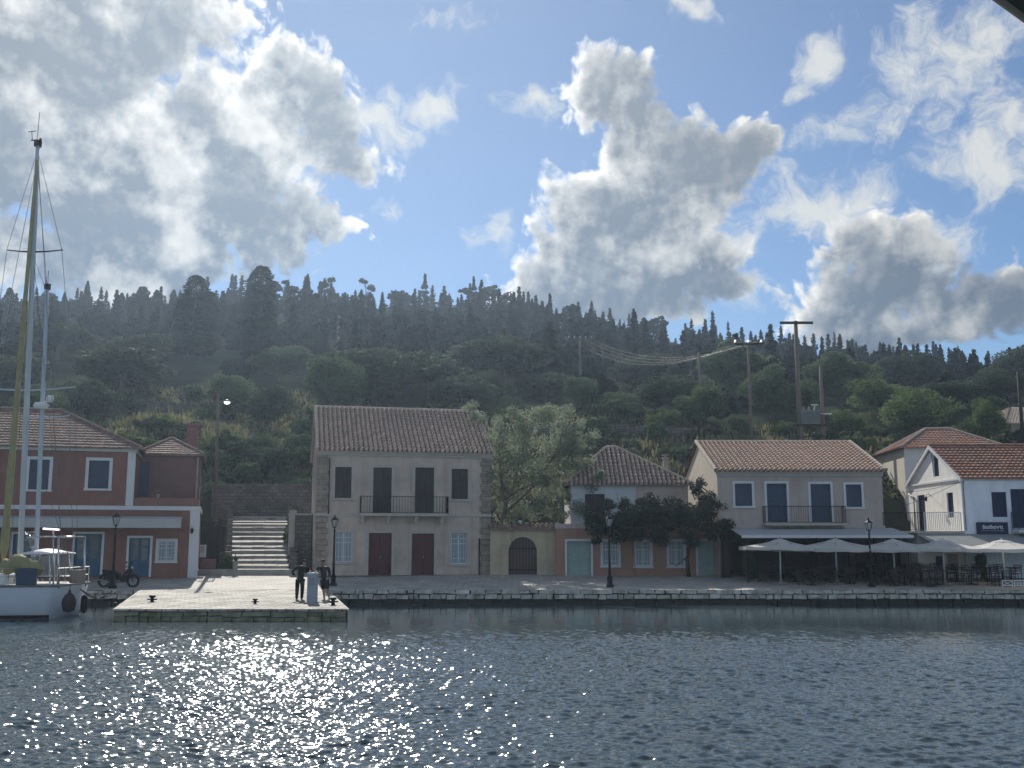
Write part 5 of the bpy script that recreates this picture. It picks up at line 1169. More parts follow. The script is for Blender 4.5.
def creeper():
    Y = 57.3; b = at(689, 581, 57.8); b.z = pave_z(57) ; rr = random.Random(6); cl = []
    for px, py, rp in ((600, 528, 11), (612, 520, 14), (630, 520, 16), (648, 515, 18), (650, 500, 9), (640, 505, 9), (668, 520, 17), (685, 515, 17), (700, 512, 16), (715, 520, 15), (728, 528, 12), (735, 535, 8), (660, 535, 12), (688, 538, 11), (620, 535, 9), (640, 536, 9), (706, 500, 10), (695, 490, 7), (700, 482, 5), (610, 505, 7), (625, 503, 6), (675, 505, 9), (722, 508, 8), (592, 520, 8), (596, 540, 6), (712, 536, 8)):
        for k in range(5): cl.append((at(px + rr.uniform(-.6, .6) * rp, py + rr.uniform(-.5, .5) * rp, Y + rr.uniform(-.9, .5)), rp * .047 * rr.uniform(.6, 1.1), .75))
    A = lambda x, y, d=0: at(x, y, Y + d)
    limbs = [([b, A(687, 560), A(690, 540), A(680, 520), A(660, 512)], .13), ([A(690, 540), A(700, 515), A(698, 485), A(703, 474)], .06), ([A(700, 515), A(720, 500), A(732, 504), A(738, 514)], .05), ([A(698, 485), A(712, 494), A(722, 512)], .04), ([A(688, 556), A(676, 566), A(668, 560)], .04), ([A(660, 512), A(630, 515), A(600, 525)], .06), ([A(695, 500), A(690, 485), A(694, 476)], .03), ([A(630, 515), A(618, 500), A(616, 492)], .025), ([A(632, 515), A(634, 555), at(636, 581, 57.9)], .04)]
    limb_tree('creeper_tree', 'dark spreading creeper-like tree trained across the orange front, twisted branches reaching up', b, limbs, cl, .07, 'leaf_creeper', 'bark', 1500, 33)
creeper()
p = at(291, 545, 64.5); plant('bush', 'clipped_bush', 'dark round bush hanging over the right side of the stone steps', 'bush', (p.x, 64.5, p.z - .2), .85, 2.4, var=3)
for px, py, rp, hp, lab in ((750, 585, 10, 50, 'tall leafy potted shrub at the left end of the restaurant terrace'), (984, 588, 8, 36, 'dark leafy potted plant beside the white house terrace, under the parasol nearest the navy sign'), (228, 560, 9, 28, 'shrub against the wall at the left foot of the stone steps'), (888, 586, 7, 40, 'climbing plant on the terrace wall between the grey and the white house')):
    Y = 56.2 if px != 228 else 59.6; p = at(px, py, Y); plant('bush', 'shrub', lab, 'shrub', (p.x, Y, pave_z(Y) - .05), rp * Y / 1015, hp * Y / 1015)
def pots():
    for px, py, w, h, lab in ((235, 571, .34, .5, 'square planter with dark spiky plant on the lowest stone step'), (520, 526, .2, .28, 'small white flowerpot on top of the gate wall'), (527, 526.5, .16, .2, 'white bowl-shaped flowerpot beside the small one on the gate wall'), (158, 499, .2, .25, 'potted spiky plant on the terrace parapet of the terracotta house')):
        Y = {235: 58.8, 158: 57.15}.get(px, 59.3); p = at(px, py, Y); t = thing('flowerpot', lab, 'flowerpot', p, group='flowerpots'); mb = MB(); mb.lathe([(0, 0), (w * .38, 0), (w * .5, h), (w * .55, h), (w * .55, h + .04), (w * .42, h + .04), (w * .4, h - .04), (0, h - .04)], 10); sub(t, 'pot', mb, 'concrete' if px == 235 else ('ceramic' if px in (520, 527) else 'tile_ridge'))
        r = np.random.default_rng(int(px)); n = 60; C = []
        lv = MB()
        for k in range(22):
            th, L = r.random() * 6.28, r.uniform(.25, .6) * (1.3 if px == 235 else .8); e = r.uniform(.3, 1.2); d = Vector((math.cos(th) * math.cos(e), math.sin(th) * math.cos(e), math.sin(e))); s = Vector((-math.sin(th), math.cos(th), 0)) * .03; a = Vector((0, 0, h)); m = a + d * L * .6; q = a + d * L + Vector((0, 0, -.12 * L)); lv.add([a - s, a + s, m + s, m - s, q], [(0, 1, 2, 3), (3, 2, 4)])
        sub(t, 'plant', lv, 'leaf_creeper' if px != 158 else 'leaf_olive')
pots()

# ------------------------------------------------------------------ sailing yacht
def yacht():
    Y = 42.0; P = lambda x, y, d=0: at(x, y, Y + d)
    o = P(0, 620); o.z = 0; o.x = P(72, 600).x; t = thing('sailing_yacht', 'white two-masted sailing yacht with yellow furled sail moored along the quay', 'yacht', o)
    L = lambda v: Vector(v) - o
    zd = at(60, 585.5, 40.2).z; ln = 13.2; bw = 1.95          # stern at local x=0, bow towards -x
    hull = MB(); n = 26; secs = []
    for i in range(n + 1):
        s = i / n; x = -s * ln; w = bw * (min(1, .80 + .9 * s) if s < .3 else max(.02, math.cos(max(0, (s - .3) / .7) * math.pi / 2) ** .75)); sheer = zd + .22 * max(0, (s - .45)) ** 2 * 3 - .02 * s; rake = .16 * (1 - s)
        ring = []
        for a, zz in ((1.0, sheer), (1.0, sheer - .12), (.985, sheer * .62), (.94, .28), (.86, 0.06), (.6, -.35), (.1, -.6)):
            xo = (x - (0 if s > .02 else (sheer - zz) * .22)); 
            if s > .6: xo += (sheer - zz) * .5 * (s - .6) / .4
            ring.append((xo, -w * a, zz))
        ring += [(p[0], -p[1], p[2]) for p in reversed(ring)]; secs.append(ring)
    k = len(secs[0])
    for r_ in secs: hull.v += r_
    for i in range(n):
        for j in range(k - 1): hull.f.append((i * k + j, (i + 1) * k + j, (i + 1) * k + j + 1, i * k + j + 1))
    hull.f.append(tuple(range(k)))
    hm = M('white hull gelcoat', (.62, .68, .74), .3, .04, 2, c2=(.5, .55, .6), c2amt=.3)
    sub(t, 'hull', hull, hm, smooth=True)
    st = MB()
    for sgn in (-1, 1):
        st.tube([(q[0][0], sgn * abs(q[0][1]) * 1.012, q[0][2] - .02) for q in secs], .05, 6)
    st.tube([(secs[0][0][0] + .02, -abs(secs[0][0][1]), zd - .02), (secs[0][0][0] + .02, abs(secs[0][0][1]), zd - .02)], .05, 6)
    sub(t, 'rubbing_strake', st, 'grey_metal', smooth=True)
    bt = MB()
    for sgn in (-1, 1):
        for i in range(n): 
            a, b = secs[i], secs[i + 1]; f = 1.012
            bt.quad((a[4][0], sgn * abs(a[4][1]) * f, .02), (b[4][0], sgn * abs(b[4][1]) * f, .02), (b[3][0], sgn * abs(b[3][1]) * f, .17), (a[3][0], sgn * abs(a[3][1]) * f, .17))
    sub(t, 'waterline_stripe', bt, M('dark red antifouling', (.06, .025, .025), .6, .2))
    dk = MB()
    for i in range(n): dk.quad((secs[i][0][0], secs[i][0][1] * .98, secs[i][0][2] + .01), (secs[i + 1][0][0], secs[i + 1][0][1] * .98, secs[i + 1][0][2] + .01), (secs[i + 1][0][0], -secs[i + 1][0][1] * .98, secs[i + 1][0][2] + .01), (secs[i][0][0], -secs[i][0][1] * .98, secs[i][0][2] + .01))
    sub(t, 'deck', dk, M('pale deck', (.5, .49, .45), .7, .08, 4))
    c0, c1 = L(P(60, 570)).x, -9.5
    cb = MB(); cb.add([(-2.1, -1.15, zd), (-9.6, -.75, zd), (-9.6, .75, zd), (-2.1, 1.15, zd), (-2.2, -1.0, zd + .42), (-9.0, -.6, zd + .34), (-9.0, .6, zd + .34), (-2.2, 1.0, zd + .42)], [(0, 1, 5, 4), (1, 2, 6, 5), (2, 3, 7, 6), (3, 0, 4, 7), (4, 5, 6, 7)]); co = sub(t, 'cabin', cb, hm, bevel=.05)
    for i in range(3):
        pw = MB(); x = -3.0 - i * 1.7; pw.box(x - .9, x, -1.09 + .05 * i, -.98 + .05 * i, zd + .14, zd + .3); sub(co, 'porthole', pw, 'glass', bevel=.02)
    # wheelhouse: windscreen and hard top
    wx0, wx1 = L(P(62, 565)).x, L(P(27, 565)).x; zt = L(P(45, 555)).z; z2 = L(P(60, 580)).z
    fr = MB()
    for sg in (-1, 1):
        for x, dx in ((wx0, .12), ((wx0 + wx1) / 2, 0), (wx1, -.1)): fr.tube([(x, sg * 1.0, z2 - .1), (x - dx, sg * .92, zt)], .035, 6)
        fr.tube([(wx0, sg * 1.0, z2 + .12), (wx1, sg * 1.0, z2 + .12)], .03, 6)
    fr.tube([(wx1, -1.0, z2 + .12), (wx1, 1.0, z2 + .12)], .03, 6); so = sub(t, 'windscreen', fr, 'steel')
    for sg in (-1, 1):
        gl = MB(); gl.box(wx1 + .05, wx0 - .1, sg * .965 - .006, sg * .965 + .006, z2 + .15, zt - .04)
        gm = M('clear windscreen', (.3, .34, .38), .08, .1, 2, spec=.6); gm.node_tree.nodes['Principled BSDF'].inputs['Alpha'].default_value = .3; sub(so, 'pane', gl, gm)
    tp = MB(); m = 9
    for i in range(m):
        for j in range(7):
            x = L(P(30, 552)).x + (L(P(65, 552)).x - L(P(30, 552)).x) * i / (m - 1); y = -1.05 + 2.1 * j / 6; zz = zt + .05 + .18 * (1 - (2 * i / (m - 1) - 1) ** 2) * (1 - (2 * j / 6 - 1) ** 2) + .03; tp.v.append((x, y, zz))
    for i in range(m - 1):
        for j in range(6): a = i * 7 + j; tp.f.append((a, a + 7, a + 8, a + 1))
    b0 = len(tp.v); tp.v += [(x, y, z - .05) for x, y, z in tp.v[:b0]]; tp.f += [tuple(i + b0 for i in reversed(f)) for f in tp.f]
    for i in range(m - 1): tp.f += [(i * 7, (i + 1) * 7, (i + 1) * 7 + b0, i * 7 + b0), (i * 7 + 6, i * 7 + 6 + b0, (i + 1) * 7 + 6 + b0, (i + 1) * 7 + 6)]
    for j in range(6): tp.f += [(j, j + b0, j + 1 + b0, j + 1), ((m - 1) * 7 + j, (m - 1) * 7 + j + 1, (m - 1) * 7 + j + 1 + b0, (m - 1) * 7 + j + b0)]
    sub(t, 'hard_top', tp, M('white canopy', (.7, .71, .72), .35, .04), smooth=True)
    # masts
    def mast(base, top, r, name='mast', dark=0):
        m_ = MB(); a, b = L(base), L(top); m_.tube([a.lerp(b, i / 6) for i in range(7)], [r, r, r, r, r * .95, r * .9, r * .75], 10); return sub(t, name, m_, 'mast_paint', smooth=True)
    mt['mast_paint'] = M('pale blue grey mast paint', (.46, .53, .60), .4, .06, 1); mt['wire'] = M('rigging wire', (.16, .16, .17), .5, .1, metal=.5); mt['yellow_sail'] = M('yellow sail cloth', (.33, .305, .16), .85, .18, 3, .3, 12, (.3, .27, .12), .5, 1.5)
    Pm = [P(20, 560), P(38, 143)]; Pz = [P(36, 556), P(47.5, 287)]
    main, miz = mast(Pm[0], Pm[1], .112), mast(Pz[0], Pz[1], .09)
    def onm(pair, py):
        a, b = pair; k = (a - P(0, 0)).z; lo, hi = 0.0, 1.0
        for _ in range(40):
            md = (lo + hi) / 2; v = a.lerp(b, md); d = v - Vector((0, 0, CAMZ)); cp, sp = math.cos(PITCH), math.sin(PITCH); yy = 384 - FPX * (-d.y * sp + d.z * cp) / (d.y * cp + d.z * sp)
            if yy > py: lo = md
            else: hi = md
        return a.lerp(b, lo)
    wires = []
    for root, pair, py, xl, xr, dy, r in ((main, Pm, 252, 7, 62, -2.0, .03), (main, Pm, 390.5, -30, 75, -3.5, .035), (miz, Pz, 418, 18, 69, -2.5, .032)):
        c = onm(pair, py); s = MB(); A, B = P(xl, py + dy), P(xr, py + dy); s.tube([L(A), L(c.lerp(A, .5)) + Vector((0, 0, -.02)), L(c), L(c.lerp(B, .5)) + Vector((0, 0, -.02)), L(B)], [r * .8, r, r * 1.2, r, r * .8], 6); s.lathe([(0, -.05), (.05, 0), (0, .05)], 6, L(B)); sub(root, 'spreader', s, 'mast_paint' if py > 300 else 'iron'); wires.append((A, B))
    top = onm(Pm, 150)
    mh = MB(); a = L(Pm[1]); mh.tube([a + Vector((0, 0, -.15)), a + Vector((0, 0, .1))], .17, 8); mh.tube([a + Vector((-.3, 0, .12)), a + Vector((.12, 0, .12))], .025, 6); mh.tube([a + Vector((-.05, 0, .1)), a + Vector((-.02, 0, 1.4))], .012, 5); mh.tube([a + Vector((-.25, 0, .12)), a + Vector((-.3, 0, .5))], .015, 5); mh.tube([a + Vector((-.45, 0, .5)), a + Vector((-.12, 0, .55))], .018, 5); mh.lathe([(0, .1), (.06, .12), (.06, .2), (0, .22)], 6, a + Vector((.1, 0, 0))); sub(main, 'masthead', mh, 'iron')
    mz = MB(); a = L(Pz[1]); mz.tube([a + Vector((0, 0, -.1)), a + Vector((0, 0, .12))], .14, 8); mz.tube([a, a + Vector((.0, 0, .7))], .012, 5); mz.tube([a + Vector((-.08, 0, .1)), a + Vector((-.08, 0, .45))], .012, 5); sub(miz, 'masthead', mz, 'iron')
    for pair in ((top, P(62, 251)), (P(62, 251), P(68, 330)), (top, P(7, 249)), (P(7, 249), P(-22, 470)), (top, P(58, 500, -.5)), (onm(Pm, 256), P(66, 583, -1)), (onm(Pm, 256), P(8, 583, -1)), (onm(Pz, 300), P(64, 583, 1)), (onm(Pz, 300), P(69, 416)), (P(69, 416), P(74, 583, -.6)), (onm(Pm, 256), P(46, 290)), (onm(Pm, 160), onm(Pz, 292)), (P(75, 387), P(78, 583, -.8)), (onm(Pm, 160), P(-10, 400)), (onm(Pz, 470), P(70, 560))):
        w = MB(); w.tube([L(pair[0]), L(pair[1])], .011, 4, cap=False); sub(t, 'stay', w, 'wire')
    # yellow furled headsail
    a, b = L(P(3, 562, -.6)), L(P(37, 160, -.1)); f = MB(); rr = random.Random(2); m = 30; ctr = [a.lerp(b, i / m) for i in range(m + 1)]; f.tube(ctr, [.03 if i == 0 else (.145 * (1.1 - .72 * i / m) * rr.uniform(.9, 1.08)) for i in range(m + 1)], 9); sub(t, 'furled_sail', f, 'yellow_sail', smooth=True)
    # yellow sail bag on the boom
    bo = MB(); bo.tube([L(P(-2, 566, -1.3)), L(P(43, 570, -1.3))], .07, 8); bom = sub(t, 'boom', bo, 'mast_paint'); sb = MB(); ctr = [L(P(-6 + 50 * i / 12, 567.5 + 1.2 * math.sin(i * 1.3) - (4 if 4 < i < 8 else 0), -1.35)) for i in range(13)]; sb.tube(ctr, [.05, .18, .22, .34, .27, .38, .42, .30, .33, .24, .31, .27, .06], 10); sub(bom, 'sail_bundle', sb, 'yellow_sail', smooth=True)
    hb = MB(); x, z = L(P(27, 574, -1.7)).x, L(P(27, 574, -1.7)).z; hb.box(x - .37, x + .37, -1.85, -1.6, zd + .02, z + .22); sub(t, 'locker_box', hb, 'blue_shutter', bevel=.03)
    # radar, camera
    rd = MB(); c = L(onm(Pz, 406)); rd.lathe([(0, -.13), (.27, -.12), (.31, -.03), (.31, .04), (.25, .12), (0, .14)], 18, c + Vector((-.0, -.1, 0))); sub(miz, 'radar_dome', rd, 'ceramic', smooth=True)
    sp = MB(); c = L(P(50, 399)); sp.lathe([(0, 0), (.12, .02), (.16, .16), (.12, .3), (0, .32)], 10, c + Vector((0, 0, -.15))); sp.tube([c + Vector((-.3, 0, -.1)), c + Vector((0, 0, -.1))], .02, 5); sub(miz, 'horn', sp, 'ceramic', smooth=True)
    # winch and dinghy gear under the mizzen
    gp = MB(); rr = random.Random(9)
    for i in range(7): c = L(P(25 + rr.uniform(-2, 12), 543 + rr.uniform(-6, 6), .2)); gp.tube([c, c + Vector((rr.uniform(-.3, .3), .1, rr.uniform(.1, .35))), c + Vector((rr.uniform(-.3, .3), 0, rr.uniform(.0, .3)))], .045, 6)
    gp.tube([L(P(28, 536)), L(P(33, 546))], .1, 6); sub(t, 'deck_gear', gp, 'grey_metal', smooth=True)
    # stern arch; the glint on it is added as a glowing bar
    ar = MB()
    for sg in (-1, 1): ar.tube([L(P(72, 587)) * 1 + Vector((0, sg * 1.25, 0)), L(P(72, 536)) + Vector((0, sg * 1.25, 0))], .045, 7); ar.tube([L(P(41, 537)) + Vector((0, sg * 1.25, 0)), L(P(73, 537)) + Vector((0, sg * 1.25, 0))], .035, 7)
    ar.tube([L(P(72, 537)) + Vector((0, -1.25, 0)), L(P(72, 537)) + Vector((0, 1.25, 0))], .045, 7); ar.tube([L(P(67, 587)) + Vector((0, -1.25, 0)), L(P(67, 530)) + Vector((0, -1.25, 0))], .03, 6); aro = sub(t, 'stern_arch', ar, 'steel', smooth=True)
    lb = MB(); lb.tube([L(P(56.5, 529)) + Vector((0, -1.2, 0)), L(P(72, 530)) + Vector((0, -1.2, 0))], .035, 8); sub(aro, 'arch_glint', lb, M('glowing arch glint', (.9, .85, .9), .3, .02, emit=(1, .86, .95, 1.6)))
    rl = MB(); zz = L(P(60, 575)).z
    for sg in (-1, 1):
        pts = [(q[0][0], sg * abs(q[0][1]) * .96) for q in secs[0:20]]
        for hgt in (.32, .62): rl.tube([(x, y, zd + hgt) for x, y in pts], .012, 5)
        for x, y in pts[::2]: rl.tube([(x, y, zd), (x, y, zd + .64)], .014, 5)
    x0 = secs[0][0][0]
    for hgt in (.32, .64): rl.tube([(x0, -1.5, zd + hgt), (x0, 1.5, zd + hgt)], .016, 5)
    sub(t, 'guard_rail', rl, 'steel')
    wd = MB(); c = L(P(80, 575, -.6)); wd.box(c.x - .28, c.x + .02, c.y - .3, c.y + .5, zd + .05, zd + .55); 
    for i in range(4): wd.box(c.x - .3, c.x + .04, c.y - .32, c.y + .52, zd + .1 + .14 * i, zd + .14 + .14 * i)
    sub(t, 'gangplank', wd, M('pale planks', (.3, .25, .2), .8, .2))
    # fender hanging at the quarter
    f = MB(); c = P(69, 603, -1.9); f.lathe([(0, -.36), (.2, -.3), (.26, -.05), (.26, .1), (.17, .3), (.05, .4), (.04, .5)], 14, (0, 0, 0)); f.tube([(0, 0, .45), (0, .1, 1.0)], .012, 5); fo = thing('fender', 'dark round fender ball hanging against the white hull near its stern', 'fender', c); sub(fo, 'buoy', f, 'shutter_brown', smooth=True)
    f = MB(); f.lathe([(0, -.36), (.1, -.32), (.13, -.2), (.13, .2), (.1, .32), (0, .36)], 12); f.tube([(0, 0, .34), (0, .05, .8)], .012, 5); fo = thing('fender', 'black sausage fender at the outer edge of the yacht stern', 'fender', P(84, 604, -1.0)); sub(fo, 'buoy', f, 'iron', smooth=True)
    for A, B in ((P(80, 589, -1), atz(112, 591, .72)), (P(82, 590, .5), atz(118, 590, .74))):
        m = MB(); A, B = Vector(A), Vector(B); m.tube([A.lerp(B, i / 8) + Vector((0, 0, -.35 * math.sin(math.pi * i / 8))) - A for i in range(9)], .02, 5); tag(m.build('mooring_rope', mt['dark_pole'], loc=A), ('dark mooring rope sagging from the yacht stern to the quay, nearer one' if A.y < 44.5 else 'dark mooring rope sagging from the yacht stern to the quay, farther one'), 'rope', 'mooring ropes')
yacht()

# ------------------------------------------------------------------ motorbike
def motorbike():
    px = at(118, 592, 51.4); o = Vector((px.x, 51.4, pave_z(51.4))); t = thing('motorbike', 'black moped parked side on at the quay edge behind the black lamp post', 'motorbike', o); W = 1.42 / 2
    rub, dark, met, red = 'iron', M('black bike paint', (.010, .010, .012), .5, .1, spec=.2), 'steel', M('dull red paint', (.18, .03, .03), .4)
    for x in (-W, W):
        ty = MB(); n = 28
        ty.tube([(x + .265 * math.cos(2 * math.pi * i / n), 0, .31 + .27 * math.sin(2 * math.pi * i / n)) for i in range(n + 1)], .062, 8, cap=False); w = sub(t, 'wheel', ty, rub, smooth=True)
        rm = MB(); rm.tube([(x + .22 * math.cos(2 * math.pi * i / n), 0, .31 + .22 * math.sin(2 * math.pi * i / n)) for i in range(n + 1)], .018, 6, cap=False)
        for i in range(10): a = 2 * math.pi * i / 10; rm.tube([(x, -.03 * (-1) ** i, .31), (x + .22 * math.cos(a), 0, .31 + .22 * math.sin(a))], .006, 4)
        rm.lathe([(.0, -.06), (.05, -.06), (.05, .06), (0, .06)], 10, (x, 0, .31), 'y'); sub(w, 'rim', rm, met, smooth=True)
        md = MB(); m = 10; a0, a1 = ((.5, 2.6) if x > 0 else (.3, 2.3)); pts = [(x + .35 * math.cos(a0 + (a1 - a0) * i / m), .31 + .35 * math.sin(a0 + (a1 - a0) * i / m)) for i in range(m + 1)]
        for (xa, za), (xb, zb) in zip(pts, pts[1:]): md.add([(xa, -.07, za), (xb, -.07, zb), (xb, .07, zb), (xa, .07, za), (xa, -.07, za - .015), (xb, -.07, zb - .015), (xb, .07, zb - .015), (xa, .07, za - .015)], [(0, 1, 2, 3), (7, 6, 5, 4), (0, 4, 5, 1), (2, 6, 7, 3)])
        sub(t, 'mudguard', md, dark)
    f = MB(); f.tube([(-W, 0, .31), (-.3, 0, .36), (.05, 0, .36), (.42, 0, .62), (.55, 0, .86)], [.03, .05, .06, .05, .035], 8); f.tube([(-.55, 0, .70), (-.25, 0, .6), (.05, 0, .40)], .04, 7); f.tube([(-W, -.09, .31), (-.62, -.09, .68)], .025, 6); f.tube([(-W, .09, .31), (-.62, .09, .68)], .025, 6)
    for s in (-.07, .07): f.tube([(W, s, .31), (.52, s, .82)], .024, 6)
    sub(t, 'frame', f, dark, smooth=True)
    e = MB(); e.lathe([(0, -.13), (.12, -.12), (.14, 0), (.12, .12), (0, .13)], 12, (-.02, 0, .34), 'y'); e.box(-.22, .3, -.11, .11, .20, .46); sub(t, 'engine', e, 'grey_metal', smooth=False)
    s = MB(); pr = [(-.78, .74), (-.55, .72), (-.2, .66), (.05, .62), (.08, .68), (-.15, .76), (-.45, .82), (-.8, .84)]; s.prism([(x, z - .05 if z < .75 else z + .02) for x, z in pr], -.14, .14); sub(t, 'seat', s, rub, bevel=.02)
    b = MB(); b.prism([(-.78, .60), (-.45, .40), (-.1, .36), (.14, .34), (.16, .56), (-.2, .66), (-.74, .74)], -.13, .13); sub(t, 'tail_fairing', b, dark, bevel=.02)
    ls = MB(); ls.prism([(.10, .30), (.38, .26), (.50, .5), (.66, .86), (.56, .96), (.36, .84), (.22, .58), (.08, .52)], -.17, .17); sub(t, 'leg_shield', ls, dark, bevel=.03)
    h = MB(); h.tube([(.42, -.33, .98), (.48, -.2, 1.02), (.52, 0, .98), (.48, .2, 1.02), (.42, .33, .98)], .02, 6); h.tube([(.5, 0, .82), (.52, 0, .98)], .03, 6)
    for sg in (-1, 1): h.tube([(.46, sg * .25, 1.02), (.46, sg * .32, 1.2)], .008, 4); h.lathe([(0, -.05), (.05, -.02), (.05, .02), (0, .05)], 8, (.46, sg * .33, 1.22))
    sub(t, 'handlebar', h, rub); hl = MB(); hl.lathe([(0, .0), (.07, .02), (.09, .1), (.075, .13), (0, .14)], 12, (.54, 0, .94), 'x'); sub(t, 'headlight', hl, 'steel', smooth=True)
    ex = MB(); ex.tube([(.1, -.12, .28), (-.3, -.15, .24), (-.5, -.16, .28), (-.95, -.16, .38)], [.025, .025, .05, .055], 8); sub(t, 'exhaust', ex, 'grey_metal', smooth=True)
    k = MB(); k.tube([(0, -.1, .26), (-.08, -.22, 0)], .014, 5); sub(t, 'kickstand', k, rub); fr = MB(); fr.box(.3, .52, -.2, .2, .62, .66); sub(t, 'front_rack', fr, red)
motorbike()

# ------------------------------------------------------------------ street lamps and light pole
def lantern_lamp(base, H):
    t = thing('street_lamp', 'x', 'street lamp', base, group='black lantern lamps on the quay'); p = MB()
    p.lathe([(.0, 0), (.19, 0), (.19, .12), (.13, .16), (.13, .5), (.10, .56), (.075, .62), (.06, 1.1), (.075, 1.13), (.055, 1.18), (.042, H - .78), (.07, H - .75), (.07, H - .72), (.035, H - .68), (.035, H - .6), (.09, H - .57), (.1, H - .54), (0, H - .54)], 12); sub(t, 'post', p, 'iron', smooth=False)
    l = MB(); z0, z1 = H - .54, H - .16
    for i in range(6):
        a = math.pi * i / 3; c, s = math.cos(a), math.sin(a); l.tube([(c * .1, s * .1, z0), (c * .19, s * .19, z1)], .012, 4)
    l.lathe([(.205, z1), (.21, z1 + .02), (.09, z1 + .13), (.05, z1 + .15), (.04, z1 + .2), (.015, z1 + .28), (0, z1 + .3)], 6); lo = sub(t, 'lantern', l, 'iron'); g = MB(); g.lathe([(.09, z0 + .01), (.18, z1 - .005), (0, z1 - .005)], 6); g.lathe([(.0, z0 + .012), (.09, z0 + .01)], 6); sub(lo, 'pane', g, M('frosted lantern glass', (.6, .62, .62), .3, .05, transl=.5) if 'lg' not in mt else mt['lg']); return t
mt['lg'] = M('frosted lantern glass', (.6, .62, .62), .3, .05, transl=.5)
L0 = None
for px, ptop, pb, Y, lab in ((112, 514, 593, 50.9, 'black lantern lamp post standing behind the moped'), (333, 517, 590.5, 52.2, 'black lantern lamp post beside the two standing people'), (610, 516, 590, 51.6, 'black lantern lamp post in front of the dark creeper'), (872, 520, 591, 51.6, 'black lantern lamp post among the parasols before the restaurant house')):
    b = at(px, pb, Y); b.z = pave_z(Y); H = at(px, ptop, Y).z - b.z; o = lantern_lamp((0, 0, 0), 3.65) if L0 is None else copy_tree(L0); L0 = L0 or o
    o.location = b; o.scale = (1, 1, H / 3.65); o['label'] = lab
def light_pole():
    Y = 64; b = at(211, 560, Y); t = thing('light_pole', 'tall dark timber light pole with a small bright lamp at the left of the steps', 'street light', (b.x, Y, tz(b.x, Y) - .3)); o = Vector((b.x, Y, tz(b.x, Y) - .3)); p = MB(); a = at(218.5, 393, Y) - o; p.tube([Vector((at(216, 520, Y) - o).xy.to_3d()) + Vector((0, 0, -.2)), a], [.15, .09], 8); sub(t, 'pole', p, 'wood_pole', smooth=True)
    q = MB(); c = at(227, 402, Y - .3) - o; q.tube([a + Vector((0, 0, -.6)), c + Vector((-.1, 0, .14))], .025, 6); q.lathe([(.02, .16), (.09, .14), (.2, .05), (.22, 0), (.2, 0)], 14, c); ar = sub(t, 'lamp_arm', q, 'grey_metal'); g = MB(); g.lathe([(.2, .0), (.17, -.08), (.1, -.13), (0, -.15)], 14, c); sub(ar, 'lamp_glass', g, M('lamp glass glint', (.9, .88, .85), .2, .02, emit=(1, .93, .85, 1.8)), smooth=True)  # sun glint on the lamp glass given as emission
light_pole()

# ------------------------------------------------------------------ timber power poles and wires
INS = M('white insulator', (.7, .72, .74), .2, .05)
def power_pole(label, px, ptop, pbase, Y, r, arm=0, ins=0, mat='wood_pole', armh=0, side=False):
    tp = at(px, ptop, Y); zb = min(at(px, pbase, Y).z, tz(tp.x, Y)) - .3; o = Vector((tp.x, Y, zb)); H = tp.z - zb; t = thing('power_pole', label, 'power pole', o, group='timber power poles'); p = MB(); p.tube([(0, 0, 0), (0, 0, H)], [r * 1.25, r * .85], 9); sub(t, 'post', p, mat, smooth=True)
    if arm:
        c = MB(); c.box(-arm, arm, -r - .14, -r + .02, H - .32 - armh, H - .10 - armh); ao = sub(t, 'crossarm', c, mat if mat != 'wood_pole' else 'dark_pole', bevel=.02)
    for i in range(ins):
        x = 0 if ins == 1 else -((arm or .3)) * .92 + 2 * (arm or .3) * .92 * i / (ins - 1); m = MB()
        prof = [(0, 0), (.03, 0), (.03, .06), (.1, .08), (.05, .13), (.1, .16), (.05, .22), (.08, .26), (0, .3)]
        if side: m.lathe(prof, 8, (.18, -.05, H - .3 - i * 1.55)); m.tube([(0, 0, H - .25 - i * 1.55), (.2, -.05, H - .25 - i * 1.55)], .02, 5)
        else: m.lathe(prof, 8, (x, -r - .06, H - .10 - armh + .003))
        sub(t, 'insulator', m, INS)
    return t
power_pole('thin pole with three white insulators down its right side, above the stone house roof', 338, 316, 350, 145, .11, 0, 3, side=True)
power_pole('pole with a row of white insulators across its top, above the feathery tree', 580, 338, 378, 122, .16, 1.5, 5)
power_pole('thin grey pole with a small lamp, rising behind the low tiled roof with the chimney', 699, 352, 440, 92, .13)
power_pole('slim pole with three white insulators above the left part of the restaurant house roof', 748, 342, 442, 86, .12, 1.2, 3)
power_pole('tallest pole with a plain dark T-shaped crossarm against the clouds', 795.5, 321, 446, 86, .19, 1.42, 0)
power_pole('short pole carrying the right end of the transformer platform', 820.5, 366, 446, 86, .15)
power_pole('small faint pole among the trees above the rear red-roofed cottage', 893, 410, 440, 100, .1)
power_pole('dark pole against the hillside house at the far right', 1018, 372, 450, 84, .14, 0, 0, 'dark_pole')
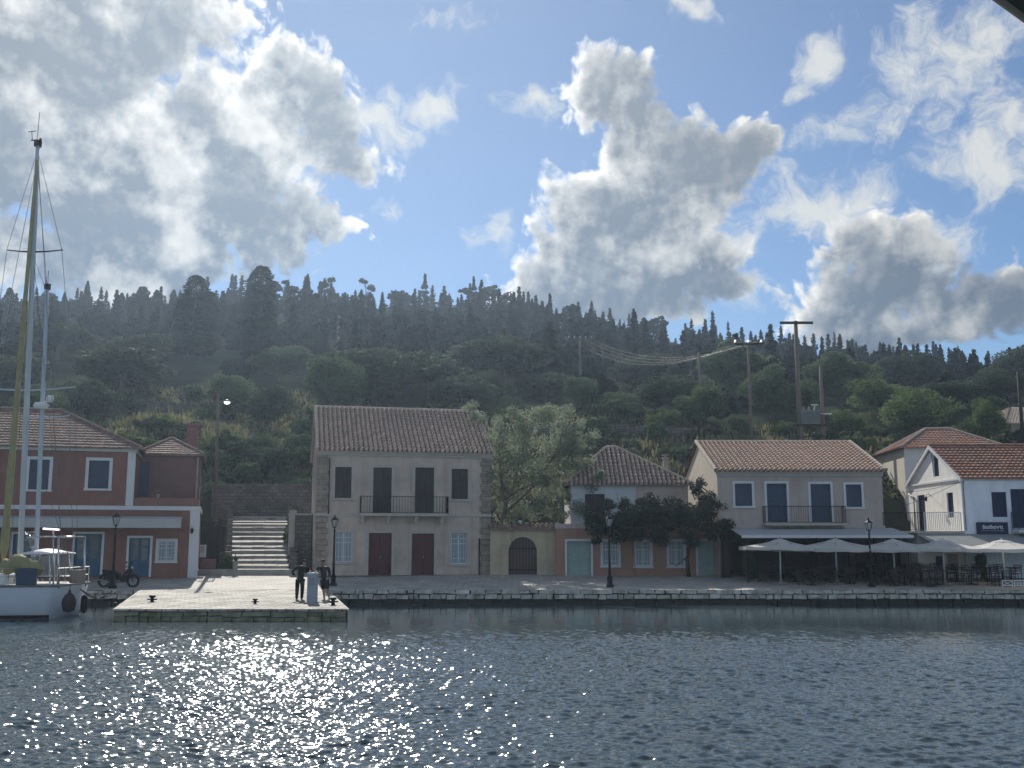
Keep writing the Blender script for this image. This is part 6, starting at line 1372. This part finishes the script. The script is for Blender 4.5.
def transformer():
    Y = 86; a, b = at(797, 425, Y), at(822, 425, Y); o = Vector(((a.x + b.x) / 2, Y, a.z)); w = (b.x - a.x) / 2; t = thing('transformer', 'grey finned transformer on a platform between the T-topped pole and the short pole', 'transformer', o); p = MB(); p.box(-w - .3, w + .3, -.3, -.22, -.1, .05); p.box(-w - .3, w + .3, .22, .3, -.1, .05); p.box(-w - .2, w + .2, -.2, .2, -1.0, -.92); sub(t, 'platform', p, 'dark_pole')
    k = MB(); k.box(-.75, .75, -.42, .42, .06, 1.15)
    for i in range(11): x = -.78 + i * .156; k.box(x - .02, x + .02, -.55, -.421, .14, 1.05)
    k.box(-.82, .82, -.48, .48, 1.153, 1.22); to = sub(t, 'tank', k, M('transformer paint', (.2, .23, .24), .6, .1))
    for x in (-.45, 0, .45):
        m = MB(); m.lathe([(0, 0), (.06, 0), (.11, .06), (.05, .1), (.11, .16), (.05, .2), (.09, .27), (0, .4)], 8, (x, 0, 1.223)); sub(to, 'bushing', m, 'concrete')
    l = MB(); c = at(825, 414, Y - .4) - o; l.tube([c + Vector((-.4, .2, .05)), c + Vector((.3, 0, .0))], .03, 6); l.box(c.x - .05, c.x + .55, c.y - .12, c.y + .12, c.z - .03, c.z + .06); l2 = sub(t, 'flood_lamp', l, 'ceramic')
    l = MB(); c = at(815, 405, Y - .4) - o; l.box(c.x - .3, c.x + .25, c.y - .1, c.y + .1, c.z - .03, c.z + .05); l.tube([c, c + Vector((0, .3, -.4))], .03, 5); sub(t, 'flood_lamp', l, 'ceramic')
transformer()
WM = M('power cable', (.025, .026, .028), .6, .05)
def wire(lab, A, B, sag, r=.014, group='power cables on the hillside'):
    A, B = Vector(A), Vector(B); m = MB(); n = 18; m.tube([A.lerp(B, i / n) - A + Vector((0, 0, -sag * 4 * (i / n) * (1 - i / n))) for i in range(n + 1)], r * .75, 4, cap=False); tag(m.build('power_cable', WM, loc=A), lab, 'cable', group)
for i, (xa, xb) in enumerate(((571, 740), (577, 747), (584, 752), (590, 757))): wire('pale cable sagging between the row-of-insulators pole and the slim pole', at(xa, 338.5, 121.7), at(xb, 341.5, 85.8), 2.6 - .25 * i, (.011), 'cables between the two insulator poles')
for xa, ya in ((571, 339), (580, 340)): wire('cable running off left from the row-of-insulators pole', at(xa, ya, 121.7), at(xa - 62, ya + 24, 132), 1.0, (.011), 'cables left of the insulator pole')
wire('thin cable from the terracotta roof to the timber light pole', at(58, 405, 61), at(214, 427, 64), .35, .016)
wire('cable from the timber light pole across the steps to the stone house', at(216, 488, 64), at(312, 468, 60), .35, .016)
wire('thin cable crossing above the retaining wall towards the stone house', at(214, 425, 64), at(311, 412, 61), .5, .012)
wire('cable across the gap to the white gable, lower of two', at(883, 512, 57), at(963, 480, 57.3), .15, .014, 'cables on the white gable'); wire('cable across the white gable, upper of two', at(872, 492, 58), at(963, 481, 57.2), .25, .014, 'cables on the white gable')
wire('thin cable above the rear red-roofed cottage', at(893, 421, 100), at(975, 424, 92), .4, .014)

# ------------------------------------------------------------------ quay furniture
def pedestal():
    z = .46; b = atz(312, 604, z); t = thing('service_pedestal', 'square pale blue-grey service pedestal between the two people on the pier', 'pedestal', b); h = at(312, 572.5, b.y).z - z; m = MB(); w = .19; m.box(-w, w, -w, w, 0, h - .09); bo = sub(t, 'body', m, M('blue grey pedestal', (.30, .35, .42), .7, .08, 2), bevel=.02); c = MB(); c.box(-w - .015, w + .015, -w - .015, w + .015, h - .087, h); sub(t, 'cap', c, M('pale cap', (.5, .53, .56), .7, .06), bevel=.025)
    d = MB(); d.box(-.12, .12, -w - .014, -w - .002, .75, 1.05); sub(bo, 'hatch', d, M('hatch grey', (.22, .26, .32), .5, .06))
pedestal()
B0 = None
for px, py, lab in ((152, 603.5, 'black mooring bollard near the left corner of the pier'), (255, 605, 'small black bollard at the middle of the pier edge'), (333, 606, 'black bollard at the right corner of the pier beside the people'), (115, 607, 'tiny mooring ring post at the left end of the pier edge')):
    b = atz(px, py, .455)
    if B0 is None:
        B0 = thing('bollard', 'x', 'bollard', (0, 0, 0), group='bollards along the pier edge'); m = MB(); m.lathe([(0, 0), (.13, 0), (.13, .03), (.08, .05), (.065, .2), (.09, .24), (.14, .27), (.14, .31), (.09, .34), (0, .35)], 12); sub(B0, 'post', m, 'iron', smooth=True); m = MB(); m.tube([(-.2, 0, .17), (.2, 0, .17)], .03, 8); sub(B0, 'crossbar', m, 'iron', smooth=True); o = B0
    else: o = copy_tree(B0)
    o.location = b; o['label'] = lab; o.scale = (1, 1, 1) if px in (152, 333) else ((.75,) * 3 if px == 255 else (.5,) * 3)
# parasols
def parasol():
    t = thing('parasol', 'x', 'parasol', (0, 0, 0), group='cream parasols along the terrace'); R_ = 1.68; H = 2.75; n = 8; mb = MB(); ring = []
    sq = lambda a: 1.0
    k = 5; vs = []
    for j in range(k + 1):
        for i in range(n * 4):
            a = 2 * math.pi * i / (n * 4) + math.pi / 8; f = j / k; seg = (i % 4) / 4; rr_ = R_ * math.cos(math.pi / n) / math.cos(((a - math.pi / 8) % (2 * math.pi / n)) - math.pi / n); sagf = math.sin(math.pi * seg) * .05 * f; vs.append((rr_ * f * math.cos(a), rr_ * f * math.sin(a), H - .50 * f - .05 * math.sin(math.pi * f) + .0 - sagf))
    N = n * 4
    for i in range(N): a = vs[k * N + i]; vs.append((a[0] * 1.0, a[1] * 1.0, a[2] - .2 - .025 * math.sin(i * 1.7)))
    fs = [(j * N + i, j * N + (i + 1) % N, (j + 1) * N + (i + 1) % N, (j + 1) * N + i) for j in range(k + 1) for i in range(N)]
    mb.add(vs, fs); cl = sub(t, 'canopy', mb, 'canvas', smooth=False)
    v = MB(); v.lathe([(.05, H + .03), (.34, H - .10), (.36, H - .16)], 8); sub(cl, 'vent_cap', v, 'canvas'); f = MB(); f.lathe([(.03, H - .05), (.03, H + .06), (.05, H + .09), (0, H + .14)], 8); sub(cl, 'finial', f, 'steel')
    p = MB(); p.tube([(0, 0, 0), (0, 0, H)], .032, 8); sub(t, 'pole', p, 'white_bar', smooth=True); b = MB(); b.lathe([(0, 0), (.3, 0), (.3, .07), (.06, .1), (.05, .3), (0, .3)], 12); sub(t, 'base', b, 'concrete')
    r = MB()
    for i in range(8): a = 2 * math.pi * i / 8 + math.pi / 8; r.tube([(0, 0, H - .05), (R_ * .97 * math.cos(a), R_ * .97 * math.sin(a), H - .54)], .012, 4)
    sub(t, 'ribs', r, 'iron'); return t
PR = parasol()
for i, (px, py, Y, w, lab) in enumerate(((779, 537.5, 53.4, 64, 'leftmost cream parasol, in front of the restaurant house'), (835, 537.5, 53.4, 66, 'second cream parasol from the left, left of the lamp post'), (893, 538, 53.4, 66, 'third cream parasol, just right of the lamp post'), (942, 538.5, 53.0, 74, 'fourth cream parasol, under the terrace with white balusters'), (1002, 538.5, 52.4, 76, 'last cream parasol on the right, under the navy sign'))):
    o = PR if i == 0 else copy_tree(PR); p = at(px, py, Y); zb = pave_z(Y); s = w * Y / 1040 / 2.62; o.location = (p.x, Y, zb); o.scale = (s, s, (p.z - zb) / 2.85); o.rotation_euler = (rnd.uniform(-.02, .02), rnd.uniform(-.025, .025), .1 * i); o['label'] = lab
# tables and chairs
def chair():
    t = thing('cafe_chair', 'x', 'chair', (0, 0, 0), group='dark chairs on the restaurant terrace'); s = MB(); s.box(-.21, .21, -.21, .21, .43, .46); sub(t, 'seat', s, 'shutter_brown', bevel=.01)
    b = MB()
    for z in (.58, .68, .78, .87): b.box(-.2, .2, .2 + (z - .46) * .15, .225 + (z - .46) * .15, z - .025, z + .025)
    sub(t, 'backrest', b, 'shutter_brown')
    for x in (-.19, .19):
        m = MB(); m.tube([(x, .2, 0), (x, .2, .45), (x, .28, .9)], .018, 5); sub(t, 'leg', m, 'dark_pole'); m = MB(); m.tube([(x, -.19, 0), (x, -.19, .45)], .018, 5); sub(t, 'leg', m, 'dark_pole')
    return t
def table():
    t = thing('cafe_table', 'x', 'table', (0, 0, 0), group='small tables on the restaurant terrace'); m = MB(); m.box(-.38, .38, -.38, .38, .71, .745); sub(t, 'tabletop', m, 'wood_arch', bevel=.01); m = MB(); m.tube([(0, 0, .02), (0, 0, .71)], .035, 8); m.box(-.3, .3, -.035, .035, 0, .04); m.box(-.035, .035, -.3, .3, .041, .06); sub(t, 'pedestal', m, 'iron'); return t
C0, T0 = chair(), table(); fc = ft = True
place = [(762, 54.6), (795, 54.4), (812, 52.6), (826, 54.8), (850, 53.2), (866, 55), (905, 53), (921, 54.8), (938, 52.8), (957, 54.5), (972, 53.0), (1012, 54.5), (778, 55.8), (838, 56.0), (886, 54.6), (893, 52.4), (930, 51.9), (948, 55.4), (990, 54.6), (1003, 52.4), (915, 56)]
for i, (px, Y) in enumerate(place):
    x = at(px, 585, Y).x; o = T0 if i == 0 else copy_tree(T0); o.location = (x, Y, pave_z(Y)); o['label'] = 'small square table among the dark chairs under the parasols'
    for k in range(3 if i % 2 else 2):
        a = 1.57 * k * (1 if k < 2 else 1) + rnd.uniform(-.3, .3) + (0 if i % 2 else 1.57); o = C0 if fc else copy_tree(C0); fc = False; o.location = (x - .55 * math.sin(a), Y + .55 * math.cos(a), pave_z(Y)); o.rotation_euler.z = a; o['label'] = 'dark slatted chair at a small table under the parasols'
def white_frames():
    Y = 51.6
    for px0, px1, lab in ((1003, 1013, 'white painted gate frame with crossed bars under the last parasol'), (1015, 1027, 'white painted fence panel with vertical bars at the right edge of the quay')):
        a, b = at(px0, 592, Y), at(px1, 592, Y); z = pave_z(Y); o = Vector((a.x, Y, z)); w = b.x - a.x; h = at(px0, 580, Y).z - z; t = thing('barrier', lab, 'barrier', o); m = MB()
        for x in (0, w): m.box(x - .025, x + .025, -.02, .02, 0, h)
        m.box(.026, w - .026, -.02, .02, h - .05, h); m.box(.026, w - .026, -.02, .02, .05, .1); sub(t, 'frame', m, 'white_bar'); m = MB()
        if px0 == 1003: m.tube([(0, -.01, .08), (w, -.01, h - .05)], .018, 5); m.tube([(w, .02, .08), (0, .02, h - .05)], .018, 5)
        else:
            for i in range(1, 4): m.box(w * i / 4 - .015, w * i / 4 + .015, -.015, .015, .1, h - .05)
            m.box(.03, w - .03, .016, .03, h * .5, h * .5 + .04)
        sub(t, 'bars', m, 'white_bar')
white_frames()
def left_corner():
    # iron gate, small shed and meter box between the terracotta house and the steps
    Y = 59.2; a, b = at(199, 571, Y), at(217, 571, Y); z = pave_z(59); o = Vector((a.x, Y, z)); w = b.x - a.x; h = at(205, 521, Y).z - z; t = thing('iron_gate', 'tall dark iron lattice gate between the terracotta house and the stone steps', 'gate', o); m = MB(); m.box(0, .05, -.03, .03, 0, h); m.box(w - .05, w, -.03, .03, 0, h); m.box(.051, w - .051, -.03, .03, h - .06, h); m.box(.051, w - .051, -.03, .03, .9, .96); sub(t, 'frame', m, 'iron'); m = MB()
    for i in range(1, 9): m.box(w * i / 9 - .012, w * i / 9 + .012, -.012, .012, .97, h - .07)
    sub(t, 'bars', m, 'iron'); m = MB(); m.box(.06, w - .06, -.02, .02, .02, .89); sub(t, 'panel', m, 'red_wall2'); m = MB(); m.box(.1, w - .06, 1.4, 1.5, -.3, h - .3); sub(t, 'back_screen', m, 'shutter_brown')
    m = MB(); m.box(.25, w - .0, -.25, .0, h - .02, h + .02); sub(t, 'canopy', m, 'steel')
    c = at(203, 551, 58.9); t = thing('meter_box', 'small white meter box beside the dark iron gate', 'meter box', c); m = MB(); m.box(-.16, .16, -.1, .1, -.35, .35); sub(t, 'box', m, 'trim_white', bevel=.02); m = MB(); m.box(-.12, .12, -.115, -.103, -.1, .28); sub(t, 'door', m, 'trim_stone')
left_corner()
# canopy edge of the boat the picture is taken from
def boat_canopy():
    z = 4.1; a, b = atz(1000, 0, z), atz(1026, 19, z); d = (b - a).normalized(); n = Vector((d.y, -d.x, 0)); o = a.copy(); t = thing('boat_canopy', 'dark underside corner of a boat canopy jutting into the top right corner', 'boat canopy', o); A, B = a - d * 1.6 - o, b + d * 1.2 - o; m = MB(); up = Vector((0, 0, .03)); w = n * 1.4
    m.add([A, B, B + w, A + w, A + up, B + up, B + w + up, A + w + up], [(0, 1, 2, 3), (7, 6, 5, 4), (0, 4, 5, 1), (1, 5, 6, 2), (2, 6, 7, 3), (3, 7, 4, 0)]); c = sub(t, 'canopy', m, M('dark canopy cloth', (.06, .065, .07), .8, .1)); m = MB(); m.tube([A + up * .5, B + up * .5], .018, 8); sub(t, 'edge_tube', m, M('pale edge trim', (.3, .27, .25), .6, .05), smooth=True)
boat_canopy()

# ------------------------------------------------------------------ people
def skin_mesh(pts, edges, levels=2):
    names = list(pts); me = bpy.data.meshes.new('skin'); me.from_pydata([pts[n][0] for n in names], [(names.index(a), names.index(b)) for a, b in edges], [])
    ob = bpy.data.objects.new('skin', me); col.objects.link(ob); ob.modifiers.new('s', 'SKIN').use_smooth_shade = True
    for i, n in enumerate(names):
        r = pts[n][1]; sv = me.skin_vertices[0].data[i]; sv.radius = (r, r) if not isinstance(r, tuple) else r; sv.use_root = i == 0
    m = ob.modifiers.new('d', 'SUBSURF'); m.levels = m.render_levels = levels
    dg = bpy.context.evaluated_depsgraph_get(); out = bpy.data.meshes.new_from_object(ob.evaluated_get(dg)); bpy.data.objects.remove(ob); return out
def join(meshes):
    bm = bmesh.new()
    for m in meshes: bm.from_mesh(m)
    me = bpy.data.meshes.new('body'); bm.to_mesh(me); bm.free(); me.polygons.foreach_set('use_smooth', [True] * len(me.polygons)); return me
def link(name, me, mat, parent):
    me.materials.clear(); me.materials.append(mat); o = bpy.data.objects.new(name, me); col.objects.link(o); o.parent = parent; return o
def chain(pts, lst): return [(a, b) for a, b in zip(lst, lst[1:])]
def hand(wrist, elbow, rest=None, side=1):
    w, e = Vector(wrist), Vector(elbow); d = (w - e).normalized() if rest is None else Vector(rest).normalized(); a = Vector((0, 0, 1)) if abs(d.z) < .8 else Vector((0, 1, 0)); s = d.cross(a).normalized(); nrm = s.cross(d); out = []
    p = {'a': (w, .026), 'b': (w + d * .05, (.04, .02)), 'c': (w + d * .095, (.042, .016))}; out.append(skin_mesh(p, [('a', 'b'), ('b', 'c')], 1))
    for k, L in zip((-1.5, -.5, .5, 1.5), (.066, .078, .074, .058)):
        b = w + d * .085 + s * k * .019; q = {'a': (b, .0095), 'b': (b + d * L * .5 - nrm * .006, .0088), 'c': (b + d * L * .9 - nrm * .03, .0075)}; out.append(skin_mesh(q, [('a', 'b'), ('b', 'c')], 1))
    b = w + d * .03 + s * side * .03; q = {'a': (b, .012), 'b': (b + d * .03 + s * side * .025 - nrm * .01, .0105), 'c': (b + d * .06 + s * side * .03 - nrm * .02, .009)}; out.append(skin_mesh(q, [('a', 'b'), ('b', 'c')], 1)); return out
def person(label, loc, J, face, top, bottom, hair, shorts=False, hem=.86, shoe=None):
    t = thing('person', label, 'person', loc); V = {k: Vector(v) for k, v in J.items()}; skm = M('skin', (.30, .19, .14), .6, .08)
    up = Vector((0, 0, 1)); f = Vector((face[0], face[1], 0)).normalized(); sd = f.cross(up)
    hd, nk, ch, wa, pe = V['head'], V['neck'], V['chest'], V['waist'], V['pelvis']
    P = {'pe': (pe, (.155, .115)), 'wa': (wa, (.14, .10)), 'ch': (ch, (.165, .115)), 'nb': (nk - up * .06, (.10, .075)), 'nk': (nk, .056), 'jw': (hd - up * .075 + f * .012, (.062, .072)), 'hd': (hd, (.074, .09)), 'hc': (hd + up * .075 - f * .005, (.062, .078))}
    E = chain(P, ['pe', 'wa', 'ch', 'nb', 'nk', 'jw', 'hd', 'hc'])
    for s in 'LR':
        P['sh' + s] = (V['sh' + s], .062); P['el' + s] = (V['el' + s], .043); P['wr' + s] = (V['wr' + s], .03); E += [('nb', 'sh' + s), ('sh' + s, 'el' + s), ('el' + s, 'wr' + s)]
        P['hi' + s] = (V['hi' + s], .095); P['kn' + s] = (V['kn' + s], .058); P['ca' + s] = (V['kn' + s].lerp(V['an' + s], .3), .058); P['an' + s] = (V['an' + s], .038); E += [('pe', 'hi' + s), ('hi' + s, 'kn' + s), ('kn' + s, 'ca' + s), ('ca' + s, 'an' + s)]
        tdir = V['toe' + s] - V['an' + s]; P['ft' + s] = (V['an' + s] + tdir * .55 - up * .03, (.042, .034)); P['to' + s] = (V['toe' + s], (.036, .022)); E += [('an' + s, 'ft' + s), ('ft' + s, 'to' + s)]
    ms = [skin_mesh(P, E, 2)]
    nb = MB(); nz = hd - up * .012 + f * .085; nb.add([nz + f * .028, nz + sd * .017 - up * .005, nz - sd * .017 - up * .005, nz + up * .05 - f * .002], [(0, 1, 3), (0, 3, 2), (0, 2, 1), (1, 2, 3)])
    for s in (-1, 1):
        nb.lathe([(0, -.012), (.02, -.006), (.022, .004), (0, .012)], 8, tuple(hd - up * .005 + sd * s * .076)); nb.lathe([(0, -.006), (.011, 0), (0, .006)], 8, tuple(hd + up * .022 + f * .086 + sd * s * .03))
    nb.tube([hd - up * .055 + f * .082 - sd * .022, hd - up * .056 + f * .088, hd - up * .055 + f * .082 + sd * .022], .007, 6)
    me = bpy.data.meshes.new('face'); me.from_pydata(nb.v, [], nb.f); ms.append(me)
    for s, k in (('L', 1), ('R', -1)): ms += hand(V['wr' + s], V['el' + s], J.get('hd' + s), k)
    link('body', join(ms), skm, t)
    # hair cap
    hp = MB(); n = 14
    for i in range(7):
        for j in range(n):
            a = 2 * math.pi * j / n; e = .05 + i / 6 * 1.5; d = sd * math.cos(a) * math.cos(e) + f * math.sin(a) * math.cos(e) + up * math.sin(e); lowf = .045 * max(0, d.dot(f)) * (1 - i / 6); hp.v.append(hd + up * (.018 + lowf) - f * .014 + Vector((d.x, d.y, d.z)) * .0 + (sd * d.dot(sd) * .086 + f * d.dot(f) * .1 + up * (d.z * .115)))
    for i in range(6):
        for j in range(n): hp.f.append((i * n + j, i * n + (j + 1) % n, (i + 1) * n + (j + 1) % n, (i + 1) * n + j))
    hp.f.append(tuple(range(n - 1, -1, -1))); sub(t, 'hair', hp, hair, smooth=True)
    g = .018; Q = {'wa': (wa, (.16 + g, .115 + g)), 'hm': (Vector((pe.x, pe.y, hem)), (.165 + g, .125 + g)), 'ch': (ch, (.18 + g, .125 + g)), 'nb': (nk - up * .055, (.105, .085))}
    F = [('wa', 'hm'), ('wa', 'ch'), ('ch', 'nb')]
    for s in 'LR':
        Q['sh' + s] = (V['sh' + s], .085); Q['el' + s] = (V['el' + s], .064); Q['cu' + s] = (V['el' + s].lerp(V['wr' + s], .72), .05); F += [('nb', 'sh' + s), ('sh' + s, 'el' + s), ('el' + s, 'cu' + s)]
    link('jacket', join([skin_mesh(Q, F, 2)]), top, t)
    Q = {'pe': (pe + up * .04, (.16, .122))}; F = []
    for s in 'LR':
        Q['hi' + s] = (V['hi' + s], .112); Q['kn' + s] = (V['kn' + s], .085 if not shorts else .10); F += [('pe', 'hi' + s), ('hi' + s, 'kn' + s)]
        if not shorts: Q['an' + s] = (V['kn' + s].lerp(V['an' + s], .93), .064); F += [('kn' + s, 'an' + s)]
    link('trousers', join([skin_mesh(Q, F, 2)]), bottom, t)
    for s in 'LR':
        a, b = V['an' + s], V['toe' + s]; d = (b - a); d.z = 0; d.normalize(); heel = Vector((a.x, a.y, 0)) - d * .06; m = []; 
        Q = {'a': (heel + up * .042, (.046, .04)), 'b': (heel + d * .13 + up * .04, (.05, .038)), 'c': (heel + d * .25 + up * .03, (.042, .028))}
        link('shoe', join([skin_mesh(Q, [('a', 'b'), ('b', 'c')], 2)]), shoe, t)
    return t
def people():
    z = .457; pb = atz(312, 604, .46); ph = at(312, 572.5, pb.y).z
    dk = M('dark navy jacket cloth', (.014, .016, .022), .9, .2, 6); dk2 = M('black trouser cloth', (.010, .010, .013), .9, .2, 6); dk3 = M('charcoal coat cloth', (.022, .022, .026), .9, .2, 6); hr = M('dark hair', (.015, .012, .010), .7, .2, 20); sh1 = M('pale grey shoe', (.25, .25, .26), .7, .1); sh2 = M('dark shoe', (.03, .03, .032), .6, .1)
    o = atz(299.2, 601.8, z); hx, hy, hz = pb.x - .13 - o.x, pb.y - o.y, ph - o.z + .03
    J = dict(head=(.17, .02, 1.655), neck=(.13, .0, 1.50), chest=(.06, 0, 1.27), waist=(.03, 0, 1.08), pelvis=(.02, 0, .93), shL=(-.15, .0, 1.44), elL=(-.36, .1, 1.23), wrL=(-.17, .03, 1.04), hdL=(.7, -.1, -.5), shR=(.27, .0, 1.42), elR=(.42, .02, 1.19), wrR=(hx, hy + .06, hz + .03), hdR=(.25, -.9, -.35),
             hiL=(-.09, 0, .88), hiR=(.11, 0, .88), knL=(-.11, .02, .48), knR=(.12, -.02, .48), anL=(-.12, .04, .08), anR=(.10, 0, .08), toeL=(-.17, .2, .025), toeR=(.17, .16, .025))
    person('person in dark jacket and trousers standing with hand on hip, left of the pale pedestal', o, J, (.45, .9), dk, dk2, hr, shoe=sh1)
    o = atz(325.5, 601.5, z); hx, hy = pb.x + .14 - o.x, pb.y - o.y
    J = dict(head=(-.16, -.02, 1.63), neck=(-.14, 0, 1.47), chest=(-.12, 0, 1.25), waist=(-.09, 0, 1.06), pelvis=(-.06, 0, .91), shL=(-.33, .0, 1.40), elL=(-.46, .02, 1.17), wrL=(hx, hy + .08, ph - o.z + .06), hdL=(-.2, -.9, -.35), shR=(.09, .0, 1.41), elR=(.14, .08, 1.13), wrR=(.08, -.06, .94), hdR=(-.2, -.1, -1),
             hiL=(-.15, 0, .86), hiR=(.03, 0, .86), knL=(-.09, -.03, .47), knR=(.07, .0, .50), anL=(-.05, 0, .08), anR=(.15, .05, .12), toeL=(-.12, -.13, .025), toeR=(.24, -.09, .03))
    person('person in long charcoal coat leaning on the pedestal with crossed bare calves, right of it', o, J, (-.5, -.85), dk3, dk2, hr, shorts=True, hem=.70, shoe=sh2)
people()

# ------------------------------------------------------------------ haze
def haze():
    m = bpy.data.materials.new('haze'); m.use_nodes = True; nt = m.node_tree; nt.nodes.clear(); v = nt.nodes.new('ShaderNodeVolumePrincipled'); v.inputs['Color'].default_value = (.6, .78, 1, 1); v.inputs['Density'].default_value = HAZE_DENSITY; v.inputs['Anisotropy'].default_value = HAZE_G
    o = nt.nodes.new('ShaderNodeOutputMaterial'); nt.links.new(v.outputs[0], o.inputs['Volume']); b = MB(); b.box(-300, 300, -70, 350, -3, 78); tag(b.build('haze', m), kind='stuff')
HAZE_G = .58
haze()
